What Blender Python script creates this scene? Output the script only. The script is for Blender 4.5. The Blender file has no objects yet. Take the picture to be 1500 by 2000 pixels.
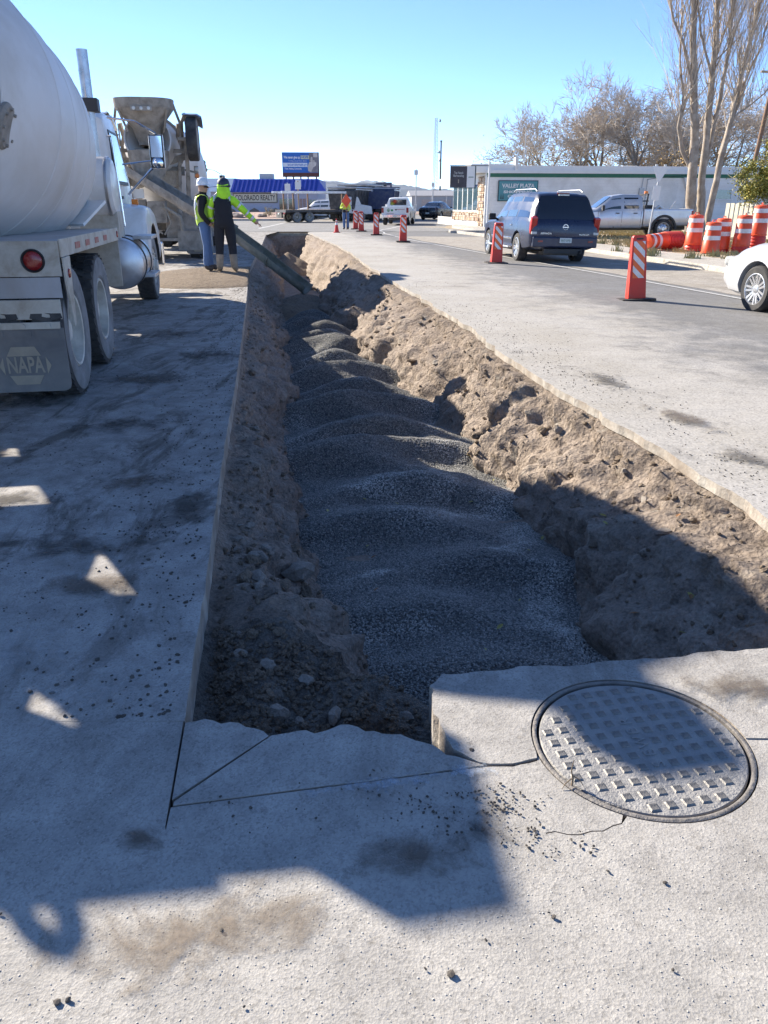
import bpy, bmesh, math, random
import numpy as np
from math import sin, cos, pi, radians as R
from mathutils import Vector, Matrix, Euler, noise
random.seed(7)
scene = bpy.context.scene
COL = scene.collection

# ------------------------------------------------------------------ camera, sky, sun, exposure
cam_d = bpy.data.cameras.new('camera')
cam = bpy.data.objects.new('camera', cam_d); COL.objects.link(cam)
cam.location = (0, 0, 1.5)
cam.rotation_euler = (R(90) - math.atan(603 / 1500), 0, 0)
cam_d.sensor_fit = 'VERTICAL'; cam_d.sensor_height = 24.0; cam_d.lens = 18.0
cam_d.clip_start = 0.05; cam_d.clip_end = 40000
scene.camera = cam

SUN_EL = R(27.5)
SUN_DIR = Vector((-0.77, 0.64, 0)).normalized()          # horizontal direction towards the sun
world = bpy.data.worlds.new('World'); scene.world = world; world.use_nodes = True
wn = world.node_tree.nodes; wl = world.node_tree.links
wn.clear()
sky = wn.new('ShaderNodeTexSky'); sky.sky_type = 'NISHITA'; sky.sun_disc = False
sky.sun_elevation = SUN_EL
sky.sun_rotation = math.atan2(SUN_DIR.x, SUN_DIR.y)
sky.altitude = 2300; sky.air_density = 0.6; sky.dust_density = 0.05; sky.ozone_density = 4.0
bg = wn.new('ShaderNodeBackground'); bg.inputs['Strength'].default_value = 0.124
wo = wn.new('ShaderNodeOutputWorld')
wl.new(sky.outputs[0], bg.inputs[0]); wl.new(bg.outputs[0], wo.inputs[0])

sun_d = bpy.data.lights.new('sun', 'SUN'); sun_d.energy = 5.0; sun_d.angle = R(0.53)
sun_d.color = (1.0, 0.905, 0.765)
sun = bpy.data.objects.new('sun', sun_d); COL.objects.link(sun)
to_sun = Vector((SUN_DIR.x * cos(SUN_EL), SUN_DIR.y * cos(SUN_EL), sin(SUN_EL)))
sun.rotation_euler = to_sun.to_track_quat('Z', 'Y').to_euler()
sun.location = (0, 0, 60)

vs = scene.view_settings
vs.view_transform = 'Standard'; vs.look = 'None'; vs.exposure = 1.38; vs.gamma = 1.0
vs.use_curve_mapping = False
scene.cycles.use_denoising = True
scene.cycles.max_bounces = 8
scene.cycles.volume_bounces = 0

# ------------------------------------------------------------------ materials
def nd(nt, t, **kw):
    n = nt.nodes.new(t)
    for k, v in kw.items(): setattr(n, k, v)
    return n
def ramp(nt, fac, stops):
    r = nd(nt, 'ShaderNodeValToRGB'); nt.links.new(fac, r.inputs[0])
    e = r.color_ramp.elements
    e[0].position, e[0].color = stops[0][0], c4(stops[0][1])
    e[1].position, e[1].color = stops[-1][0], c4(stops[-1][1])
    for p, c in stops[1:-1]:
        x = e.new(p); x.color = c4(c)
    return r.outputs[0]
def c4(c):
    if isinstance(c, (int, float)): c = (c, c, c)
    return (c[0], c[1], c[2], 1)
def mixc(nt, fac, a, b, mode='MIX'):
    m = nd(nt, 'ShaderNodeMix', data_type='RGBA', blend_type=mode)
    for s, v in ((0, fac), (6, a), (7, b)):
        if hasattr(v, 'is_output') or isinstance(v, bpy.types.NodeSocket): nt.links.new(v, m.inputs[s])
        elif s == 0: m.inputs[0].default_value = v
        else: m.inputs[s].default_value = c4(v)
    return m.outputs[2]
def tnoise(nt, vec, scale, detail=4, rough=0.55, dist=0.0):
    n = nd(nt, 'ShaderNodeTexNoise'); n.inputs['Scale'].default_value = scale
    n.inputs['Detail'].default_value = detail; n.inputs['Roughness'].default_value = rough
    n.inputs['Distortion'].default_value = dist
    nt.links.new(vec, n.inputs['Vector']); return n.outputs[0]
def tvor(nt, vec, scale, out='Distance', feature='F1'):
    n = nd(nt, 'ShaderNodeTexVoronoi', feature=feature); n.inputs['Scale'].default_value = scale
    nt.links.new(vec, n.inputs['Vector']); return n.outputs[out]
def math_(nt, op, a, b=0.0):
    m = nd(nt, 'ShaderNodeMath', operation=op)
    for i, v in ((0, a), (1, b)):
        if isinstance(v, bpy.types.NodeSocket): nt.links.new(v, m.inputs[i])
        else: m.inputs[i].default_value = v
    return m.outputs[0]
def bump(nt, h, strength, dist, prev=None):
    b = nd(nt, 'ShaderNodeBump'); b.inputs['Strength'].default_value = strength; b.inputs['Distance'].default_value = dist
    nt.links.new(h, b.inputs['Height'])
    if prev is not None: nt.links.new(prev, b.inputs['Normal'])
    return b.outputs[0]
def newmat(name):
    m = bpy.data.materials.new(name); m.use_nodes = True
    nt = m.node_tree; b = nt.nodes['Principled BSDF']
    return m, nt, b
def coords(nt, which='Object'):
    if which == 'World':
        return nd(nt, 'ShaderNodeNewGeometry').outputs['Position']
    return nd(nt, 'ShaderNodeTexCoord').outputs[which]

MATS = {}
def mat(name, col, rough=0.55, metal=0.0, var=0.18, scale=6.0, bmp=0.0, bscale=60.0, dirt=None, damt=0.35, dscale=3.0,
        coat=0.0, spec=0.5, trans=0.0):
    """a plain painted / metal / rubber / cloth surface with grain, blotches and optional dust"""
    if name in MATS: return MATS[name]
    m, nt, b = newmat(name); v = coords(nt)
    col = c4(col)[:3]
    n1 = tnoise(nt, v, scale, 5, 0.6)
    lo = tuple(x * (1 - var) for x in col); hi = tuple(min(1, x * (1 + var)) for x in col)
    c = ramp(nt, n1, [(0.3, lo), (0.7, hi)])
    if dirt is not None:
        n2 = tnoise(nt, v, dscale, 6, 0.65, 0.4)
        f = ramp(nt, n2, [(0.62 - damt * 0.55, 0.0), (0.80 - damt * 0.2, 0.85)])
        c = mixc(nt, f, c, dirt)
    nt.links.new(c, b.inputs['Base Color'])
    b.inputs['Metallic'].default_value = metal
    rr = ramp(nt, n1, [(0.3, max(0.03, rough - 0.07)), (0.7, min(1, rough + 0.07))])
    nt.links.new(rr, b.inputs['Roughness'])
    b.inputs['Specular IOR Level'].default_value = spec
    b.inputs['Coat Weight'].default_value = coat; b.inputs['Coat Roughness'].default_value = 0.06
    if bmp:
        nt.links.new(bump(nt, tnoise(nt, v, bscale, 4, 0.6), bmp, 0.01), b.inputs['Normal'])
    MATS[name] = m; return m
def emat(name, col, strength):
    m, nt, b = newmat(name); b.inputs['Base Color'].default_value = c4(col)
    b.inputs['Emission Color'].default_value = c4(col); b.inputs['Emission Strength'].default_value = strength
    b.inputs['Roughness'].default_value = 0.3
    return m
def glass(name, col=(0.02, 0.025, 0.03), rough=0.04):
    m, nt, b = newmat(name)
    v = coords(nt); c = ramp(nt, tnoise(nt, v, 3, 3), [(0.3, tuple(x * .8 for x in col)), (0.7, tuple(x * 1.2 for x in col))])
    nt.links.new(c, b.inputs['Base Color']); b.inputs['Roughness'].default_value = rough
    b.inputs['Specular IOR Level'].default_value = 0.9; b.inputs['Coat Weight'].default_value = 0.5
    return m

# ------------------------------------------------------------------ mesh helpers
class MB:
    def __init__(s): s.v = []; s.f = []; s.m = []
    def add(s, vs, fs, mi=0):
        o = len(s.v); s.v += [tuple(p) for p in vs]; s.f += [[i + o for i in f] for f in fs]; s.m += [mi] * len(fs); return s
    def box(s, c, d, rot=None, mi=0):
        x, y, z = d[0] / 2, d[1] / 2, d[2] / 2
        vs = [Vector(p) for p in ((-x, -y, -z), (x, -y, -z), (x, y, -z), (-x, y, -z), (-x, -y, z), (x, -y, z), (x, y, z), (-x, y, z))]
        if rot is not None:
            q = rot if isinstance(rot, Matrix) else Euler(rot).to_matrix()
            vs = [q @ p for p in vs]
        c = Vector(c)
        return s.add([p + c for p in vs], [(3, 2, 1, 0), (4, 5, 6, 7), (0, 1, 5, 4), (1, 2, 6, 5), (2, 3, 7, 6), (3, 0, 4, 7)], mi)
    def bb(s, x0, x1, y0, y1, z0, z1, mi=0):
        return s.box(((x0 + x1) / 2, (y0 + y1) / 2, (z0 + z1) / 2), (x1 - x0, y1 - y0, z1 - z0), None, mi)
    def beam(s, p0, p1, w, h, mi=0, up=(0, 0, 1)):
        p0, p1 = Vector(p0), Vector(p1); d = (p1 - p0); L = d.length; d.normalize()
        u = Vector(up)
        if abs(d.dot(u)) > 0.98: u = Vector((0, 1, 0))
        r = d.cross(u).normalized(); u = r.cross(d)
        M = Matrix((r, d, u)).transposed()
        return s.box((p0 + p1) / 2, (w, L, h), M, mi)
    def cyl(s, p0, p1, r0, r1=None, n=16, mi=0, caps=True):
        return s.tube([p0, p1], [r0, r0 if r1 is None else r1], n, mi, caps)
    def tube(s, path, rad, n=8, mi=0, caps=True):
        path = [Vector(p) for p in path]
        if isinstance(rad, (int, float)): rad = [rad] * len(path)
        o = len(s.v); pr = None
        for i, p in enumerate(path):
            d = (path[min(i + 1, len(path) - 1)] - path[max(i - 1, 0)])
            if d.length < 1e-9: d = Vector((0, 0, 1))
            d.normalize()
            if pr is None:
                a = Vector((0, 0, 1)) if abs(d.z) < 0.9 else Vector((1, 0, 0))
                u = d.cross(a).normalized()
            else:
                u = (pr - d * pr.dot(d))
                u = u.normalized() if u.length > 1e-6 else d.orthogonal().normalized()
            pr = u; w = d.cross(u)
            for k in range(n):
                t = 2 * pi * k / n
                s.v.append(tuple(p + (u * cos(t) + w * sin(t)) * rad[i]))
        for i in range(len(path) - 1):
            for k in range(n):
                a = o + i * n + k; b = o + i * n + (k + 1) % n
                s.f.append([a, b, b + n, a + n]); s.m.append(mi)
        if caps:
            s.f.append([o + k for k in range(n)][::-1]); s.m.append(mi)
            e = o + (len(path) - 1) * n
            s.f.append([e + k for k in range(n)]); s.m.append(mi)
        return s
    def lathe(s, prof, o=(0, 0, 0), ax=(0, 0, 1), n=32, mi=0, a0=0.0, a1=2 * pi):
        """profile of (radius, along-axis)"""
        ax = Vector(ax).normalized(); u = ax.orthogonal().normalized(); w = ax.cross(u); O = Vector(o)
        full = abs(a1 - a0 - 2 * pi) < 1e-6; cols = n if full else n + 1; base = len(s.v)
        for r, h in prof:
            for k in range(cols):
                t = a0 + (a1 - a0) * k / n
                s.v.append(tuple(O + ax * h + (u * cos(t) + w * sin(t)) * max(r, 1e-5)))
        for i in range(len(prof) - 1):
            for k in range(n):
                a = base + i * cols + k; b = base + i * cols + (k + 1) % cols
                s.f.append([a, b, b + cols, a + cols]); s.m.append(mi)
        return s
    def prism(s, poly, axis, a0, a1, mi=0):
        """closed polygon swept along an axis: axis 'x': poly is (y,z); 'y': (x,z); 'z': (x,y)"""
        def P(q, t): return {'x': (t, q[0], q[1]), 'y': (q[0], t, q[1]), 'z': (q[0], q[1], t)}[axis]
        n = len(poly); vs = [P(q, a0) for q in poly] + [P(q, a1) for q in poly]
        fs = [[i, (i + 1) % n, n + (i + 1) % n, n + i] for i in range(n)] + [list(range(n))[::-1], list(range(n, 2 * n))]
        return s.add(vs, fs, mi)
    def grid(s, fn, nu, nv, mi=0):
        o = len(s.v)
        for i in range(nu + 1):
            for j in range(nv + 1): s.v.append(tuple(fn(i / nu, j / nv)))
        for i in range(nu):
            for j in range(nv):
                a = o + i * (nv + 1) + j
                s.f.append([a, a + nv + 1, a + nv + 2, a + 1]); s.m.append(mi)
        return s
    def mesh(s, name, mats, smooth=None, bevel=None, fix=True):
        me = bpy.data.meshes.new(name); me.from_pydata(s.v, [], s.f)
        if not isinstance(mats, (list, tuple)): mats = [mats]
        for m in mats: me.materials.append(m)
        if len(mats) > 1: me.polygons.foreach_set('material_index', s.m)
        if fix or bevel:
            bm = bmesh.new(); bm.from_mesh(me)
            if fix: bmesh.ops.recalc_face_normals(bm, faces=bm.faces)
            if bevel:
                ed = [e for e in bm.edges if len(e.link_faces) == 2 and e.calc_face_angle(0) > R(30)]
                bmesh.ops.bevel(bm, geom=ed, offset=bevel, segments=2, profile=0.6, affect='EDGES', clamp_overlap=True)
            bm.to_mesh(me); bm.free()
        if smooth is not None:
            me.polygons.foreach_set('use_smooth', [True] * len(me.polygons))
            if smooth < 180: me.set_sharp_from_angle(angle=R(smooth))
        me.update(); return me
    def build(s, name, mats, parent=None, smooth=None, bevel=None, fix=True):
        return link(name, s.mesh(name, mats, smooth, bevel, fix), parent)
def split(m, name, mats, parent=None, **k):
    """build every separate island of m as an object of its own"""
    par = list(range(len(m.v)))
    def fd(i):
        while par[i] != i: par[i] = par[par[i]]; i = par[i]
        return i
    for f in m.f:
        a = fd(f[0])
        for q in f[1:]: par[fd(q)] = a
    groups = {}
    for f, mi in zip(m.f, m.m): groups.setdefault(fd(f[0]), []).append((f, mi))
    out = []
    for fl in groups.values():
        ids = sorted({q for f, _ in fl for q in f}); re = {q: i for i, q in enumerate(ids)}
        n = MB(); n.v = [m.v[q] for q in ids]; n.f = [[re[q] for q in f] for f, _ in fl]; n.m = [mi for _, mi in fl]
        out.append(n.build(name, mats, parent, **k))
    return out
def link(name, data, parent=None):
    o = bpy.data.objects.new(name, data); COL.objects.link(o)
    if parent is not None: o.parent = parent
    return o
def tag(o, label=None, cat=None, group=None, kind=None):
    for k, v in (('label', label), ('category', cat), ('group', group), ('kind', kind)):
        if v: o[k] = v
    return o
def root(name, label, cat, loc=(0, 0, 0), rz=0.0, group=None):
    o = bpy.data.objects.new(name, None); COL.objects.link(o); o.empty_display_size = 0.2
    o.location = loc; o.rotation_euler = (0, 0, rz)
    return tag(o, label, cat, group)
def structure(o): o['kind'] = 'structure'; return o
def stuff(o, label=None, cat=None): o['kind'] = 'stuff'; return tag(o, label, cat)
def copy_tree(o, parent=None):
    kids = KIDS(o); c = o.copy(); COL.objects.link(c); c.parent = parent
    for ch in kids: copy_tree(ch, c)
    return c
def KIDS(o): return [x for x in COL.objects if x.parent == o]
def text(body, h, m, parent, loc, rot=(R(90), 0, 0), name='lettering', width=None, ext=0.003, bold=0.0, ay='CENTER', sx=1.0):
    cu = bpy.data.curves.new(name, 'FONT'); cu.body = body; cu.size = h * 1.38; cu.extrude = ext; cu.offset = bold
    cu.align_x = 'CENTER'; cu.align_y = ay; cu.resolution_u = 3; cu.materials.append(m)
    t = link(name, cu); bpy.context.view_layer.update()
    me = evaluated_mesh(t); bpy.data.objects.remove(t)
    me.name = name; me.materials.clear(); me.materials.append(m)
    o = link(name, me, parent); o.location = loc; o.rotation_euler = rot
    if width:
        xs = [v.co.x for v in me.vertices]; o.scale = (width / max(max(xs) - min(xs), 1e-3), 1, 1)
    elif sx != 1.0: o.scale = (sx, 1, 1)
    return o
def evaluated_mesh(o):
    bpy.context.view_layer.update()
    dg = bpy.context.evaluated_depsgraph_get()
    return bpy.data.meshes.new_from_object(o.evaluated_get(dg))
def interp(t, xs, ys): return float(np.interp(t, xs, ys))
def fbm(x, y, z=0.0, oct=4): return noise.fractal(Vector((x, y, z)), 1.0, 2.0, oct)
def sstep(a, b, x):
    t = max(0.0, min(1.0, (x - a) / (b - a))); return t * t * (3 - 2 * t)
def ico(sub=1):
    bm = bmesh.new(); bmesh.ops.create_icosphere(bm, subdivisions=sub, radius=1.0)
    v = np.array([p.co[:] for p in bm.verts]); f = np.array([[p.index for p in q.verts] for q in bm.faces]); bm.free(); return v, f
ICO1, ICO2 = ico(1), ico(2)
def rocks_mesh(name, pts, m, seed=1, sub=1):
    """pts: list of (x,y,z,radius); many angular stones in one mesh"""
    rng = np.random.RandomState(seed); V, F = ICO1 if sub == 1 else ICO2
    n = len(pts); P = np.array(pts, float).reshape(n, 4); k = len(V)
    sc = rng.uniform(0.55, 1.25, (n, 1, 3)); jit = rng.uniform(0.72, 1.18, (n, k, 1))
    ang = rng.uniform(0, 2 * pi, n); ca, sa = np.cos(ang)[:, None], np.sin(ang)[:, None]
    v = V[None] * sc * jit
    x = v[:, :, 0] * ca - v[:, :, 1] * sa; y = v[:, :, 0] * sa + v[:, :, 1] * ca; z = v[:, :, 2] * 0.75
    tl = rng.uniform(-.6, .6, (n, 1)); x, z = x * np.cos(tl) - z * np.sin(tl), x * np.sin(tl) + z * np.cos(tl)
    v = np.stack([x, y, z], 2) * P[:, None, 3:4] + P[:, None, :3]
    f = (F[None] + (np.arange(n) * k)[:, None, None]).reshape(-1, 3)
    me = bpy.data.meshes.new(name); me.from_pydata(v.reshape(-1, 3).tolist(), [], f.tolist()); me.materials.append(m); me.update()
    return me
def scatter_nodes(o, mesh_mat, rmin, rmax, flat=0.7, seed=0, keep=True, attr='dens'):
    """geometry nodes: small stones spread over the faces of o, by its 'dens' attribute"""
    ng = bpy.data.node_groups.new('stones', 'GeometryNodeTree')
    ng.interface.new_socket(name='Geometry', in_out='INPUT', socket_type='NodeSocketGeometry')
    ng.interface.new_socket(name='Geometry', in_out='OUTPUT', socket_type='NodeSocketGeometry')
    N = ng.nodes.new; L = ng.links.new
    gi, go = N('NodeGroupInput'), N('NodeGroupOutput')
    na = N('GeometryNodeInputNamedAttribute'); na.data_type = 'FLOAT'; na.inputs['Name'].default_value = attr
    dp = N('GeometryNodeDistributePointsOnFaces'); dp.inputs['Seed'].default_value = seed
    L(gi.outputs[0], dp.inputs['Mesh']); L(na.outputs['Attribute'], dp.inputs['Density'])
    ic = N('GeometryNodeMeshIcoSphere'); ic.inputs['Subdivisions'].default_value = 1; ic.inputs['Radius'].default_value = 1.0
    sm = N('GeometryNodeSetMaterial'); sm.inputs['Material'].default_value = mesh_mat; L(ic.outputs[0], sm.inputs[0])
    rot = N('FunctionNodeRandomValue'); rot.data_type = 'FLOAT_VECTOR'; rot.inputs[0].default_value = (-.5, -.5, 0); rot.inputs[1].default_value = (.5, .5, 6.28)
    sc = N('FunctionNodeRandomValue'); sc.data_type = 'FLOAT_VECTOR'
    sc.inputs[0].default_value = (rmin, rmin, rmin * flat); sc.inputs[1].default_value = (rmax, rmax, rmax * flat)
    ip = N('GeometryNodeInstanceOnPoints')
    L(dp.outputs['Points'], ip.inputs['Points']); L(sm.outputs[0], ip.inputs['Instance'])
    L(rot.outputs[0], ip.inputs['Rotation']); L(sc.outputs[0], ip.inputs['Scale'])
    rv = N('FunctionNodeRandomValue'); rv.data_type = 'FLOAT'
    st = N('GeometryNodeStoreNamedAttribute'); st.data_type = 'FLOAT'; st.domain = 'INSTANCE'; st.inputs['Name'].default_value = 'rnd'
    L(ip.outputs[0], st.inputs['Geometry'])
    fo = [x for x in rv.outputs if x.enabled and x.type == 'VALUE'][0]
    vi = [x for x in st.inputs if x.name == 'Value' and x.enabled][0]
    L(fo, vi)
    if keep:
        j = N('GeometryNodeJoinGeometry'); L(gi.outputs[0], j.inputs[0]); L(st.outputs[0], j.inputs[0]); L(j.outputs[0], go.inputs[0])
    else: L(st.outputs[0], go.inputs[0])
    md = o.modifiers.new('stones', 'NODES'); md.node_group = ng
    return md
def fattr(me, name, vals):
    a = me.attributes.new(name, 'FLOAT', 'POINT'); a.data.foreach_set('value', np.asarray(vals, np.float32))
# ------------------------------------------------------------------ surface materials
def attr_node(nt, name, kind='GEOMETRY'):
    a = nd(nt, 'ShaderNodeAttribute', attribute_type=kind); a.attribute_name = name; return a.outputs['Fac']
def pavement_mat(name, base, pale, dirt, fine=110.0, dust_attr=None, dirtamt=0.5, bstr=0.5):
    m, nt, b = newmat(name); v = coords(nt, 'World')
    big = tnoise(nt, v, 0.8, 6, 0.62, 0.3); mid = tnoise(nt, v, 5.0, 6, 0.65); fin = tnoise(nt, v, fine, 3, 0.6)
    c = mixc(nt, ramp(nt, mid, [(0.35, 0.0), (0.68, 1.0)]), base, pale)
    if dust_attr:
        d = math_(nt, 'ADD', attr_node(nt, dust_attr), math_(nt, 'MULTIPLY', math_(nt, 'SUBTRACT', tnoise(nt, v, 2.2, 7, 0.7), 0.5), 1.5))
        f = ramp(nt, d, [(0.25, 0.0), (0.75, 1.0)])
        c = mixc(nt, f, c, (0.385, 0.37, 0.345))
    # dirt blotches, stretched, and dark crumbs
    blot = ramp(nt, tnoise(nt, v, 1.7, 8, 0.72, 0.6), [(0.60 - dirtamt * 0.18, 0.0), (0.72, 0.8)])
    c = mixc(nt, blot, c, dirt)
    spk = ramp(nt, tvor(nt, v, fine * 1.1, 'Color'), [(0.05, 0.72), (0.5, 1.0), (0.95, 1.18)])
    c = mixc(nt, 1.0, c, spk, 'MULTIPLY')
    tint = ramp(nt, big, [(0.3, (0.86, 0.84, 0.80)), (0.7, (1.05, 1.05, 1.06))])
    c = mixc(nt, 1.0, c, tint, 'MULTIPLY')
    nt.links.new(c, b.inputs['Base Color']); b.inputs['Roughness'].default_value = 0.92
    b.inputs['Specular IOR Level'].default_value = 0.25
    n = bump(nt, mid, 0.25, 0.02)
    n = bump(nt, math_(nt, 'ADD', math_(nt, 'MULTIPLY', tvor(nt, v, fine), .5), math_(nt, 'MULTIPLY', tnoise(nt, v, fine * .55, 4, .7), 1.2)), bstr * .5, 0.006, n)
    n = bump(nt, fin, bstr * 0.6, 0.006, n)
    nt.links.new(n, b.inputs['Normal'])
    return m
def worn_paving():
    """one worn paving; cleaner and coarser in front, muddier beside the trench (a change of the place itself)"""
    m, nt, b = newmat('worn_pavement'); v = coords(nt, 'World')
    sp = nd(nt, 'ShaderNodeSeparateXYZ'); nt.links.new(v, sp.inputs[0])
    yy = math_(nt, 'ADD', sp.outputs[1], math_(nt, 'MULTIPLY', math_(nt, 'SUBTRACT', tnoise(nt, v, 1.6, 6, .65), .5), 2.4))
    muddy = ramp(nt, math_(nt, 'MULTIPLY', yy, .1), [(.12, 0.0), (.33, 1.0)])
    mid = tnoise(nt, v, 5.0, 7, .68); fin = tnoise(nt, v, 150, 3, .6); wv = nd(nt, 'ShaderNodeVectorMath', operation='ADD'); wn_ = nd(nt, 'ShaderNodeTexNoise'); wn_.inputs['Scale'].default_value = 45; nt.links.new(v, wn_.inputs['Vector']); ws = nd(nt, 'ShaderNodeVectorMath', operation='SCALE'); ws.inputs['Scale'].default_value = .012; nt.links.new(wn_.outputs['Color'], ws.inputs[0]); nt.links.new(v, wv.inputs[0]); nt.links.new(ws.outputs[0], wv.inputs[1]); agg = tvor(nt, wv.outputs[0], 170, 'Color'); agd = tvor(nt, wv.outputs[0], 170)
    c = mixc(nt, ramp(nt, mid, [(.33, 0.0), (.66, 1.0)]), (.31, .298, .278), (.43, .412, .38))
    c2 = mixc(nt, ramp(nt, mid, [(.36, 0.0), (.64, 1.0)]), (.235, .22, .205), (.39, .372, .35))
    c = mixc(nt, muddy, c, c2)
    # cement dust wiped thin, and mud scuffed along the truck's path
    st = nd(nt, 'ShaderNodeMapping'); st.inputs['Scale'].default_value = (2.2, .7, 1); st.inputs['Rotation'].default_value = (0, 0, R(10)); nt.links.new(v, st.inputs[0])
    sc = tnoise(nt, st.outputs[0], 1.6, 9, .74, .8)
    c = mixc(nt, math_(nt, 'MULTIPLY', ramp(nt, sc, [(.50, 0.0), (.60, .85)]), muddy), c, (.12, .105, .09))
    c = mixc(nt, math_(nt, 'MULTIPLY', ramp(nt, tnoise(nt, v, .9, 8, .7, .5), [(.55, 0.0), (.68, .55)]), muddy), c, (.50, .485, .465))
    c = mixc(nt, ramp(nt, tnoise(nt, v, 26, 5, .7), [(.58, 0.0), (.70, .55)]), c, (.20, .18, .155))
    c = mixc(nt, 1.0, c, ramp(nt, agg, [(.05, .70), (.35, .97), (.95, 1.10)]), 'MULTIPLY')
    c = mixc(nt, ramp(nt, agd, [(.6, 0.0), (.85, .2)]), c, (.14, .13, .12))
    nt.links.new(c, b.inputs['Base Color']); b.inputs['Roughness'].default_value = .92; b.inputs['Specular IOR Level'].default_value = .25
    n = bump(nt, mid, .3, .02); n = bump(nt, agd, .22, .003, n); n = bump(nt, tnoise(nt, v, 55, 6, .75), .28, .007, n); n = bump(nt, fin, .25, .003, n)
    nt.links.new(n, b.inputs['Normal']); return m
M_slab = worn_paving(); M_dirty = M_slab
M_road = pavement_mat('road_asphalt', (0.17, 0.17, 0.172), (0.215, 0.215, 0.215), (0.14, 0.135, 0.13), 70, 'dust', 0.15, 0.3)
M_far_road = pavement_mat('far_asphalt', (0.21, 0.21, 0.212), (0.27, 0.268, 0.262), (0.17, 0.165, 0.16), 12, None, 0.2, 0.1)
M_shoulder = pavement_mat('shoulder_gravel_asphalt', (0.30, 0.275, 0.24), (0.42, 0.385, 0.335), (0.20, 0.18, 0.15), 40, None, 0.4, 0.5)
M_walk = pavement_mat('sidewalk_concrete', (0.40, 0.375, 0.335), (0.50, 0.475, 0.43), (0.30, 0.26, 0.21), 30, None, 0.3, 0.2)
M_yard = pavement_mat('dry_yard', (0.33, 0.27, 0.19), (0.42, 0.35, 0.25), (0.22, 0.18, 0.13), 9, None, 0.4, 0.4)
M_paint_line = mat('road_paint', (0.62, 0.62, 0.60), 0.7, 0, 0.2, 30, dirt=(0.3, 0.29, 0.27), damt=0.55, dscale=14)

def soil_mat(name, a, b_, dark, sc=1.0, streak=False):
    m, nt, b = newmat(name); v = coords(nt, 'World')
    n1 = tnoise(nt, v, 1.3 * sc, 8, 0.7, 0.5); n2 = tnoise(nt, v, 9 * sc, 7, 0.7); n3 = tnoise(nt, v, 60 * sc, 4, 0.65)
    c = ramp(nt, n1, [(0.3, a), (0.55, b_), (0.75, a)])
    c = mixc(nt, ramp(nt, n2, [(0.48, 0.0), (0.66, 0.8)]), c, dark)
    n = None
    if streak:
        mp = nd(nt, 'ShaderNodeMapping'); mp.inputs['Scale'].default_value = (1.2, 7.0, 1.1); nt.links.new(v, mp.inputs[0]); s = tnoise(nt, mp.outputs[0], 1.6, 6, .62, .3)
        c = mixc(nt, ramp(nt, s, [(.57, 0.0), (.70, .6)]), c, (.50, .44, .37)); c = mixc(nt, ramp(nt, s, [(.30, .65), (.42, 0.0)]), c, tuple(x * .8 for x in dark))
        z = nd(nt, 'ShaderNodeSeparateXYZ'); nt.links.new(v, z.inputs[0])       # blackish base course and topsoil layer under the paving
        zz = math_(nt, 'ADD', z.outputs[2], math_(nt, 'MULTIPLY', math_(nt, 'SUBTRACT', n2, .5), .28))
        c = mixc(nt, ramp(nt, math_(nt, 'ADD', zz, 1.0), [(.70, 0.0), (.88, .38)]), c, (.17, .135, .105))
        c = mixc(nt, ramp(nt, tvor(nt, v, 17, 'Color'), [(.90, 0.0), (.93, .8)]), c, (.36, .32, .27))
        n = bump(nt, s, .8, .06)
    c = mixc(nt, 1.0, c, ramp(nt, n3, [(0.25, 0.66), (0.75, 1.25)]), 'MULTIPLY')
    nt.links.new(c, b.inputs['Base Color']); b.inputs['Roughness'].default_value = 0.95
    b.inputs['Specular IOR Level'].default_value = 0.15
    n = bump(nt, n2, 0.9, 0.05, n); n = bump(nt, n3, 0.8, 0.012, n); n = bump(nt, tvor(nt, v, 35 * sc), 0.5, 0.02, n)
    nt.links.new(n, b.inputs['Normal']); return m
M_soil = soil_mat('trench_soil', (0.28, 0.226, 0.182), (0.38, 0.317, 0.265), (0.195, 0.156, 0.126), 1.0, True)
M_clod = soil_mat('soil_clods', (0.24, 0.185, 0.135), (0.30, 0.24, 0.18), (0.15, 0.115, 0.085), 2)
M_topsoil = soil_mat('dark_base_soil', (0.15, 0.125, 0.102), (0.27, 0.24, 0.205), (0.085, 0.07, 0.058), 2.0)
M_crumb = mat('asphalt_crumbs', (0.07, 0.062, 0.055), 0.9, 0, 0.5, 9)
M_grit = mat('pale_grit', (0.40, 0.39, 0.37), 0.9, 0, 0.35, 30)
M_brokenrock = mat('broken_base_rock', (0.33, 0.30, 0.265), 0.9, 0, 0.25, 12, bmp=0.6, bscale=30, dirt=(0.18, 0.14, 0.10), damt=0.5, dscale=6)
M_conc_edge = mat('cut_edge', (0.37, 0.35, 0.315), 0.9, 0, 0.4, 9, bmp=0.8, bscale=40, dirt=(0.21, 0.165, 0.125), damt=0.62, dscale=3)

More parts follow.
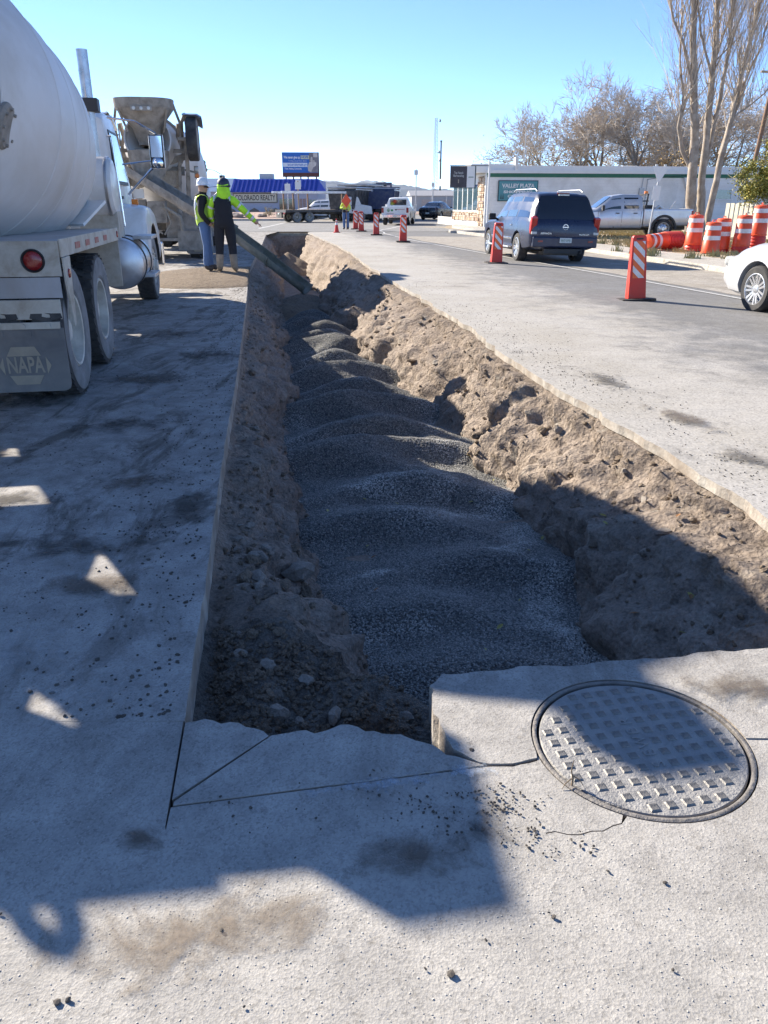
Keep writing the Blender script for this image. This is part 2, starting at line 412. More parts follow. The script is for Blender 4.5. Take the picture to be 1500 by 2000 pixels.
def gravel_mat():
    m, nt, b = newmat('pea_gravel')
    r = attr_node(nt, 'rnd', 'INSTANCER'); v = coords(nt, 'World')
    c = ramp(nt, r, [(0.0, (0.12, 0.119, 0.11)), (0.4, (0.215, 0.211, 0.195)), (0.75, (0.285, 0.278, 0.255)), (1.0, (0.40, 0.382, 0.348))])
    streak = ramp(nt, tnoise(nt, v, 1.1, 4, 0.5, 0.8), [(0.52, 1.0), (0.66, 2.0)])
    c = mixc(nt, 1.0, c, streak, 'MULTIPLY')
    nt.links.new(c, b.inputs['Base Color']); b.inputs['Roughness'].default_value = 0.7
    return m
M_gravel = gravel_mat()
def gravel_bed_mat():
    m, nt, b = newmat('gravel_bed'); v = coords(nt, 'World')
    c = ramp(nt, tvor(nt, v, 62, 'Color'), [(0.0, 0.06), (0.5, (0.14, 0.142, 0.135)), (1.0, (0.26, 0.255, 0.24))])
    nt.links.new(c, b.inputs['Base Color']); b.inputs['Roughness'].default_value = 0.85
    nt.links.new(bump(nt, tvor(nt, v, 62), 1.0, 0.03), b.inputs['Normal']); return m
M_gravbed = gravel_bed_mat()

# ------------------------------------------------------------------ plan of the place (metres; y away from the camera)
LY = [-4, 0.0, 1.54, 1.98, 2.5, 2.87, 3.73, 5.04, 6.6, 8.63, 14.1, 20.0, 30.0, 45.0]
LX = [-.20, -.40, -.564, -.622, -.70, -.751, -.885, -1.082, -1.30, -1.60, -2.434, -3.35, -4.55, -6.45]
RY = [1.5, 2.4, 3.59, 4.04, 4.70, 5.50, 6.22, 7.13, 8.32, 10.6, 13.7, 17.7, 20.6, 25.3, 30.9, 45.0]
RX = [2.02, 1.99, 1.95, 1.92, 1.80, 1.70, 1.60, 1.435, 1.27, 1.04, .62, 0.0, -.39, -.96, -1.75, -4.2]
def Lx(y): return interp(y, LY, LX)
def Rx(y): return interp(y, RY, RX)
def Redge(y): return Rx(y) + 0.05 * fbm(y * 1.6, 3.1, 0, 5) + 0.012 * fbm(y * 6, 1.7, 0, 3) + 0.10 * max(0, fbm(y * .55, 9.1))
def Ledge(y): return Lx(y) + 0.006 * fbm(y * 5, 8.3, 0, 3)
CY = [-6, 5.0, 12.0, 17.0, 19.8, 23.4, 29.1, 34.0, 39.0, 43.0, 46.5]
CX = [11.2, 10.4, 9.5, 8.9, 8.55, 8.05, 7.3, 6.55, 5.4, 4.2, 3.4]
def Cx(y): return interp(y, CY, CX)
TY1 = 44.0                                                # far end of the trench
def road_z(x, y):
    a = Rx(max(y, 2)) + 0.6; b = Cx(y)
    f = 1 - sstep(34, 46, y)
    return -0.12 * sstep(0, 1, (x - a) / max(b - a, .5)) * f

# ground: one sheet out to the horizon, sunk under the paved corridor and the trench
def axis_lines(fine_lo, fine_hi, step, far):
    a = list(np.arange(fine_lo, fine_hi + 1e-6, step)); d = step * 1.5
    hi = [fine_hi]; 
    while hi[-1] < far: hi.append(hi[-1] + d); d *= 1.35
    d = step * 1.5; lo = [fine_lo]
    while lo[-1] > -far: lo.append(lo[-1] - d); d *= 1.35
    return sorted(set(lo[1:] + a + hi[1:]))
gx = axis_lines(-20, 30, 1.0, 10500); gy = axis_lines(-8, 100, 1.0, 10500)
def ground_z(x, y):
    inside = sstep(-15, -14, x) * (1 - sstep(0.5, 1.4, x - Cx(y))) * sstep(-7, -6, y) * (1 - sstep(45.2, 46.2, y))
    z = -0.30 * inside
    tr = sstep(-1.2, -.2, x - (Lx(y) - .6)) * (1 - sstep(0.2, 1.2, x - Rx(max(y, 1.5)) - .6)) * sstep(1, 2, y) * (1 - sstep(44.5, 45.5, y))
    z -= 2.6 * tr
    far = math.hypot(x, y)
    if far > 45: z += 0.05 * fbm(x * .05, y * .05) 
    return z - 0.012
vs_, fs_ = [], []
for x in gx:
    for y in gy: vs_.append((x, y, ground_z(x, y)))
ny = len(gy)
for i in range(len(gx) - 1):
    for j in range(ny - 1): fs_.append((i * ny + j, (i + 1) * ny + j, (i + 1) * ny + j + 1, i * ny + j + 1))
me = bpy.data.meshes.new('ground'); me.from_pydata(vs_, [], fs_); me.materials.append(M_yard); me.update()
structure(link('ground', me))

def strip(name, rows, m, nv=1, parent=None, attr=None, thick=0.0):
    """rows: list of lists of 3D points (same length); thick adds skirts on all borders"""
    n = len(rows[0]); V = [p for r in rows for p in r]; F = []
    for i in range(len(rows) - 1):
        for j in range(n - 1):
            a = i * n + j; F.append((a, a + 1, a + n + 1, a + n))
    if thick:
        ring = [j for j in range(n)] + [i * n + n - 1 for i in range(1, len(rows))] + \
               [(len(rows) - 1) * n + j for j in range(n - 2, -1, -1)] + [i * n for i in range(len(rows) - 2, 0, -1)]
        b = len(V)
        rr = random.Random(3)
        for q in ring:
            p = V[q]; V.append((p[0], p[1], p[2] - thick))
        for k in range(len(ring)):
            k2 = (k + 1) % len(ring); F.append((ring[k2], ring[k], b + k, b + k2))
    me = bpy.data.meshes.new(name); me.from_pydata(V, [], F)
    me.materials.append(m); me.update()
    return link(name, me, parent)

# --- left pavement slab, broken straight along the saw cut
ys = sorted(set([1.98, 1.99] + list(np.arange(2.0, 20, 0.12)) + list(np.arange(20, 47.01, 0.6))))
rows = []
for y in ys:
    e = Ledge(y)
    rows.append([(x, y, 0.004 * fbm(x * .8, y * .8) + (0.0 if x < e else 0)) for x in
                 (-16, -10, -6, e - 2.5, e - 1.6, e - 1.0, e - .5, e - .2, e - .06, e)])
left_pavement = structure(strip('pavement', rows, M_dirty, thick=0.13))
lp = left_pavement.data; lp.materials.append(M_conc_edge)
nq = (len(ys) - 1) * 9
for i, p in enumerate(lp.polygons):
    if i >= nq: p.material_index = 1

# --- front pavement: polygons with real saw-cut gaps between them
def slab(name, poly, m, parent, t=0.13, rough=0.0, z=0.0):
    bm = bmesh.new(); pts = []
    n = len(poly)
    for i in range(n):
        a, b = Vector(poly[i][:2]), Vector(poly[(i + 1) % n][:2]); jag = poly[i][2] if len(poly[i]) > 2 else 0.0
        k = max(1, int((b - a).length / 0.025)) if jag else 1
        nrm = Vector((-(b - a).y, (b - a).x)); nrm = nrm.normalized() if nrm.length else nrm
        for q in range(k):
            p = a.lerp(b, q / k)
            if jag and q: p = p + nrm * jag * (fbm(p.x * 9, p.y * 9, i * 3.3, 4) * 1.0)
            pts.append(p)
    top = [bm.verts.new((p.x, p.y, z)) for p in pts]; bot = [bm.verts.new((p.x, p.y, z - t)) for p in pts]
    bm.faces.new(top)
    for i in range(len(pts)):
        j = (i + 1) % len(pts); f = bm.faces.new((top[j], top[i], bot[i], bot[j])); f.material_index = 1
    bmesh.ops.recalc_face_normals(bm, faces=bm.faces)
    bmesh.ops.triangulate(bm, faces=[f for f in bm.faces if len(f.verts) > 4])
    me = bpy.data.meshes.new(name); bm.to_mesh(me); bm.free()
    me.materials.append(m); me.materials.append(M_conc_edge)
    return link(name, me, parent)
# under everything in front: dark base, so that cuts read as gaps
fb = MB().bb(-16, 12, -5, 1.99, -0.34, -0.10).build('pavement_base', M_topsoil); structure(fb)
def ring_arc(cx, cy, r, a0, a1, n=28): return [(cx + r * cos(a0 + (a1 - a0) * i / n), cy + r * sin(a0 + (a1 - a0) * i / n)) for i in range(n + 1)]
MHX, MHY, MHR = 0.768, 1.878, 0.312
def cut_x(y): return -.564 - (y - 1.54) * .1318          # the straight saw cut
arc_a = ring_arc(MHX, MHY, MHR + .012, R(3), R(-113), 20); arc_b = ring_arc(MHX, MHY, MHR + .012, R(-115), R(-170), 10)
crack = [(.62, 1.556), (.595, 1.548), (.565, 1.530), (.535, 1.529), (.500, 1.517), (.470, 1.518), (.44, 1.528), (.415, 1.522)]
crk = [(x, y - .003) for x, y in crack] + [(x, y + .001) for x, y in crack[::-1]]
front = structure(slab('front_pavement', [(-16, -5), (11.3, -5), (11.3, 1.9), (1.42, 1.885)] + arc_a + crk + arc_b + [(0.445, 1.797, .006), (0.37, 1.772, .006), (0.30, 1.772),
        (cut_x(1.612) + .003, 1.612), (cut_x(1.53), 1.530), (cut_x(1.54) - .004, 1.545), (cut_x(1.98) - .004, 1.98), (-16, 1.98)], M_slab, None, 0.09))
# slab pieces of the broken corner, each lying loose between saw cuts
slab('slab', [(cut_x(1.972) + .003, 1.972), (cut_x(1.64) + .003, 1.640), (-0.350, 1.908, .03), (-0.45, 1.97, .04)], M_slab, front, .11, z=0.001)
slab('slab', [(-0.566, 1.632), (-0.566, 1.6175), (0.288, 1.776), (0.21, 1.815, .02), (0.165, 1.845, .025), (0.05, 1.915, .025), (-0.08, 1.95, .025), (-0.24, 1.935, .025), (-0.341, 1.909)], M_slab, front, .11, z=0.002)
arc_up = ring_arc(MHX, MHY, MHR + .012, R(188), R(3))     # over the far side of the manhole
slab('slab', [(0.152, 2.165, .02), (0.172, 1.99, .015), (0.205, 1.845, .015), (0.30, 1.781, .010), (0.37, 1.782, .006), (0.445, 1.806)] + arc_up +
     [(1.42, 1.890), (2.6, 1.906), (2.6, 2.50, .02), (1.39, 2.40, .02), (0.95, 2.33, .018), (0.45, 2.27, .018), (0.20, 2.235, .02)], M_slab, front, .15, z=0.004)

# --- road surface right of the trench
ys = sorted(set(list(np.arange(2.42, 16, 0.06)) + list(np.arange(16, 47, 0.4)) + list(np.arange(-6, 2.42, .6)) ))
rows = []; dust = []
for y in ys:
    e = Redge(y) if y > 2.42 else (2.62 if y > 1.9 else 11.25)
    c = Cx(y) - 0.0
    if y <= 2.42 and y <= 1.9: e = c - .05
    xs = [e, e + .05, e + .15, e + .4] + list(np.linspace(e + .8, c, 14))
    rows.append([(x, y, road_z(x, y) + 0.006 * fbm(x * 1.5, y * 1.5) * (x - e < 2)) for x in xs])
    dust += [1.25 - 0.30 * (x - e) + 0.25 * fbm(x * .7, y * .25, 4.4) for x in xs]
road = structure(strip('road', rows, M_road, thick=0.065))
n_top = (len(ys) - 1) * (len(rows[0]) - 1)
road.data.materials.append(M_conc_edge)
for i, p in enumerate(road.data.polygons):
    if i >= n_top: p.material_index = 1
dust += [0.6] * (len(road.data.vertices) - len(dust)); fattr(road.data, 'dust', dust)
# shoulder beyond the edge line
EY = [-6, 5, 10, 14.25, 19.8, 26.8, 31.7, 37, 43.7]; EX = [9.3, 8.1, 7.15, 6.35, 5.1, 3.4, 2.3, 1.15, 0.0]
ys = list(np.arange(-5.5, 41, .5))
rows = [[(x, y, road_z(x, y) + .005) for x in np.linspace(min(interp(y, EY, EX) + .35 + .12 * fbm(y * .9, 2.2), Cx(y) - .1), Cx(y) - 0.02, 8)] for y in ys]
structure(strip('road_shoulder', rows, M_shoulder))
# kerb and sidewalk
ys = list(np.arange(-5.5, 46.3, .8))
for i in range(len(ys) - 1):
    y0, y1 = ys[i], ys[i + 1] - .012
    k = MB(); a, b = Cx(y0), Cx(y1); z0, z1 = road_z(a, y0), road_z(b, y1); h = .13 + .012 * fbm(i * 1.7, 0)
    v = []
    for (x, y, z) in ((a, y0, z0), (b, y1, z1)):
        top = max(z + h, 0.012)
        v += [(x, y, z - .15), (x + .03, y, top - .012), (x + .045, y, top), (x + .17, y, top + .002), (x + .17, y, z - .15)]
    k.add(v, [(0, 1, 6, 5), (1, 2, 7, 6), (2, 3, 8, 7), (3, 4, 9, 8), (0, 1, 2, 3, 4), (9, 8, 7, 6, 5)])
    if i == 0: kerb = structure(k.build('kerb', M_walk))
    else: k.build('kerb_stone', M_walk, kerb)
ys = list(np.arange(-5.5, 46.4, .5))
rows = [[(x, y, .010 + .004 * fbm(x, y)) for x in np.linspace(Cx(y) + .175, Cx(y) + 1.75, 4)] for y in ys]
structure(strip('sidewalk', rows, M_walk, thick=.05))
# far junction and side road
jun = [(-60, 46.2), (4.2, 46.2), (5.0, 47.5), (4.6, 49.5), (3.9, 53), (4.4, 58), (6.5, 66), (30, 84), (30, 116), (3, 118), (-6, 118), (-7, 76.4), (-60, 72)]
bm = bmesh.new(); f = bm.faces.new([bm.verts.new((x, y, 0.012)) for x, y in jun]); bmesh.ops.triangulate(bm, faces=[f])
me = bpy.data.meshes.new('junction_road'); bm.to_mesh(me); bm.free(); me.materials.append(M_far_road); structure(link('junction_road', me))
# corner sidewalk by the plaza
bm = bmesh.new(); pl = [(3.6, 44.3), (5.2, 46.6), (5.0, 49.5), (4.4, 53), (5.0, 58), (7, 66), (12, 70), (12, 52.8), (6.2, 51.3), (7.2, 44.6)]
tp = [bm.verts.new((x, y, .13)) for x, y in pl]; bt = [bm.verts.new((x, y, -.05)) for x, y in pl]; bm.faces.new(tp)
for i in range(len(pl)): bm.faces.new((tp[i], tp[i - 1], bt[i - 1], bt[i]))
bmesh.ops.recalc_face_normals(bm, faces=bm.faces); bmesh.ops.triangulate(bm, faces=[f for f in bm.faces if len(f.verts) > 4])
me = bpy.data.meshes.new('corner_sidewalk'); bm.to_mesh(me); bm.free(); me.materials.append(M_walk); structure(link('corner_sidewalk', me))
# painted lines
def paint(pts, w, zf, name='lane_line'):
    rows = []
    for i, (x, y) in enumerate(pts):
        a = Vector(pts[max(i - 1, 0)]); b = Vector(pts[min(i + 1, len(pts) - 1)]); d = (b - a).normalized(); n = Vector((d.y, -d.x)) * w / 2
        rows.append([(x - n.x, y - n.y, zf(x - n.x, y - n.y)), (x + n.x, y + n.y, zf(x + n.x, y + n.y))])
    return structure(strip(name, rows, M_paint_line))
ys = list(np.arange(-3, 46, .5))
paint([(interp(y, EY, EX), y) for y in ys], .11, lambda x, y: road_z(x, y) + .009)
paint([(0.0 - .05, 46.3), (-.25, 48), (-.1, 49.7), (.3, 51.5), (.83, 55), (1.6, 60), (2.2, 70)], .16, lambda x, y: .017)
paint([(-7.9, 51.7), (-8.0, 60), (-8.2, 70), (-8.4, 74)], .2, lambda x, y: .017)
paint([(-16, 54), (-12, 60.2), (-10, 68), (-9.3, 74)], .18, lambda x, y: .017)

# ------------------------------------------------------------------ the trench
GY = [2.6, 3.4, 4.4, 6, 8, 11, 14, 18, 21, 30, 45]
GZ = [-.58, -.66, -.74, -.78, -.82, -.92, -1.0, -1.12, -1.2, -1.35, -1.35]
GLx = [-.06, -.27, -.50, -.79, -1.07, -1.38, -1.80, -2.35, -2.75, -3.9, -5.9]      # gravel left foot
GRx = [1.10, 1.22, 1.30, 1.15, .75, .22, -.25, -.95, -1.45, -2.5, -4.7]          # gravel right foot
def gzf(y): return interp(y, GY, GZ)
def trench_point(y, t):
    """t in 0..1 from under the left slab to under the right road"""
    xl, xr = Ledge(y), Redge(max(y, 2.42)); zf = gzf(y); fl = min(max(interp(y, GY, GLx), xl + .2), xr - .4); fr = min(interp(y, GY, GRx), xr - .2)
    shelf = 1 - sstep(2.35, 3.15, y)                     # dirt shelf just behind the front slabs
    ct = [(0.0, xl - .25, -.12), (.05, xl - .01, -.125), (.09, xl + .015, -.16), (.24, xl + (fl - xl) * .38, zf * .42), (.36, xl + (fl - xl) * .82, zf * .80),
          (.42, fl, zf - .02), (.45, fl + .1, zf - .08), (.60, fr - .1, zf - .08), (.63, fr, zf - .02), (.72, fr + (xr - fr) * .28, zf * .66), (.84, fr + (xr - fr) * .62, zf * .36),
          (.93, xr - .05, -.10), (.955, xr + .01, -.07), (1.0, xr + .25, -.075)]
    ts = [c[0] for c in ct]; x = interp(t, ts, [c[1] for c in ct]); z = interp(t, ts, [c[2] for c in ct])
    wl = sstep(.08, .14, t) * (1 - sstep(.945, .96, t))
    wall = (sstep(.08, .2, t) * (1 - sstep(.42, .46, t)) + sstep(.60, .64, t) * (1 - sstep(.93, .955, t)))
    # shelf of dirt in the near left corner, steep bank to the gravel
    if shelf > 0:
        zs = -.17 - .07 * sstep(-.3, .3, x) - .42 * sstep(.15, .55, x + (y - 2.3) * .9) * sstep(2.15, 2.7, y) + .035 * fbm(x * 4, y * 4, 2, 5)
        zs = max(zs, zf - .08)
        z = z + (max(z, zs) - z) * shelf * wl
        if y < 2.6: z = z + (zs - z) * (1 - sstep(2.1, 2.6, y)) * wl if x < .5 else z
    # earth bulge left standing at the near left corner
    if t < .46: z += wl * .20 * math.exp(-(((x + .42) / .20) ** 2 + ((y - 3.05) / .42) ** 2))
    # broad near right bank
    rb = (1 - sstep(3.2, 5.0, y)) * sstep(.62, .66, t) * wl
    z = z + rb * .10 * (1 - sstep(.8, .95, t))
    big = fbm(x * .9 + 7, y * .9, z * 1.2, 5); mid = fbm(x * 3.2, y * 3.2, z * 3.2 + 5, 5); fine = fbm(x * 11, y * 11, z * 9, 4)
    amp = wall * wl * (1 - .6 * shelf)
    side = -1 if t > .5 else 1
    # vertical scoops left by the bucket teeth
    scoop = fbm(y * 2.6, 4.0 * side, z * .5, 3)
    tooth = fbm(y * 8.5, 2.0 * side, z * .7, 3); chunk = noise.voronoi(Vector((x * 2.2, y * 2.2, z * 2.6)))[0][0]
    x += side * amp * (.16 * big + .10 * mid + .12 * scoop + .06 * tooth + .09 * (chunk - .3) + .03 * fine)
    z += wl * (.045 * mid + .024 * fine) + amp * (.05 * big + .05 * (chunk - .3))
    z = min(z, -.10 - .02 * (1 - wl)) if t < .06 else (min(z, -.068) if t > .95 else min(z, -.05 if t > .5 else -.06))
    # ragged buttresses on the right wall further away
    if t > .6 and y > 9:
        x -= amp * .32 * max(0, sin(y * 1.15 + 1.2 * sin(y * .37))) * sstep(9, 13, y) * (1 - sstep(.84, .93, t))
    return (x, y + amp * .05 * mid, z)
ys = list(np.arange(1.90, 8.0, .028)) + list(np.arange(8.0, 14, .05)) + list(np.arange(14, 24, .11)) + list(np.arange(24, TY1 + .01, .35))
ts = np.concatenate([np.linspace(0, .08, 5), np.linspace(.09, .46, 52), np.linspace(.48, .58, 8), np.linspace(.60, .945, 62), np.linspace(.955, 1, 4)])
rows = [[trench_point(y, t) for t in ts] for y in ys]
trench = structure(strip('trench', rows, M_soil))
trench.data.polygons.foreach_set('use_smooth', [True] * len(trench.data.polygons))
trench.data.materials.append(M_topsoil)
for p in trench.data.polygons:
    c = p.center
    if c.y < 2.75 + .25 * fbm(c.x * 3, c.y * 3) and c.z > -.45 and c.x < 1.0: p.material_index = 1
# far end wall of the trench
def endw(u, v):
    x = (Lx(TY1) - .4) + u * (Rx(TY1) - Lx(TY1) + .8); z = -.12 - v * 1.6
    return (x, TY1 - .15 + .12 * fbm(x * 1.5, z * 2, 7), z)
MB().grid(endw, 30, 14).build('end_bank', M_soil, trench, smooth=180, fix=False)
# heap of loose soil in front of the end wall and a lower heap past the gravel
for (hx, hy, hr, hh, zb) in ((-4.4, 37, 1.3, .85, -1.45), (-2.35, 22.5, 1.0, .45, -1.30), (-2.5, 20.6, .8, .35, -1.25)):
    MB().grid(lambda u, v: (hx + (u * 2 - 1) * hr * 1.2, hy + (v * 2 - 1) * hr * 1.9,
              zb + hh * max(0, 1 - math.hypot(u * 2 - 1, v * 2 - 1)) ** .9 + .07 * fbm(u * 6 + hx, v * 6, 1)), 26, 30).build('soil_heap', M_clod, trench, smooth=180, fix=False)

# gravel fill with the scalloped lobes left by the truck chute
rg = random.Random(5); LOBES = []
for y0, side, am in ((3.25, .25, .05), (3.9, -.35, .07), (4.6, .35, .09), (5.3, -.3, .12), (6.1, .1, .14), (6.9, -.5, .15), (7.25, .45, .13), (8.0, 0.1, .17), (8.9, -.45, .16), (9.15, .5, .15),
                     (10.1, .1, .18), (11.0, -.4, .16), (11.4, .5, .17), (12.4, 0, .20), (13.6, .4, .18), (13.9, -.4, .18), (15.0, 0, .22), (16.2, .2, .22), (17.2, -.2, .22), (18.1, 0, .24)):
    LOBES.append((y0, side, am))
def gravel_point(y, t):
    fl, fr = interp(y, GY, GLx) - .10, interp(y, GY, GRx) + .12
    x = fl + (fr - fl) * t; c = (fl + fr) / 2; hw = (fr - fl) / 2
    z = gzf(y) - .05
    for (y0, sd, am) in LOBES:
        cx = interp(y0, GY, GLx) * (.5 - sd * .5) + interp(y0, GY, GRx) * (.5 + sd * .5)
        yy = (y - y0) + .38 * ((x - cx) / hw) ** 2            # crescent lobes, convex towards the camera
        w = .34 + .02 * y0
        k = (1 - sstep(0, w * 1.6, yy)) if yy > 0 else math.exp(-(yy / (w * .36)) ** 2)
        z += 1.6 * am * k * math.exp(-((x - cx) / (hw * .75)) ** 2)
    z += .03 * fbm(x * 2, y * 2, 3) + .008 * fbm(x * 9, y * 9, 1)
    z -= .10 * (1 - sstep(2.75, 3.3, y))
    z -= .5 * sstep(18.3, 19.4, y)
    return (x, y, z)
ys = list(np.arange(2.62, 9, .05)) + list(np.arange(9, 19.4, .08))
rows = [[gravel_point(y, t) for t in np.linspace(0, 1, 46)] for y in ys]
gravel = stuff(strip('gravel', rows, M_gravbed), 'dark grey pea gravel dumped in lobes along the trench bottom', 'gravel')
gravel.data.polygons.foreach_set('use_smooth', [True] * len(gravel.data.polygons))
dv = []
for y in ys: dv += [interp(y, [2.6, 5, 8, 12, 19], [9500, 8500, 5200, 2600, 1300])] * 46
fattr(gravel.data, 'dens', dv)
scatter_nodes(gravel, M_gravel, .0042, .0088, .8, 3)
# ------------------------------------------------------------------ shared vehicle materials
DUST = (0.30, 0.27, 0.23)
M_white = mat('white_truck_paint', (0.72, 0.72, 0.71), 0.38, 0, 0.06, 2.0, dirt=(0.50, 0.47, 0.42), damt=0.35, dscale=1.6, coat=0.25)
M_drum = mat('drum_paint', (0.66, 0.645, 0.63), 0.5, 0, 0.06, 1.2, dirt=(0.52, 0.48, 0.43), damt=0.42, dscale=1.1, bmp=0.12, bscale=9)
M_cream = mat('dirty_cream_paint', (0.52, 0.49, 0.42), 0.6, 0, 0.14, 4, dirt=(0.26, 0.20, 0.14), damt=0.4, dscale=4)
M_deck = mat('deck_plate', (0.40, 0.41, 0.43), 0.6, 0.2, 0.15, 3, dirt=(0.33, 0.31, 0.28), damt=0.5, dscale=2)
M_splat = mat('concrete_crusted_steel', (0.255, 0.225, 0.19), 0.9, 0, 0.25, 5, bmp=0.7, bscale=26, dirt=(0.40, 0.365, 0.32), damt=0.42, dscale=5)
M_crust = mat('dried_concrete_crust', (0.40, 0.36, 0.30), 0.95, 0, 0.3, 9, bmp=1.0, bscale=30, dirt=(0.19, 0.16, 0.13), damt=0.45, dscale=9)
M_frame = mat('chassis_black', (0.035, 0.034, 0.034), 0.7, 0, 0.3, 5, dirt=(0.16, 0.145, 0.125), damt=0.4, dscale=4)
M_tyre = mat('tyre_rubber', (0.028, 0.028, 0.030), 0.85, 0, 0.25, 6, bmp=0.2, bscale=40, dirt=(0.12, 0.112, 0.10), damt=0.40, dscale=3)
M_tyreside = mat('dusty_sidewall', (0.24, 0.24, 0.24), 0.9, 0, 0.18, 5, dirt=(0.11, 0.105, 0.10), damt=0.4, dscale=4)
M_rim = mat('cream_rim', (0.60, 0.57, 0.50), 0.6, 0, 0.1, 4, dirt=(0.30, 0.27, 0.23), damt=0.45, dscale=5)
M_chrome = mat('chrome', (0.72, 0.73, 0.75), 0.16, 1.0, 0.06, 4)
M_alu = mat('brushed_aluminium', (0.55, 0.56, 0.58), 0.36, 0.85, 0.1, 5, dirt=(0.35, 0.33, 0.30), damt=0.35, dscale=3)
M_redlens = mat('red_lens', (0.24, 0.012, 0.012), 0.25, 0, 0.15, 20, coat=0.4)
M_orange_lens = mat('amber_lens', (0.75, 0.20, 0.01), 0.3, 0, 0.1, 20, coat=0.4)
M_clear_lens = mat('clear_lens', (0.55, 0.55, 0.52), 0.25, 0, 0.1, 20, coat=0.4)
M_glass = glass('vehicle_glass')
M_sideglass = glass('side_window_glass', (0.05, 0.075, 0.085))
M_mirror = mat('mirror_glass', (0.75, 0.78, 0.82), 0.04, 1.0, 0.02, 2)
M_blackplastic = mat('black_plastic', (0.022, 0.022, 0.024), 0.5, 0, 0.2, 10)
M_flap = mat('mudflap_rubber', (0.115, 0.115, 0.118), 0.9, 0, 0.15, 3, dirt=(0.24, 0.225, 0.205), damt=0.55, dscale=2.2)
M_flapprint = mat('mudflap_print', (0.33, 0.285, 0.215), 0.9, 0, 0.12, 6, dirt=(0.24, 0.22, 0.19), damt=0.4, dscale=5)
M_red = mat('red_tape', (0.35, 0.06, 0.045), 0.5, 0, 0.25, 20, dirt=DUST, damt=0.4, dscale=8)

def wheel(parent, c, r, w, side, rim=M_rim, dual=False, front=False, hub=None, lugs=True, n=40):
    """tyre turned about the x axis; side +1: outer face to +x"""
    cx, cy, cz = c; s = side; rr = r * .57
    m = MB(); W = w / 2
    prof = [(rr, -W * .72), (rr * 1.08, -W * .9), (r * .80, -W), (r * .93, -W * .93), (r * .985, -W * .78), (r * .985, W * .78), (r * .93, W * .93), (r * .80, W), (rr * 1.08, W * .9), (rr, W * .72)]
    m.lathe(prof, (cx, cy, cz), (s, 0, 0), n)
    for i in range(len(m.f)):
        m.m[i] = 1 if (i // n) in (6, 7, 8) else 0
    if lugs:
        K = 36
        for k in range(K):
            for row, off in ((-.55, 0), (.0, .5), (.55, 0)):
                t = 2 * pi * (k + off) / K
                q = Matrix.Rotation(t, 3, 'X')
                m.box(Vector((cx + row * W * 1.0, cy, cz)) + q @ Vector((0, 0, r * .993)), (W * .62, 2 * pi * r / K * .66, r * .022), q @ Matrix.Rotation(.25 * (1 if row > 0 else -1), 3, 'Z'), 0)
    t = m.build('tyre', [M_tyre, M_tyreside], parent, smooth=35)
    m = MB()
    if front:
        pf = [(rr, W * .72), (rr * .93, W * .80), (rr * .88, W * .70), (rr * .55, W * .78), (rr * .36, W * .95), (rr * .34, W * 1.22), (rr * .10, W * 1.28), (0, W * 1.28)]
    elif dual:
        pf = [(rr, W * .72), (rr * .96, W * .86), (rr * .90, W * .82), (rr * .86, -W * .55), (rr * .52, -W * .62), (rr * .48, -W * .1), (rr * .30, W * .02), (rr * .28, W * .45), (0, W * .48)]
    else:
        pf = [(rr, W * .72), (rr * .95, W * .84), (rr * .88, W * .74), (rr * .84, W * .1), (rr * .5, W * .25), (rr * .3, W * .35), (0, W * .42)]
    m.lathe(pf, (cx, cy, cz), (s, 0, 0), 28)
    for k in range(10):
        a = 2 * pi * k / 10; q = (cy + rr * .68 * cos(a), cz + rr * .68 * sin(a))
        h = W * .74 if front else (-W * .58 if dual else W * .2)
        m.cyl((cx + s * (h - .01), q[0], q[1]), (cx + s * (h + .035), q[0], q[1]), .016, None, 6)
    m.build('rim', rim, t, smooth=35)
    return t

def half_pipe(m, p0, p1, r, th=.018, mi=0, n=12, open_up=True):
    p0, p1 = Vector(p0), Vector(p1); d = (p1 - p0).normalized(); rt = d.cross(Vector((0, 0, 1))).normalized(); up = rt.cross(d)
    prof = []
    for k in range(n + 1):
        a = pi + pi * k / n
        prof.append(rt * cos(a) * r + up * (sin(a) * r * .85))
    prof = [prof[0] + up * r * .35] + prof + [prof[-1] + up * r * .35]
    inner = [q * ((r - th) / r) for q in prof]
    ring = prof + inner[::-1]; N = len(ring); o = len(m.v)
    for P in (p0, p1):
        for q in ring: m.v.append(tuple(P + q))
    for k in range(N):
        k2 = (k + 1) % N; m.f.append([o + k, o + k2, o + N + k2, o + N + k]); m.m.append(mi)
    h = len(prof)
    for e in (0, N):
        for k in range(h - 1):
            m.f.append([o + e + k, o + e + k + 1, o + e + N - 2 - k, o + e + N - 1 - k]); m.m.append(mi)
    return m

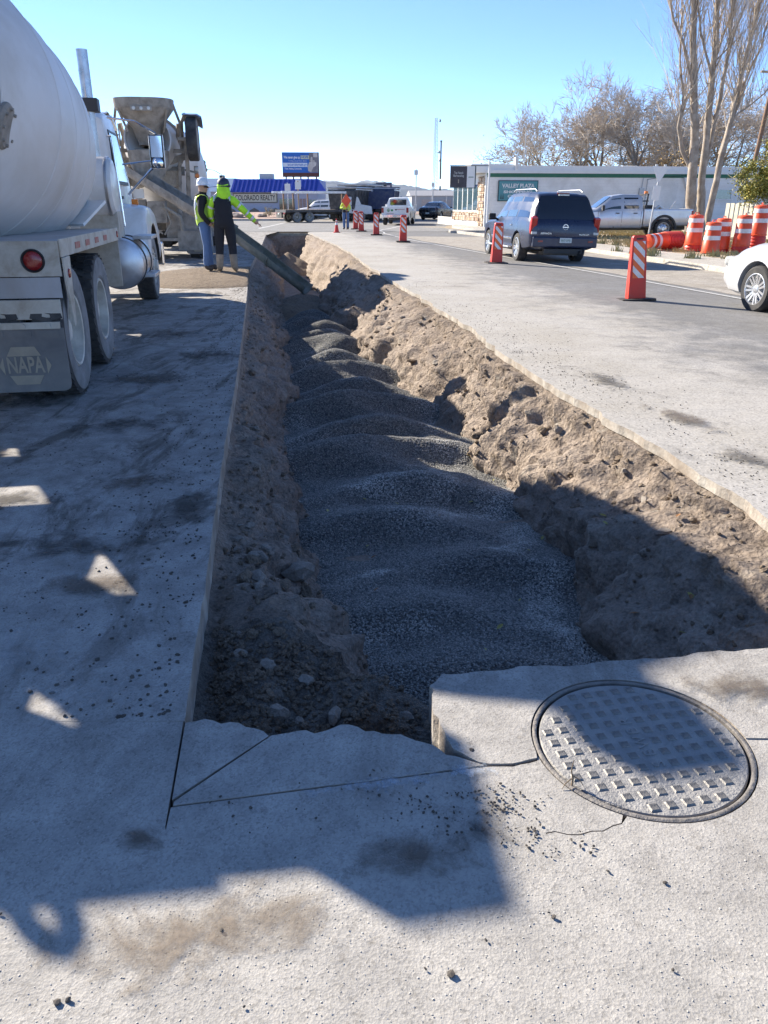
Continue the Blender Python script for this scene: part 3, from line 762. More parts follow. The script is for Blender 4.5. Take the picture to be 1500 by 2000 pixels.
def mixer_truck(label, loc, rz, chute=None, compact=False):
    T = root('concrete_mixer_truck', label, 'mixer truck', loc, rz, 'concrete mixer trucks beside the trench')
    SPL = ('marker_lamp', 'tank_stand', 'door_line', 'mirror_arm', 'front_pedestal', 'strap', 'weld_seam', 'hopper_brace', 'hose', 'emblem', 'flap_rib', 'lower_panel', 'grille', 'lamp_bracket')
    B = lambda m, n, mt, p=T, **k: split(m, n, mt, p, **k) if n in SPL else m.build(n, mt, p, **k)
    # chassis
    m = MB()
    for s in (-1, 1): m.bb(s * .43 - .05, s * .43 + .05, -1.1, 8.3, .76, 1.02)
    for y in (-1.0, -.2, .7, 1.8, 3.2, 4.6, 6.0): m.bb(-.40, .40, y, y + .1, .80, .98)
    for y in (0, 1.37): m.cyl((-1.1, y, .53), (1.1, y, .53), .085, None, 12); m.lathe([(.02, -.22), (.2, -.14), (.24, 0), (.2, .14), (.02, .22)], (0, y, .53), (0, 1, 0), 16)
    m.cyl((-1.0, 7.1, .5), (1.0, 7.1, .5), .06, None, 10)
    B(m, 'chassis', M_frame)
    # wheels
    for y in (0, 1.37):
        for s in (-1, 1):
            wheel(T, (s * 1.10, y, .525), .525, .26, s, dual=True)
            wheel(T, (s * .78, y, .525), .525, .26, s, dual=True)
    for s in (-1, 1): wheel(T, (s * 1.03, 7.1, .525), .525, .30, s, front=True, rim=M_rim)
    # rear deck (fenders) both sides
    for s in (-1, 1):
        m = MB(); x0, x1 = sorted((s * .52, s * 1.245))
        m.bb(x0, x1, -.42, 2.62, 1.205, 1.235)
        d = B(m, 'fender_deck', M_deck, bevel=.008)
        m = MB(); xo = s * 1.25
        m.bb(*sorted((xo, xo + s * .012)), -.42, 2.62, 1.12, 1.25)
        m.bb(*sorted((s * .52, s * 1.25)), -.445, -.423, .985, 1.24)              # rear panel
        m.bb(*sorted((s * .52, s * 1.25)), 2.622, 2.64, .62, 1.24)
        # tapering gusset at the rear outer corner
        g = [(-.44, 1.12), (-.20, 1.12), (-.30, .62), (-.36, .60), (-.44, .95)]
        m.prism(g, 'x', *sorted((xo + s * .013, xo + s * .03)))
        B(m, 'fender_skirt', M_cream, d, bevel=.004)
        m = MB(); m.bb(*sorted((s * .52, s * 1.235)), -.455, -.447, .83, .98)
        B(m, 'lower_panel', M_deck, d)
        m = MB(); m.bb(*sorted((s * .52, s * 1.215)), -.49, -.458, .675, .82)
        B(m, 'flap_bracket', M_cream, d, bevel=.004)
        m = MB(); m.bb(*sorted((s * .50, s * 1.20)), -.538, -.508, .612, .660)
        for k in range(4): m.cyl((s * (.58 + .18 * k), -.54, .635), (s * (.58 + .18 * k), -.555, .635), .016, None, 8)
        B(m, 'flap_bar', M_cream, d)
        # tail lamp
        m = MB(); m.lathe([(.0, .012), (.04, .012), (.062, .006), (.068, 0)], (s * 1.06, -.449, 1.10), (0, -1, 0), 28); B(m, 'tail_lamp', M_redlens, d, smooth=40)
        m = MB(); m.lathe([(.068, -.004), (.080, .012), (.086, .004), (.086, -.02)], (s * 1.06, -.449, 1.10), (0, -1, 0), 28); B(m, 'lamp_ring', M_blackplastic, d, smooth=40)
        m = MB(); m.lathe([(0, .012), (.03, .01), (.036, 0)], (xo + s * .032, -.33, 1.0), (s, 0, 0), 16); m.lathe([(0, .012), (.03, .01), (.036, 0)], (xo + s * .013, 2.52, 1.185), (s, 0, 0), 16)
        B(m, 'marker_lamp', M_redlens, d, smooth=40)
        for y in (.15, .62, 1.1, 1.6): 
            m = MB(); m.bb(*sorted((xo + s * .013, xo + s * .016)), y, y + .2, 1.155, 1.205); B(m, 'reflector_tape', M_red, d)
        # mudflap with its printed emblem
        fx = s * .905
        m = MB(); w2, zt, zb = .315, .615, .13
        pl = [(-w2, zt), (w2, zt), (w2, zb + .05), (w2 - .012, zb + .018), (w2 - .05, zb), (-w2 + .05, zb), (-w2, zb + .05)]
        m.prism([(fx + x, z) for x, z in pl], 'y', -.53, -.512); fl = B(m, 'mudflap', M_flap, T, bevel=.003)
        hz = .335; m = MB(); yy = (-.5345, -.531)
        m.prism([(fx - .125, hz + .075), (fx + .125, hz + .075), (fx + .085, hz + .145), (fx - .085, hz + .145)], 'y', *yy)
        m.prism([(fx - .125, hz - .075), (fx + .125, hz - .075), (fx + .085, hz - .145), (fx - .085, hz - .145)], 'y', *yy)
        for q in (-1, 1): m.prism([(fx + q * .155, hz + .066), (fx + q * .19, hz), (fx + q * .155, hz - .066)], 'y', *yy)
        B(m, 'emblem', M_flapprint, fl)
        t = text('NAPA', .125, M_flapprint, fl, (fx, -.5335, hz), width=.27, ext=.001, bold=.004)
        m = MB()
        for k in range(3): m.bb(fx - .29 + .2 * k, fx - .12 + .2 * k, -.536, -.5305, .555, .60)
        B(m, 'flap_rib', M_flap, fl)
    # drum
    a, b = Vector((0, 4.15, 1.98)), Vector((0, -2.15, 3.06)); ax = (b - a).normalized(); L = (b - a).length
    prof = [(0, -.02), (.45, 0.0), (.62, .06), (.72, .16), (1.00, .85), (1.10, 1.25), (1.165, 1.75), (1.18, 2.2), (1.18, 2.9), (1.15, 3.3), (1.04, 4.0), (.86, 4.9), (.68, 5.7), (.62, 5.95), (.60, 6.3), (.56, 6.32), (.54, 6.1), (.2, 5.6)]
    seams = ((.85, 1.004), (2.2, 1.184), (2.9, 1.184), (4.0, 1.044), (4.9, .864))
    if compact:                                          # the near truck: a fat drum lying nearly level
        b = Vector((0, -1.3, 2.45)); ax = (b - a).normalized()
        prof = [(0, -.02), (.45, 0.0), (.62, .06), (.72, .16), (.98, .80), (1.08, 1.15), (1.145, 1.6), (1.165, 2.0), (1.17, 2.7), (1.165, 3.3), (1.10, 3.66), (.93, 4.17), (.68, 4.57), (.47, 4.87), (.37, 5.02), (.33, 5.02), (.31, 4.9), (.1, 4.8)]
        seams = ((.80, .984), (2.0, 1.169), (2.7, 1.174), (3.3, 1.169), (4.17, .934))
    m = MB(); m.lathe(prof, a, ax, 72); dr = B(m, 'drum', M_drum, smooth=14)
    m = MB()
    for h, r in seams: m.lathe([(r - .006, -.012), (r + .001, -.005), (r + .001, .005), (r - .006, .012)], a + ax * h, ax, 72)
    B(m, 'weld_seam', M_drum, dr, smooth=60)
    m = MB(); m.lathe([(.40, 4.75), (.585, 4.75), (.585, 4.82), (.40, 4.82)] if compact else [(.70, 5.25), (.83, 5.25), (.83, 5.37), (.70, 5.37)], a, ax, 56); B(m, 'drum_ring', M_splat, dr, smooth=30)
    side = ax.cross(Vector((1, 0, 0))).normalized()
    q = a + ax * (4.1 if compact else 2.3); ha = R(-18) if compact else R(10)
    m = MB(); u = (Vector((1, 0, 0)) * cos(ha) - side * sin(ha) * (1 if side.z < 0 else -1))
    m.lathe([(0, .022), (.15, .022), (.17, .0), (.17, -.02)], q + u * (.95 if compact else 1.18), u, 24)
    for k in range(8):
        tt = 2 * pi * k / 8; w = u.orthogonal().normalized(); w2 = u.cross(w)
        p = q + u * (.97 if compact else 1.20) + (w * cos(tt) + w2 * sin(tt)) * .13; m.cyl(p, p + u * .02, .014, None, 6)
    B(m, 'hatch', M_splat, dr)
    # front pedestal and drive
    m = MB()
    for s in (-1, 1): m.beam((s * .42, 3.75, 1.02), (s * .30, 4.05, 1.75), .12, .14)
    m.bb(-.45, .45, 3.9, 4.3, 1.45, 1.75); m.cyl((0, 3.9, 1.98), (0, 4.5, 1.90), .28, .24, 18)
    for s in (-1, 1): m.beam((s * .5, 2.7, 1.03), (s * .62, 3.1, 1.32), .1, .16)
    B(m, 'front_pedestal', M_cream, bevel=.01)
    # water tank beside the cab
    tk = (.95, -.06) if compact else (0, 0)
    pfk = [(0, -.03), (.2, -.025), (.33, -.01), (.36, .02), (.37, .05), (.37, 1.75), (.33, 1.80), (0, 1.81)]
    m = MB()
    if compact: m.lathe(pfk, (.98, 4.78, 1.70), (-1, 0, 0), 40)
    else: m.lathe([(0, -.075), (.2, -.06), (.33, -.02), (.37, .03), (.385, .06), (.385, .68), (.34, .74), (0, .78)], (.74, 3.55, 1.76), (0, 1, 0), 36)
    wt = B(m, 'water_tank', M_white, smooth=32)
    m = MB()
    if compact:
        for x in (.93, .3, -.4): m.lathe([(.371, -.02), (.380, -.016), (.380, .016), (.371, .02)], (x, 4.78, 1.70), (1, 0, 0), 40)
    for y in (() if compact else (3.75, 4.15)): m.lathe([(.386, -.025), (.394, -.02), (.394, .02), (.386, .025)], (.74, y + tk[0], 1.76 + tk[1]), (0, 1, 0), 36)
    B(m, 'strap', M_alu, wt)
    m = MB(); m.bb(.5, 1.0, 3.7 + tk[0], 4.2 + tk[0], 1.04, 1.40); m.bb(.45, .62, 2.85, 3.05, 1.24, 1.62); B(m, 'tank_stand', M_cream, bevel=.01)
    m = MB(); m.beam((.8, 2.55, 1.28), (1.0, 2.95, 1.52), .3, .03); B(m, 'splash_guard', M_white)
    # cab
    prof = [(4.42, 1.02), (4.42, 2.55), (4.46, 2.68), (4.60, 2.76), (5.0, 2.79), (5.45, 2.77), (5.62, 2.70), (6.02, 1.98), (6.20, 1.72), (6.20, 1.02)]
    m = MB(); n = len(prof); V = []
    for x in (-1.0, -.985, -.93, .93, .985, 1.0):
        k = {1.0: .0, .985: .03, .93: .06}[abs(x)]
        for (y, z) in prof:
            zz = z + (k - .06) * (1 if z > 2.5 else 0); yy = y + (.06 - k) * (.5 if y < 5 else -.3)
            tum = .10 * max(0, (z - 1.75)) / 1.0
            V.append((x - math.copysign(tum, x), yy, zz))
    F = []
    for i in range(5):
        for j in range(n): F.append((i * n + j, i * n + (j + 1) % n, (i + 1) * n + (j + 1) % n, (i + 1) * n + j))
    F += [tuple(range(n)), tuple(range(5 * n, 6 * n))]
    m.add(V, F); cab = B(m, 'cab', M_white, smooth=35)
    for s in (-1, 1):
        def sp(y, z, o=.008): return (s * (1.0 + o - .10 * max(0, z - 1.75)), y, z)
        def panel(pts, o0, o1, name, mt):
            m = MB(); k = len(pts); m.add([sp(y, z, o0) for y, z in pts] + [sp(y, z, o1) for y, z in pts], [tuple(range(k))[::-1], tuple(range(k, 2 * k))] + [(i, (i + 1) % k, k + (i + 1) % k, k + i) for i in range(k)])
            return B(m, name, mt, cab)
        panel([(4.72, 1.82), (5.88, 1.82), (5.90, 1.95), (5.52, 2.55), (4.76, 2.55)], -.01, .010, 'window_seal', M_blackplastic)
        panel([(4.77, 1.87), (5.82, 1.87), (5.84, 1.95), (5.49, 2.51), (4.80, 2.51)], 0, .013, 'side_window', M_sideglass)
        m = MB()
        for y in (4.62, 6.06): m.add([sp(y, 1.1, .003), sp(y + .014, 1.1, .003), sp(y + .014, 1.8, .003), sp(y, 1.8, .003)], [(0, 1, 2, 3)])
        m.bb(*sorted((s * 1.0, s * 1.03)), 4.80, 4.98, 1.62, 1.66)
        B(m, 'door_line', M_blackplastic, cab)
        m = MB(); m.tube([sp(4.58, 1.25, .05), sp(4.58, 2.45, .07)], .016, 8); m.tube([sp(4.58, 1.25, .0), sp(4.58, 1.25, .05)], .016, 8); m.tube([sp(4.58, 2.45, .0), sp(4.58, 2.45, .07)], .016, 8)
        B(m, 'grab_handle', M_chrome, cab, smooth=40)
        # mirror and arms
        mx, my = s * 1.47, 6.02
        m = MB(); m.bb(mx - .105, mx + .105, my, my + .11, 1.98, 2.44); mi = B(m, 'mirror', M_white, bevel=.03, smooth=40)
        m = MB(); m.bb(mx - .098, mx + .098, my - .012, my - .001, 1.985, 2.435); B(m, 'mirror_rim', M_blackplastic, mi, bevel=.02)
        m = MB(); m.bb(mx - .08, mx + .08, my - .018, my - .013, 2.13, 2.415); B(m, 'mirror_pane', M_mirror, mi)
        m = MB(); m.lathe([(0, .022), (.04, .018), (.07, .006), (.078, 0)], (mx, my - .013, 2.055), (0, -1, 0), 20); B(m, 'convex_pane', M_mirror, mi, smooth=180)
        m = MB(); m.tube([(s * .96, 6.02, 2.03), (mx - s * .02, my + .05, 2.09)], .012, 8); m.tube([(s * .99, 6.1, 1.62), (mx - s * .05, my + .05, 2.02)], .018, 8)
        m.tube([(s * .86, 5.75, 2.62), (s * 1.2, 6.0, 2.60), (mx, my + .06, 2.45)], .014, 8); B(m, 'mirror_arm', M_chrome, mi, smooth=40)
    m = MB(); m.add([(-.80, 5.655, 2.655), (.80, 5.655, 2.655), (.84, 6.01, 2.03), (-.84, 6.01, 2.03)], [(0, 1, 2, 3)]); B(m, 'windscreen', M_glass, cab)
    m = MB(); m.add([(-.55, 4.405, 2.0), (.55, 4.405, 2.0), (.55, 4.405, 2.5), (-.55, 4.405, 2.5)], [(0, 1, 2, 3)]); B(m, 'rear_window', M_glass, cab)
    m = MB(); m.bb(-.92, .92, 5.55, 5.98, 2.66, 2.69); 
    m = MB(); m.prism([(5.52, 2.80), (6.02, 2.66), (6.04, 2.63), (5.5, 2.765)], 'x', -.9, .9); B(m, 'sun_visor', M_white, cab)
    for s in (-1, 1):
        m = MB(); m.cyl((s * .55, 4.7, 2.83), (s * .55, 5.4, 2.84), .045, .09, 14); B(m, 'air_horn', M_chrome, cab, smooth=40)
    for x in (-.7, -.35, 0, .35, .7):
        m = MB(); m.box((x, 5.45, 2.80), (.09, .06, .05)); B(m, 'roof_lamp', M_orange_lens, cab, bevel=.01)
    if compact: cab.location = (0, 1.25, -.06); cab.scale = (.88, 1, 1)
    # exhaust stack
    m = MB(); m.cyl((.83, 4.28, 1.7), (.83, 4.28, 3.22), .072, None, 20); m.lathe([(.062, 0), (.072, 0)], (.83, 4.28, 3.22), (0, 0, 1), 20); st = B(m, 'exhaust_stack', mat('stack_steel', (.42, .43, .45), .3, .9, .25, 9, dirt=(.3, .28, .26), damt=.35, dscale=5), smooth=40); st.location = (-.09, .78, .12) if compact else (0, 0, 0)
    m = MB(); m.bb(.72, .96, 4.18, 4.40, 2.50, 2.66); B(m, 'stack_bracket', M_blackplastic, st, bevel=.01)
    m = MB(); m.cyl((.83, 4.28, 1.05), (.83, 4.28, 1.75), .12, None, 20); B(m, 'muffler', M_alu, st, smooth=40)
    # bonnet, fenders, grille, bumper
    m = MB()
    def hood(u, v):
        y = 6.2 + 2.2 * u; w = .86 - .16 * u; top = 1.78 - .14 * u; t = v * 2 - 1
        if abs(t) <= .6: return (w * t / .6 * .86, y, top + .03 * (1 - (t / .6) ** 2))
        k = (abs(t) - .6) / .4; return (math.copysign(w * (.86 + .14 * min(1, k * 2.5)), t), y, top - k * (top - 1.0))
    m.grid(hood, 10, 30); m.bb(-.68, .68, 8.36, 8.40, .95, 1.62); B(m, 'bonnet', M_white, smooth=40)
    for s in (-1, 1):
        # fender: rounded shell over the wheel, rear skirt behind it
        sec = [(6.10, .92), (6.12, 1.28), (6.22, 1.42), (6.45, 1.47), (7.1, 1.45), (7.6, 1.36), (7.95, 1.12), (8.1, .85)]
        m = MB(); xi, xo = s * .80, s * 1.20; k = len(sec)
        V = []
        for x, d in ((xi, .03), (xo - s * .06, 0), (xo - s * .015, -.03), (xo, -.09)):
            for (y, z) in sec: V.append((x, y + (0.02 if d < 0 and y < 6.3 else 0), z + d))
        F = [(i * k + j, i * k + j + 1, (i + 1) * k + j + 1, (i + 1) * k + j) for i in range(3) for j in range(k - 1)]
        o = 3 * k                                        # outer face with the wheel arch cut out
        arch = [(7.1 + .64 * cos(t), .58 + .62 * sin(t)) for t in np.linspace(pi - .05, .05, 15)]
        V2 = [(xo, y, z) for (y, z) in arch]
        b0 = len(V); V += V2
        poly = list(range(o, o + k)) + list(range(b0 + 14, b0 - 1, -1))
        m.add(V, F + [poly]); fd = B(m, 'front_fender', M_white, smooth=38)
        m = MB(); m.grid(lambda u, v: (s * (.82 + .375 * v), 7.1 + .62 * cos(pi * (1 - u)), .58 + .60 * sin(pi * u)), 16, 2); B(m, 'arch_liner', M_blackplastic, fd, smooth=180)
        m = MB(); m.box((s * 1.02, 6.55, 1.515), (.10, .07, .09)); B(m, 'marker_lamp', M_orange_lens, fd, bevel=.012)
        m = MB(); m.bb(*sorted((s * .78, s * 1.14)), 6.02, 6.60, .50, .90); B(m, 'skirt', M_alu, fd, bevel=.01)
        m = MB(); m.lathe([(0, .03), (.07, .025), (.09, 0)], (s * .84, 8.15, 1.2), (0, 1, 0), 20); B(m, 'headlamp', M_clear_lens, fd, smooth=40)
        # fuel tank with straps and steps
        m = MB(); m.lathe([(0, -.03), (.24, -.02), (.325, .02), (.335, .05), (.335, 1.2), (.30, 1.24), (0, 1.25)], (s * .95, 4.55, .73), (0, 1, 0), 36); ft = B(m, 'fuel_tank', M_alu, smooth=35)
        m = MB()
        for y in (4.82, 5.45): m.lathe([(.336, -.03), (.348, -.028), (.348, .028), (.336, .03)], (s * .95, y, .73), (0, 1, 0), 36)
        B(m, 'strap', M_frame, ft)
        for z, y0 in ((.52, 4.95), (1.03, 4.95)):
            m = MB(); m.bb(*sorted((s * 1.12, s * 1.38)), y0, y0 + .72, z, z + .05); B(m, 'step', M_alu, ft, bevel=.008)
    m = MB(); m.bb(-1.2, 1.2, 8.42, 8.6, .45, .85); B(m, 'bumper', M_chrome, bevel=.03)
    m = MB()
    for k in range(9): m.bb(-.62, .62, 8.401, 8.42, 1.0 + .065 * k, 1.03 + .065 * k)
    B(m, 'grille', M_chrome)
    if compact:  # unseen rear of the near truck, shaped to cast the foreground shadow
        m = MB()
        for s in (-1, 1):
            m.beam((s * .50, -1.0, .9), (s * .52, -1.3, 2.35), .14, .3); m.beam((s * .36, -1.05, .9), (s * .34, -2.0, 1.65), .09, .10); m.bb(s * .34 - .03, s * .34 + .03, -1.95, -1.15, 1.5, 2.1)
        m.bb(-.60, .60, -1.42, -1.24, 1.95, 2.2); m.bb(-.55, .55, -1.35, -1.2, 1.05, 1.25)
        ped = B(m, 'rear_pedestal', M_splat, bevel=.012)
        m = MB(); m.prism([(-1.45, 2.46), (-2.10, 2.42), (-2.14, 2.25), (-2.1, 1.6), (-1.6, 1.55), (-1.40, 2.05)], 'x', -.14, .14); B(m, 'hopper', M_splat, bevel=.02)
        m = MB(); m.prism([(-.45, 3.06), (-.82, 3.06), (-.78, 2.94), (-.50, 2.94)], 'x', -.16, .16); m.beam((0, -.6, 2.95), (0, -1.25, 2.3), .06, .06); B(m, 'block_occluder', M_splat, bevel=.01)  # added unseen block with strut, put in to shade the manhole's right side
        m = MB(); m.tube([(-.02, -2.98 + .075 * cos(k * pi / 6), 1.66 + .075 * sin(k * pi / 6)) for k in range(13)], .028, 8); m.tube([(-.02, -2.98, 1.6), (-.02, -2.95, 1.25)], .03, 6); B(m, 'ring_occluder', M_splat, smooth=60)  # added unseen ring on a stem, placed to throw the ring-shaped shadow
        m = MB(); m.bb(-.50, .50, -2.55, -1.55, .95, 1.10); m.bb(-.45, .45, -3.2, -2.4, 1.0, 1.12); B(m, 'rear_platform', M_splat, bevel=.01)
    else:
        # rear pedestal
        m = MB()
        for s in (-1, 1):
            m.beam((s * .50, -.95, 1.0), (s * .62, -1.15, 2.62), .12, .16); m.beam((s * .50, -.2, 1.02), (s * .60, -1.05, 2.25), .09, .12)
            m.beam((s * .62, -1.15, 2.6), (s * .74, -1.45, 3.45), .08, .10)
            m.beam((s * .72, -1.62, 2.55), (s * .60, -1.5, 1.15), .08, .10)
        m.bb(-.80, .80, -1.42, -1.24, 2.20, 2.42); m.bb(-.95, .95, -1.75, -1.64, 2.74, 2.83)
        m.beam((-1.0, -1.5, 2.62), (-.2, -1.55, 2.46), .1, .16); m.beam((1.0, -1.5, 2.70), (.2, -1.55, 2.46), .1, .16)
        m.bb(-.30, .30, -1.62, -1.40, 2.34, 2.50)
        m.cyl((-.45, -.98, 2.05), (-.45, -1.2, 2.05), .16, None, 18); m.cyl((.45, -.98, 2.05), (.45, -1.2, 2.05), .16, None, 18)
        ped = B(m, 'rear_pedestal', M_splat, bevel=.012)
        for s in (-1, 1):
            m = MB(); m.prism([(s * .12, 2.30), (s * .68, 2.34), (s * .72, 1.98), (s * .55, 1.9), (s * .18, 1.98)], 'y', -1.52, -1.43); B(m, 'roller_guard', M_crust, ped, bevel=.02)
        # charging hopper
        m = MB(); ring = []
        lv = [(3.93, .74, .62, -2.1), (3.74, .72, .60, -2.1), (3.70, .70, .58, -2.1), (3.30, .36, .34, -1.98), (2.95, .26, .25, -1.8), (2.9, .26, .25, -1.78)]
        N = 28; V = []
        for z, rx, ry, cy in lv:
            for k in range(N):
                t = 2 * pi * k / N; e = .72
                V.append((rx * math.copysign(abs(cos(t)) ** e, cos(t)), cy + ry * math.copysign(abs(sin(t)) ** e, sin(t)), z))
        o2 = len(V)
        for z, rx, ry, cy in lv[::-1]:
            for k in range(N):
                t = 2 * pi * k / N; e = .72
                V.append(((rx - .02) * math.copysign(abs(cos(t)) ** e, cos(t)), cy + (ry - .02) * math.copysign(abs(sin(t)) ** e, sin(t)), z))
        F = []
        R_ = 2 * len(lv)
        for i in range(R_):
            for k in range(N): F.append((i * N + k, i * N + (k + 1) % N, ((i + 1) % R_) * N + (k + 1) % N, ((i + 1) % R_) * N + k))
        m.add(V, F); hop = B(m, 'hopper', M_splat, smooth=32)
        m = MB(); m.lathe([(.0, 0)], (0, 0, 0)) if False else None
        m.box((0, -2.715, 3.68), (.52, .03, .11)); B(m, 'lamp_bar', M_splat, hop)
        for x in (-.18, 0, .18):
            m = MB(); m.lathe([(0, .015), (.03, .013), (.042, 0)], (x, -2.731, 3.68), (0, -1, 0), 16); B(m, 'rear_lamp', M_clear_lens, hop, smooth=40)
        m = MB()
        for s in (-1, 1):
            m.tube([(s * .70, -2.0, 3.85), (s * .82, -1.8, 3.45), (s * .80, -1.7, 2.8)], .035, 8); m.tube([(s * .60, -2.5, 3.7), (s * .45, -2.2, 3.2)], .03, 8)
        B(m, 'hopper_brace', M_splat, hop, smooth=40)
        # discharge funnel
        m = MB(); m.lathe([(.52, .75), (.50, .45), (.30, .05), (.28, 0), (.26, 0), (.28, .06), (.48, .45), (.50, .75)], (0, -2.2, 2.0), (0, 0, 1), 24, 0, 0, 2 * pi); B(m, 'discharge_funnel', M_splat, smooth=40)
        # booster axle folded up
        m = MB()
        for s in (-1, 1):
            m.beam((s * .78, -.9, 1.15), (s * .90, -1.55, 2.2), .10, .14); m.beam((s * .90, -1.55, 2.2), (s * .95, -1.95, 3.05), .10, .14)
        m.cyl((-1.0, -1.97, 3.05), (-.75, -1.97, 3.05), .05, None, 10); m.cyl((.75, -1.97, 3.05), (1.0, -1.97, 3.05), .05, None, 10)
        bo = B(m, 'booster_axle', M_splat, bevel=.01)
        for s in (-1, 1):
            wheel(T, (s * 1.13, -1.97, 3.05), .53, .29, s, lugs=False)
            m = MB(); m.grid(lambda u, v: (s * (.92 + .44 * v + (.03 if v > .9 else 0)), -1.97 + .60 * cos(R(35 + 80 * u)), 3.05 + .60 * sin(R(35 + 80 * u)) - (.06 if v > .9 else 0)), 10, 6); m.grid(lambda u, v: (s * (.92 + .44 * v), -1.97 + .585 * cos(R(35 + 80 * u)), 3.05 + .585 * sin(R(35 + 80 * u)) - (.05 if v > .9 else 0)), 10, 6)
            B(m, 'booster_fender', M_alu, bo, smooth=50)
            m = MB(); m.tube([(s * .82, -1.5, 2.9), (s * .86, -1.75, 3.45), (s * .98, -1.95, 3.64)], .045, 8); B(m, 'fender_arm', M_splat, bo, smooth=50)
            m = MB(); m.lathe([(0, .03), (.05, .025), (.06, 0)], (s * 1.12, -1.30, 2.36), (0, -1, 0), 16); B(m, 'round_lamp', M_clear_lens, ped, smooth=40)
            m = MB(); m.lathe([(0, .03), (.05, .025), (.06, 0)], (s * 1.12, -1.30, 2.20), (0, -1, 0), 16); B(m, 'round_lamp', M_orange_lens, ped, smooth=40)
            m = MB(); m.beam((s * .8, -1.28, 2.34), (s * 1.1, -1.28, 2.28), .03, .05); m.bb(*sorted((s * 1.05, s * 1.16)), -1.29, -1.26, 2.14, 2.44); B(m, 'lamp_bracket', M_splat, ped)
    # rear bumper, boxes, hoses
    m = MB()
    if compact: m.bb(-.42, .42, -1.13, -1.0, .55, .75)
    else:
     m.bb(-1.15, 1.15, -1.35, -1.2, .52, .60); m.bb(.15, 1.0, -1.20, -1.12, .60, 1.25); m.bb(-.9, -.15, -1.2, -1.12, .62, .95); m.bb(.45, 1.1, -1.36, -1.22, .28, .80)
     m.bb(-.25, .25, -1.62, -1.3, 1.0, 1.55); m.bb(-.9, -.3, -1.4, -1.2, 1.3, 1.6)
    B(m, 'rear_bumper', M_splat, bevel=.015)
    m = MB(); m.bb(-.62, -.32, *((-.75, -.68) if compact else (-1.47, -1.41)), 1.62, 1.86); B(m, 'control_box', M_white, bevel=.01)
    if not compact:
        m = MB(); m.tube([(-.1, -1.5, 1.45), (.3, -1.65, 1.35), (.6, -1.6, 1.15), (.62, -1.55, .8)], .05, 8); m.tube([(.2, -1.66, 1.5), (.35, -1.7, 1.0), (.15, -1.68, .7)], .025, 8); m.tube([(-.5, -1.45, 1.3), (-.2, -1.7, 1.0), (.1, -1.68, .72)], .02, 8)
        B(m, 'hose', M_crust, smooth=60)
    # ladder on the left
    m = MB()
    if compact: m.bb(-.9, -.85, -1.0, -.95, .7, 1.6)
    else:
        pass
    for x in (() if compact else (-1.02, -.72)): m.tube([(x, -1.55, .7), (x, -1.9, 3.4)], .02, 6)
    for k in range(0 if compact else 8): z = .9 + k * .32; y = -1.55 - .35 * (z - .7) / 2.7; m.tube([(-1.02, y, z), (-.72, y, z)], .016, 6)
    B(m, 'ladder', M_splat, smooth=40)
    # chute
    if chute:
        m = MB()
        for p, q, r in chute['main']: half_pipe(m, p, q, r)
        B(m, 'chute', M_splat, smooth=32)
        for p, q, r in chute['ext']:
            m = MB(); half_pipe(m, p, q, r)
            d = (Vector(q) - Vector(p)).normalized()
            for f in (.02, .98):
                c = Vector(p).lerp(Vector(q), f); half_pipe(m, c - d * .02, c + d * .02, r + .02)
            B(m, 'chute_extension', chute.get('mat', M_splat), smooth=32)
    return T

rz1 = R(10)
near_truck = mixer_truck('near white concrete mixer truck with mudflap lettering, its drum cut off by the photo edge', (-3.75, 6.29, 0), rz1,
    {'main': [((0, -2.10, 2.16), (0, -2.85, 1.62), .33)], 'ext': [((0, -2.8, 1.55), (0, -3.5, 1.10), .31)]}, compact=True)
# the second truck pours into the trench through a swung-out chute
O2, rz2 = Vector((-6.4, 24.0, 0)), R(8.5)
def loc2(x, y, z):
    p = Matrix.Rotation(-rz2, 3, 'Z') @ (Vector((x, y, z)) - O2); return tuple(p)
M_chute2 = mat('green_grey_chute', (0.13, 0.135, 0.105), 0.75, 0, 0.2, 5, bmp=.3, bscale=20, dirt=(0.30, 0.28, 0.24), damt=0.4, dscale=3)
far_truck = mixer_truck('muddy rear of the farther concrete mixer truck pouring through a chute into the trench', tuple(O2), rz2,
    {'main': [(loc2(-6.45, 21.55, 2.30), loc2(-5.0, 20.75, 1.55), .24), (loc2(-5.05, 20.78, 1.55), loc2(-3.75, 20.2, .90), .235)],
     'ext': [(loc2(-3.8, 20.22, .90), loc2(-2.75, 19.75, .22), .21), (loc2(-2.8, 19.77, .23), loc2(-1.85, 19.35, -.42), .20)], 'mat': M_chute2})
# ------------------------------------------------------------------ cars
def paintm(name, col, rough=0.28, metal=0.25): return mat(name, col, rough, metal, 0.04, 2.0, coat=0.6, dirt=tuple(0.5 * x + 0.12 for x in col), damt=0.18, dscale=2)
M_navy = mat('navy_paint', (0.010, 0.017, 0.048), .3, .1, .04, 2, coat=.25, dirt=(.03, .04, .08), damt=.2, dscale=2)
M_silver = paintm('silver_paint', (0.55, 0.56, 0.58), .32, .45)
M_palesilver = paintm('pale_silver_paint', (0.66, 0.67, 0.69), .3, .35)
M_carwhite = paintm('white_car_paint', (0.74, 0.74, 0.73), .3, 0)
M_carblack = paintm('black_car_paint', (0.018, 0.018, 0.022), .25, .2)
M_greyblue = paintm('grey_blue_paint', (0.10, 0.14, 0.20), .3, .3)
M_tint = glass('dark_tinted_glass', (0.008, 0.009, 0.014), .05)
M_cartyre = mat('car_tyre', (0.03, 0.03, 0.032), 0.85, 0, 0.2, 6, dirt=(0.10, 0.095, 0.085), damt=0.25, dscale=4)
M_alloy = mat('alloy_wheel', (0.62, 0.63, 0.64), 0.3, 0.8, 0.06, 5)
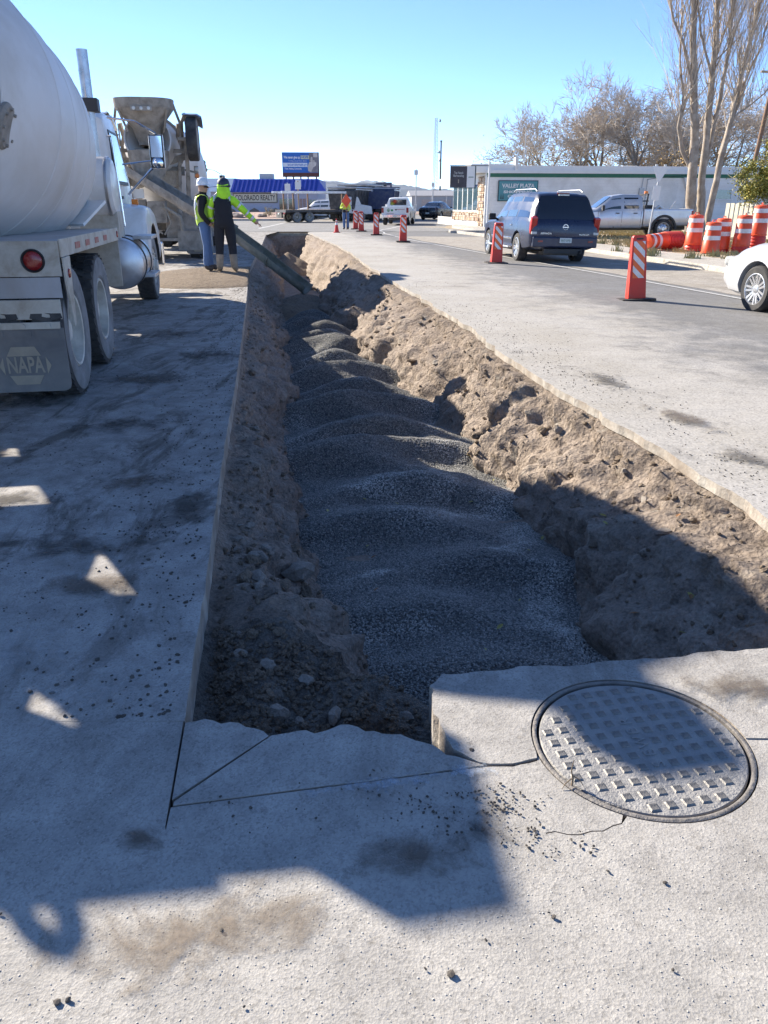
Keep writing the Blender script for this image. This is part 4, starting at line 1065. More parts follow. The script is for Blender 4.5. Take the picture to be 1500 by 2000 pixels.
M_plate = mat('number_plate', (0.55, 0.58, 0.55), 0.4, 0, 0.08, 20)
M_plategreen = mat('plate_green', (0.05, 0.14, 0.08), 0.4)
M_badge = mat('chrome_badge', (0.70, 0.70, 0.70), 0.25, 0.9, 0.04)

def car_wheel(parent, c, r, w, side, spokes=6, steel=False):
    cx, cy, cz = c; W = w / 2; rr = r * .68; n = 36
    m = MB(); m.lathe([(rr, -W), (r * .90, -W), (r * .98, -W * .8), (r, -W * .5), (r, W * .5), (r * .98, W * .8), (r * .90, W), (rr, W * .96)], (cx, cy, cz), (side, 0, 0), n)
    t = m.build('tyre', M_cartyre, parent, smooth=40)
    m = MB(); m.lathe([(rr, W * .96), (rr * .95, W * .98), (rr * .90, W * .75), (rr * .88, -W * .5), (0, -W * .5)], (cx, cy, cz), (side, 0, 0), n)
    m.build('rim', M_alloy if not steel else M_rim, t, smooth=40)
    if steel:
        m = MB(); m.lathe([(rr * .9, W * .3), (rr * .6, W * .55), (rr * .3, W * .8), (rr * .28, W), (0, W)], (cx, cy, cz), (side, 0, 0), 24)
        m.build('wheel_disc', M_alloy, t, smooth=40)
        m = MB()
        for k in range(8):
            a = 2 * pi * k / 8; m.cyl((cx + side * W * .38, cy + rr * .72 * cos(a), cz + rr * .72 * sin(a)), (cx + side * W * .50, cy + rr * .72 * cos(a), cz + rr * .72 * sin(a)), rr * .1, None, 8)
        m.build('wheel_hole', M_blackplastic, t)
        return t
    m = MB()
    for k in range(spokes):
        for d in (-.16, .16):
            a = 2 * pi * k / spokes
            p0 = Vector((cx + side * W * .62, cy + rr * .14 * cos(a + d * 2.4), cz + rr * .14 * sin(a + d * 2.4))); p1 = Vector((cx + side * W * .80, cy + rr * .93 * cos(a + d), cz + rr * .93 * sin(a + d)))
            m.beam(p0, p1, rr * .13, W * .2, up=(1, 0, 0))
    m.lathe([(rr * .26, W * .5), (rr * .24, W * .8), (rr * .1, W * .86), (0, W * .86)], (cx, cy, cz), (side, 0, 0), 20)
    m.build('spokes', M_alloy, t)
    return t

class Body:
    def __init__(s, st):
        a = np.array(st, float); s.Y = a[:, 0]; s.A = a[:, 1:]
        s.ys = np.unique(np.concatenate([np.linspace(s.Y[0], s.Y[-1], 64), s.Y[:3], s.Y[-3:]]))
        g = np.stack([np.interp(s.ys, s.Y, s.A[:, k]) for k in range(s.A.shape[1])], 1)
        k = g.copy()
        for i in range(2, len(g) - 2): k[i] = .25 * g[i - 1] + .5 * g[i] + .25 * g[i + 1]
        s.G = k
    def q(s, y): return [float(np.interp(y, s.ys, s.G[:, k])) for k in range(s.G.shape[1])]
    def half(s, y):
        zb, ze, zt, wb, we, wt = s.q(y)
        return [(0, zb), (.8 * wb, zb), (.955 * wb, zb + .06), (wb, zb + .2 * (ze - zb) + .04), (wb, zb + .58 * (ze - zb)), (wb * .988, ze - .05), (we, ze),
                ((we + wt) / 2 + .012 * (zt - ze), (ze + zt) / 2), (wt, zt - .06 * min(1, (zt - ze) * 3)), (wt * .93, zt - .02 * min(1, (zt - ze) * 3)), (wt * .55, zt + .006), (0, zt + .012)]
    def side(s, y, k, off=.006):
        h = s.half(y); a, b = h[6], h[8]; return (a[0] + (b[0] - a[0]) * k + off + .012 * (b[1] - a[1]) * 4 * k * (1 - k), y, a[1] + (b[1] - a[1]) * k)
    def top(s, x, y, off=.006):
        zb, ze, zt, wb, we, wt = s.q(y); e = .01; dz = (s.q(y + e)[2] - s.q(y - e)[2]) / (2 * e); n = Vector((0, -dz, 1)).normalized()
        z = zt + .012 - .010 * abs(x / max(wt, .1)); return (x, y + n.y * off, z + n.z * off)
    def mesh(s, wheels, ra, cut=True, extra=None):
        m = MB(); rings = []
        for y in s.ys:
            h = s.half(y); rings.append([(x, y, z) for x, z in h] + [(-x, y, z) for x, z in h[-2:0:-1]])
        n = len(rings[0]); V = [p for r in rings for p in r]
        F = [(i * n + j, i * n + (j + 1) % n, (i + 1) * n + (j + 1) % n, (i + 1) * n + j) for i in range(len(rings) - 1) for j in range(n)]
        F += [tuple(range(n))[::-1], tuple(range((len(rings) - 1) * n, len(rings) * n))]
        m.add(V, F); o = m.build('tmp', [], None)
        cs = []
        for (wy, wz) in wheels:
            for sd in (-1, 1):
                c = MB(); c.cyl((sd * .62, wy, wz), (sd * 1.3, wy, wz), ra, None, 28); cs.append(c)
        if extra: cs += extra
        for c in cs:
            co = c.build('cut', [], None); b = o.modifiers.new('b', 'BOOLEAN'); b.operation = 'DIFFERENCE'; b.solver = 'EXACT'; b.object = co; cs[cs.index(c)] = co
        me = evaluated_mesh(o)
        for c in cs: bpy.data.objects.remove(c)
        bpy.data.objects.remove(o)
        return me
def bodypart(name, me, m, parent, smooth=30):
    me.materials.clear(); me.materials.append(m); me.polygons.foreach_set('use_smooth', [True] * len(me.polygons)); me.set_sharp_from_angle(angle=R(smooth))
    me.name = name; return link(name, me, parent)
def side_glass(b, quad, name, m, parent, off=.006):
    """quad: (y_belt_rear, y_belt_front, y_top_front, y_top_rear, k0, k1)"""
    for s in (-1, 1):
        g = MB(); y0, y1, y2, y3, k0, k1 = quad
        def fn(u, v):
            y = (y0 + (y1 - y0) * u) * (1 - v) + (y3 + (y2 - y3) * u) * v; p = b.side(y, k0 + (k1 - k0) * v, off); return (s * p[0], p[1], p[2])
        g.grid(fn, 8, 5); g.build(name, m, parent, smooth=180)
def top_glass(b, y0, y1, w0, w1, name, m, parent, off=.007):
    g = MB(); g.grid(lambda u, v: b.top((w0 + (w1 - w0) * v) * (2 * u - 1), y0 + (y1 - y0) * v, off), 8, 6); return g.build(name, m, parent, smooth=180)

def suv(label, loc, rz, paint, scale=1.0, detail=True, tilt=0.0, name='parked_suv'):
    T = root(name, label, 'suv', loc, rz); T.scale = (scale,) * 3; T.rotation_euler = (0, tilt, rz)
    b = Body([(-2.66, .56, .96, 1.00, .86, .84, .80), (-2.63, .46, 1.05, 1.12, .95, .92, .86), (-2.55, .42, 1.12, 1.30, .985, .95, .82), (-2.30, .38, 1.15, 1.80, 1.0, .965, .72), (-2.10, .36, 1.16, 1.865, 1.0, .97, .72),
              (-1.0, .32, 1.16, 1.905, 1.0, .97, .73), (.2, .32, 1.14, 1.885, 1.0, .97, .72), (.62, .32, 1.13, 1.80, 1.0, .96, .70), (1.32, .32, 1.10, 1.19, 1.0, .95, .80), (1.8, .33, 1.07, 1.14, .99, .92, .82),
              (2.3, .36, 1.0, 1.07, .96, .88, .80), (2.55, .40, .88, .98, .88, .80, .72), (2.63, .52, .80, .86, .80, .74, .66)])
    bo = bodypart('body', b.mesh([(-1.40, .40), (1.73, .40)], .46), paint, T)
    for (y, s) in [(-1.40, 1), (-1.40, -1), (1.73, 1), (1.73, -1)]: car_wheel(T, (s * .86, y, .395), .395, .26, s, 6)
    top_glass(b, -2.60, -2.27, .84, .66, 'rear_window', M_tint, bo); top_glass(b, .66, 1.30, .64, .76, 'windscreen', M_tint, bo)
    side_glass(b, (-2.28, -1.22, -1.22, -2.06, .10, .90), 'quarter_window', M_tint if detail else M_sideglass, bo)
    side_glass(b, (-1.08, -.22, -.22, -1.08, .10, .90), 'rear_door_window', M_sideglass, bo); side_glass(b, (-.12, 1.05, .48, -.12, .10, .90), 'front_door_window', M_sideglass, bo)
    m = MB(); m.bb(-.93, .93, -2.74, -2.58, .46, .74); bp = m.build('rear_bumper', paint, T, bevel=.04)
    for s in (-1, 1):
        m = MB(); m.box((s * .90, -2.56, 1.03), (.17, .18, .46), (R(12), 0, 0)); m.build('tail_lamp', mat('bright_red_lens', (.42, .012, .012), .2, 0, .1, 10, coat=.5), T, bevel=.03)
        m = MB(); m.box((s * .89, -2.60, .83), (.15, .14, .07)); m.build('reverse_lamp', M_clear_lens, T, bevel=.012)
        m = MB(); m.box((s * .72, -2.745, .62), (.14, .012, .045)); m.build('reflector', M_redlens, bp)
        m = MB(); m.box((s * 1.10, .98, 1.20), (.22, .14, .19)); m.beam((s * .94, .95, 1.14), (s * 1.05, .98, 1.14), .08, .06); m.build('door_mirror', M_blackplastic, T, bevel=.03)
        m = MB(); m.tube([(s * .66, -1.95, 1.90), (s * .66, -1.75, 1.965), (s * .67, .0, 1.965), (s * .66, .25, 1.90)], .018, 8); m.build('roof_rail', M_alu, T, smooth=60)
        m = MB(); m.bb(*sorted((s * .97, s * 1.10)), -.95, 1.25, .36, .41); m.build('side_step', M_alu, T, bevel=.015)
        m = MB(); m.bb(*sorted((s * .995, s * 1.016)), -.95, -.16, .60, .66); m.bb(*sorted((s * .995, s * 1.016)), -.12, 1.2, .60, .66); split(m, 'door_moulding', M_chrome, T, bevel=.006)
        for y in (-.86, .05):
            m = MB(); m.bb(*sorted((s * .985, s * 1.02)), y, y + .16, .985, 1.02); m.build('door_handle', M_chrome, T, bevel=.01)
        for y in (-.16, 1.16):
            m = MB(); m.grid(lambda u, v: (s * (b.half(y + u * .012)[4][0] + .003 - .012 * abs(v - .5)), y + u * .012, .45 + .66 * v), 1, 6); m.build('door_gap', M_blackplastic, T)
        m = MB(); m.box((s * .68, 2.56, .86), (.30, .12, .18)); m.build('headlamp', M_clear_lens, T, bevel=.03)
    m = MB(); m.bb(-.6, .6, 2.60, 2.66, .55, .85); m.build('grille', M_chrome, T, bevel=.02)
    m = MB(); m.box((0, -2.20, 1.86), (.34, .05, .03)); m.build('brake_lamp', M_redlens, T); m = MB(); m.box((0, -2.27, 1.815), (.30, .04, .035)); m.build('cargo_lamp', M_clear_lens, T)
    m = MB(); m.bb(-.17, .17, -2.765, -2.74, .585, .715); pl = m.build('number_plate', M_plate, T)
    if detail:
        text('867-UMJ', .06, M_plategreen, pl, (0, -2.767, .648), width=.26, ext=.001)
        m = MB(); m.lathe([(.062, -.004), (.062, .012), (.078, .012), (.078, -.004)], (0, -2.648, .99), (0, -1, 0), 28); m.bb(-.085, .085, -2.668, -2.645, .978, 1.002); m.build('badge', M_badge, T)
        text('ARMADA', .05, M_badge, T, (-.55, -2.668, .82), width=.32); text('PLATINUM', .035, M_badge, T, (.55, -2.668, .80), width=.28)
    m = MB(); m.bb(-.55, .55, -2.62, -2.45, .30, .42); m.cyl((.5, -2.7, .34), (.5, -2.4, .36), .035, None, 10); m.build('tow_hitch', M_blackplastic, T)
    m = MB(); m.bb(-.72, .72, -1.5, -1.3, .30, .40); m.bb(-.5, .5, -2.4, 2.2, .24, .34); m.build('underbody', M_frame, T)
    return T
def sedan(label, loc, rz, paint, scale=1.0, tilt=0.0, name='parked_car', detail=True):
    T = root(name, label, 'car', loc, rz); T.scale = (scale,) * 3; T.rotation_euler = (0, tilt, rz)
    b = Body([(-2.42, .50, .80, .86, .70, .68, .62), (-2.36, .36, .90, .98, .82, .78, .72), (-2.1, .26, .96, 1.06, .89, .84, .76), (-1.6, .22, .97, 1.12, .915, .86, .70), (-1.05, .2, .97, 1.40, .915, .87, .60), (-.6, .2, .97, 1.475, .915, .87, .58),
              (.1, .2, .96, 1.48, .915, .87, .58), (.45, .2, .95, 1.42, .915, .87, .58), (1.25, .2, .92, 1.02, .915, .86, .68), (1.7, .2, .86, .97, .91, .82, .70), (2.1, .22, .78, .88, .87, .74, .62), (2.36, .30, .66, .74, .74, .62, .52), (2.44, .36, .58, .62, .60, .52, .44)])
    bo = bodypart('body', b.mesh([(-1.38, .34), (1.38, .34)], .395), paint, T)
    for (y, s) in [(-1.38, 1), (-1.38, -1), (1.38, 1), (1.38, -1)]: car_wheel(T, (s * .79, y, .335), .335, .215, s, 7)
    top_glass(b, -1.55, -1.02, .62, .52, 'rear_window', M_tint, bo); top_glass(b, .46, 1.22, .52, .64, 'windscreen', M_tint, bo)
    side_glass(b, (-1.25, -.12, -.12, -.80, .12, .86), 'rear_door_window', M_sideglass, bo); side_glass(b, (-.04, 1.0, .38, -.04, .12, .86), 'front_door_window', M_sideglass, bo)
    for s in (-1, 1):
        m = MB(); m.box((s * .66, -2.33, .84), (.26, .12, .16)); m.build('tail_lamp', M_redlens, T, bevel=.03)
        m = MB(); m.box((s * .66, 2.24, .68), (.30, .22, .14), (0, 0, -s * .35)); m.build('headlamp', M_clear_lens, T, bevel=.04)
        m = MB(); m.box((s * 1.0, .85, 1.0), (.18, .12, .13)); m.build('door_mirror', paint, T, bevel=.03)
        m = MB(); m.bb(*sorted((s * .905, s * .93)), -.95, 1.0, .28, .31); m.build('sill_trim', M_blackplastic, T)
        for y in (-.75, .15):
            m = MB(); m.bb(*sorted((s * .90, s * .935)), y, y + .14, .86, .885); m.build('door_handle', paint, T, bevel=.008)
        for y in (-.08, 1.02):
            m = MB(); m.grid(lambda u, v: (s * (b.half(y + u * .01)[4][0] + .003 - .010 * abs(v - .5)), y + u * .01, .36 + .55 * v), 1, 6); m.build('door_gap', M_blackplastic, T)
    m = MB(); m.bb(-.45, .45, 2.36, 2.44, .42, .60); m.build('grille', M_blackplastic, T, bevel=.02)
    m = MB(); m.bb(-.78, .78, -2.46, -2.34, .42, .66); bp = m.build('rear_bumper', paint, T, bevel=.05)
    m = MB(); m.bb(-.17, .17, -2.48, -2.455, .50, .62); m.build('number_plate', M_plate, T)
    m = MB(); m.bb(-.5, .5, -2.1, 2.0, .15, .25); m.build('underbody', M_frame, T)
    return T
def pickup(label, loc, rz, paint, scale=1.0, kind='silver', name='pickup_truck'):
    T = root(name, label, 'pickup', loc, rz); T.scale = (scale,) * 3
    b = Body([(-.66, .42, 1.20, 1.30, .97, .94, .85), (-.62, .40, 1.22, 1.82, .98, .95, .68), (-.45, .40, 1.22, 1.89, .98, .95, .69), (.3, .40, 1.20, 1.90, .98, .95, .69), (.78, .40, 1.20, 1.83, .98, .95, .67), (1.52, .40, 1.18, 1.27, .98, .93, .80),
              (2.0, .42, 1.14, 1.24, .98, .90, .80), (2.6, .45, 1.06, 1.17, .97, .86, .76), (2.88, .48, .95, 1.05, .92, .80, .70), (2.95, .55, .85, .92, .84, .74, .64)])
    bo = bodypart('cab', b.mesh([(1.92, .42)], .50), paint, T)
    bd = Body([(-2.92, .55, 1.22, 1.26, .97, .965, .95), (-2.88, .52, 1.22, 1.27, .98, .97, .955), (-.75, .45, 1.22, 1.27, .98, .97, .955), (-.70, .45, 1.22, 1.27, .975, .965, .95)])
    be = bodypart('bed', bd.mesh([(-1.65, .42)], .50, extra=[MB().bb(-.82, .82, -2.82, -.78, .80, 2.0)]), paint, T)
    m = MB(); m.bb(-.84, .84, -2.84, -.76, .78, .81); m.build('bed_floor', M_blackplastic, be)
    for (y, s) in [(-1.65, 1), (-1.65, -1), (1.92, 1), (1.92, -1)]:
        car_wheel(T, (s * .86, y, .41), .41, .27, s, 8, steel=(kind == 'silver'))
        m = MB(); m.lathe([(.49, 0), (.58, 0), (.585, .05), (.49, .06)], (s * .965, y, .42), (s, 0, 0), 22, 0, 0, 2 * pi)
        m = MB()
        N = 18; V = []
        for k in range(N + 1):
            a = -.12 + (pi + .24) * k / N
            for r, x in ((.485, .94), (.50, 1.02), (.58, 1.02), (.60, .97)): V.append((s * x, y + r * cos(a), .42 + r * sin(a)))
        m.add(V, [(k * 4 + j, k * 4 + j + 1, k * 4 + 5 + j, k * 4 + 4 + j) for k in range(N) for j in range(3)]); m.build('wheel_flare', M_blackplastic if kind == 'silver' else paint, T, smooth=40, fix=False)
    top_glass(b, .82, 1.48, .62, .74, 'windscreen', M_glass, bo)
    g = MB(); g.bb(-.60, .60, -.675, -.655, 1.36, 1.74); g.build('rear_window', M_tint, bo, bevel=.005)
    side_glass(b, (-.46, .22, .22, -.42, .10, .86), 'rear_door_window', M_tint, bo); side_glass(b, (.36, 1.34, .80, .36, .10, .86), 'front_door_window', M_sideglass, bo)
    for s in (-1, 1):
        m = MB(); m.box((s * .90, -2.90, 1.02), (.16, .10, .34)); m.build('tail_lamp', M_redlens, T, bevel=.015)
        m = MB(); m.box((s * 1.12, 1.22, 1.30), (.20, .12, .24)); m.beam((s * .94, 1.2, 1.22), (s * 1.08, 1.22, 1.24), .05, .05); m.build('door_mirror', M_blackplastic if kind == 'silver' else paint, T, bevel=.02)
        for y in (-.40, .42):
            m = MB(); m.bb(*sorted((s * .965, s * 1.0)), y, y + .18, 1.06, 1.10); m.build('door_handle', M_blackplastic, T, bevel=.008)
        for y in (-.58, .29, 1.38):
            m = MB(); m.grid(lambda u, v: (s * (b.half(y + u * .014)[4][0] + .003 - .012 * abs(v - .5)), y + u * .014, .50 + .66 * v), 1, 6); m.build('door_gap', M_blackplastic, T)
        m = MB(); m.box((s * .74, 2.86, .93), (.30, .10, .26)); m.build('headlamp', M_clear_lens, T, bevel=.02)
    m = MB(); m.bb(-.90, .90, -3.06, -2.93, .52, .74); m.build('rear_bumper', M_chrome if kind != 'silver' else M_alu, T, bevel=.025)
    m = MB(); m.bb(-.95, .95, 2.92, 3.06, .45, .72); m.build('front_bumper', M_chrome, T, bevel=.03)
    m = MB(); m.bb(-.55, .55, 2.90, 2.98, .74, 1.06); m.build('grille', M_chrome, T, bevel=.02)
    m = MB(); m.bb(-.45, .45, -2.8, 2.7, .34, .50); m.build('underbody', M_frame, T)
    m = MB(); m.bb(-.16, .16, -3.075, -3.062, .56, .68); m.build('number_plate', M_plate, T)
    if kind == 'silver':
        m = MB(); m.bb(-.75, .75, -2.95, -2.925, .78, 1.24); m.build('tailgate', mat('tan_tailgate', (.42, .37, .28), .6, 0, .1), be, bevel=.01)
        m = MB(); 
        for s in (-1, 1): m.beam((s * .8, -.80, 1.28), (s * .72, -.86, 1.9), .06, .06)
        m.beam((-.74, -.86, 1.88), (.74, -.86, 1.88), .07, .07); m.beam((-.74, -.88, 1.60), (.74, -.88, 1.60), .05, .05); m.build('headache_rack', M_blackplastic, T)
        m = MB(); m.cyl((-.35, -.86, 1.92), (-.35, -.86, 2.03), .10, .08, 14); m.build('beacon', M_orange_lens, T, smooth=40)
        m = MB(); m.box((.55, -1.25, 1.30), (.5, .35, .25)); m.build('tool_box', M_blackplastic, be, bevel=.02)
        m = MB(); m.beam((-.4, -1.8, 1.0), (-.7, -2.15, 1.62), .04, .04); m.tube([(-.4, -1.3, 1.25), (0, -1.6, 1.36), (.4, -1.9, 1.25)], .07, 8); split(m, 'bed_load', M_alu, be)
        m = MB(); m.bb(-1.005, -.985, 1.55, 2.15, .95, .99); m.bb(.985, 1.005, 1.55, 2.15, .95, .99); split(m, 'fender_badge', M_badge, T)
    else:
        m = MB(); m.lathe([(0, .004), (.11, .004), (.11, 0)], (-.48, -2.925, 1.02), (0, -1, 0), 20); m.build('green_decal', mat('decal_green', (.02, .22, .06), .5), be)
        text('79', .13, M_carwhite, be, (-.48, -2.931, 1.02)); m = MB(); m.bb(-.30, -.14, -2.928, -2.923, .95, 1.08); m.build('green_decal', MATS['decal_green'], be)
        m = MB(); m.bb(-.62, -.1, -2.928, -2.923, .80, .83); m.bb(.15, .7, -2.928, -2.923, 1.06, 1.10); split(m, 'decal_line', M_red, be)
        m = MB(); m.prism([(-.03, 1.1), (.17, 1.1), (.07, .98)], 'y', -2.929, -2.923); m.build('badge', M_blackplastic, be)
    return T

# ---- placement on the sloping lane
tilt_lane = math.atan(.022)
big_suv = suv('dark navy SUV with chrome roof rails driving away behind the striped channelizer', (4.62, 25.2, -.105), R(8.0), M_navy, 1.0, True, R(1.2), 'navy_suv')
silver_pick = pickup('silver crew cab work pickup parked before the plaza wall, amber beacon on its rack', (11.3, 38.9, -.005), R(88), M_silver, 1.0, 'silver', 'silver_pickup')
car_r = sedan('pale silver sedan entering at the photo edge, only its front wheel and wing in view', (6.97, 11.15, -.105), R(12), M_palesilver, 1.05, R(.8), 'silver_sedan')
pickup('white pickup with green decals on its tailgate, seen from behind past the channelizers', (1.15, 62.5, .013), R(-7), M_carwhite, 1.0, 'white', 'white_pickup')
sedan('small black sedan driving away on the far side road', (5.2, 80.5, .013), R(-24), M_carblack, 1.1, 0, 'black_sedan')
suv('grey blue SUV waiting beyond the black sedan', (13.2, 108, .0), R(120), M_greyblue, .95, False, 0, 'grey_suv')
suv('white van facing the junction beside the plaza windows', (17.6, 112, .0), R(150), M_carwhite, 1.0, False, 0, 'white_van')
suv('white minivan parked behind the flatbed truck', (-6.3, 84, .0), R(72), M_carwhite, .95, False, 0, 'white_minivan')

# ---- dump trucks and the flatbed at the junction
M_bedblack = mat('black_dump_bed', (.035, .036, .04), .55, .1, .2, 3, dirt=(.16, .15, .14), damt=.35, dscale=3)
M_bedblue = mat('dark_blue_dump_bed', (.03, .045, .12), .5, .1, .2, 3, dirt=(.14, .14, .14), damt=.3, dscale=3)
M_wood = mat('weathered_deck_wood', (.34, .26, .16), .85, 0, .2, 8, bmp=.4, bscale=20)
M_rust = mat('rusty_steel', (.20, .12, .075), .85, 0, .3, 6)
def dump_truck(label, loc, rz, bedm, cabm, name):
    T = root(name, label, 'dump truck', loc, rz, 'dump trucks waiting at the junction'); T.scale = (1.0,) * 3
    m = MB(); m.bb(-.42, -.32, -2.3, 5.4, .75, 1.0); m.bb(.32, .42, -2.3, 5.4, .75, 1.0); m.bb(-.32, .32, -2.2, -2.1, .78, .96); m.bb(-.32, .32, 4.9, 5.0, .78, .96); m.build('chassis', M_frame, T)
    for y in (-1.2, .2):
        for s in (-1, 1): wheel(T, (s * 1.0, y, .52), .52, .45, s, dual=True, lugs=False, n=24)
    for s in (-1, 1): wheel(T, (s * 1.03, 4.6, .52), .52, .3, s, front=True, lugs=False, n=24)
    # bed: slanted sides, ribs, open top, tailgate, cab shield
    m = MB()
    for s in (-1, 1):
        m.prism([(s * 1.02, 1.10), (s * 1.22, 2.55), (s * 1.28, 2.55), (s * 1.08, 1.10)], 'y', -2.35, 2.6)
    m.bb(-1.05, 1.05, -2.3, 2.6, 1.04, 1.12)
    m.prism([(-1.08, 1.06), (1.08, 1.06), (1.26, 2.75), (-1.26, 2.75)], 'y', 2.55, 2.62)
    bed = m.build('dump_bed', bedm, T)
    for s in (-1, 1):
        for y in (-1.6, -.7, .2, 1.1, 2.0):
            r = MB(); r.beam((s * 1.10, y, 1.12), (s * 1.29, y, 2.5), .05, .08); r.build('side_rib', bedm, bed)
        r = MB(); r.beam((s * 1.27, -2.36, 2.58), (s * 1.27, 2.6, 2.58), .10, .09); r.build('top_rail', M_alu, bed)
    m = MB(); m.prism([(-1.06, 1.0), (1.06, 1.0), (1.24, 2.45), (-1.24, 2.45)], 'y', -2.44, -2.37); tg = m.build('tailgate', bedm, bed)
    for z in (1.3, 1.75, 2.2):
        r = MB(); r.beam((-1.1, -2.46, z), (1.1, -2.46, z), .05, .06); r.build('tailgate_rib', bedm, tg)
    m = MB(); m.bb(-1.2, 1.2, 2.62, 4.1, 2.86, 2.92); m.bb(-1.2, 1.2, 4.06, 4.12, 2.72, 2.90); m.build('cab_shield', bedm, bed)
    m = MB(); m.tube([(-1.3, 2.6, 2.75), (-1.3, -2.3, 2.72)], .06, 8); m.tube([(-1.3, -2.3, 2.72), (1.3, -2.3, 2.72)], .05, 8); m.tube([(1.3, -2.3, 2.72), (1.3, 2.6, 2.75)], .05, 8); m.build('tarp_arm', M_alu, bed, smooth=50)
    for s in (-1, 1):
        r = MB(); r.box((s * .85, -2.42, .90), (.25, .04, .12)); r.build('tail_lamp', M_redlens, T)
        r = MB(); r.bb(s * .95 - .3, s * .95 + .3, -1.95, -1.93, .2, .95); r.build('mudflap', M_blackplastic, T)
        r = MB(); r.box((s * 1.3, 4.15, 1.95), (.12, .12, .35)); r.beam((s * 1.0, 4.2, 1.9), (s * 1.3, 4.2, 2.0), .03, .03); r.build('mirror', M_alu, T)
    m = MB(); m.prism([(2.9, .95), (2.9, 2.5), (3.0, 2.62), (4.05, 2.62), (4.35, 1.85), (5.6, 1.65), (5.7, .95)], 'x', -1.0, 1.0); c = m.build('cab', cabm, T, bevel=.06)
    for s in (-1, 1):
        r = MB(); r.prism([(3.15, 1.8), (4.1, 1.8), (3.95, 2.4), (3.15, 2.4)], 'x', *sorted((s * 1.0, s * 1.012))); r.build('side_window', M_glass, c)
    m = MB(); m.bb(-1.15, 1.15, 5.7, 5.85, .5, .85); m.build('bumper', M_chrome, T)
    return T
dump_truck('black dump truck with ribbed tailgate standing behind the flagger', (-3.0, 73.2, .013), R(-14), M_bedblack, M_carwhite, 'black_dump_truck')
tall = dump_truck('taller grey bedded dump truck standing ahead of the black one', (-2.35, 83, .013), R(-16), mat('grey_dump_bed', (.16, .16, .165), .6, .1, .2, 3), M_carwhite, 'grey_dump_truck')
tall.scale = (1.15,) * 3
dump_truck('dark blue dump truck standing just behind the white pickup', (-.05, 77, .013), R(-6), M_bedblue, M_bedblue, 'blue_dump_truck')
T = root('flatbed_truck', 'flatbed work truck with wooden deck and stake rack, its rear towards the trench', 'flatbed truck', (-6.9, 69.5, .013), R(-62))
m = MB(); m.bb(-.45, -.35, -1.8, 6.2, .62, .82); m.bb(.35, .45, -1.8, 6.2, .62, .82); m.bb(-.35, .35, -1.7, -1.5, .64, .8); m.bb(-.35, .35, 4, 4.2, .64, .8); m.build('chassis', M_frame, T)
for k in range(9):
    m = MB(); m.bb(-1.2 + k * .268, -.94 + k * .268, -1.9, 3.6, .93, .985); m.build('deck_board', M_wood, T)
m = MB(); m.bb(-1.23, -1.2, -1.9, 3.6, .80, .99); m.bb(1.215, 1.245, -1.9, 3.6, .80, .99); m.bb(-1.2, 1.215, -1.95, -1.905, .78, .99); m.bb(-1.1, 1.1, -1.9, 3.5, .83, .925); m.build('deck_frame', M_bedblack, T)
for s in (-1, 1):
    for y in (-.9, .2): wheel(T, (s * .95, y, .42), .42, .40, s, dual=True, lugs=False, n=20)
    wheel(T, (s * .95, 5.0, .42), .42, .26, s, front=True, lugs=False, n=20)
    m = MB(); m.box((s * .9, -1.96, .72), (.3, .05, .12)); m.build('tail_lamp', M_redlens, T)
for x, y in ((-1.1, -1.2), (-1.1, 1.0), (-1.1, 3.2), (1.1, -1.2), (1.1, 3.2)):
    m = MB(); m.bb(x - .05, x + .05, y - .05, y + .05, .99, 2.25); m.build('stake', M_rust, T)
for x in (-1.1, 1.1):
    m = MB(); m.bb(x - .06, x + .06, -2.2, 3.6, 2.25, 2.42); m.build('rack_rail', M_alu, T)
m = MB(); m.bb(-.6, .6, -2.1, -1.96, .35, .75); m.build('rear_bumper', M_frame, T)
m = MB(); m.prism([(3.7, .7), (3.7, 2.0), (4.8, 2.0), (5.1, 1.4), (6.1, 1.25), (6.2, .6)], 'x', -.95, .95); m.build('cab', M_carwhite, T, bevel=.05)
m = MB(); m.bb(-.14, .14, -2.12, -2.102, .62, .74); m.build('number_plate', M_plate, T)
# ------------------------------------------------------------------ manhole
M_iron = mat('cast_iron', (0.21, 0.21, 0.212), 0.65, 0.15, 0.4, 24, bmp=.6, bscale=90, dirt=(0.37, 0.355, 0.33), damt=0.62, dscale=9)
M_ironstud = mat('worn_iron_stud', (0.13, 0.128, 0.128), 0.5, 0.5, 0.35, 40, bmp=.4, bscale=120, dirt=(0.30, 0.28, 0.245), damt=0.45, dscale=22)
M_ironrim = mat('rusty_frame_iron', (0.19, 0.175, 0.165), 0.75, 0.3, 0.4, 25, bmp=.6, bscale=60, dirt=(0.27, 0.25, 0.22), damt=0.45, dscale=12)
MH = root('manhole', 'round cast iron sewer manhole cover with square studs, set in the front pavement', 'manhole', (MHX, MHY, 0), R(12))
m = MB(); r0 = MHR
m.lathe([(r0 - .010, -.20), (r0 - .008, -.03), (r0 - .006, .001), (r0 - .003, .003), (r0 + .003, .003), (r0 + .008, .0005), (r0 + .010, -.2)], (0, 0, 0), (0, 0, 1), 96)
m.build('frame_ring', M_ironrim, MH, smooth=40)
m = MB(); rc = r0 - .013
m.lathe([(rc, -.05), (rc, -.006), (rc - .004, -.001), (rc - .02, .0), (.2, .001), (0, .001)], (0, 0, 0), (0, 0, 1), 96)
cover = m.build('cover', M_iron, MH, smooth=40)
sm = MB(); s2 = .0125
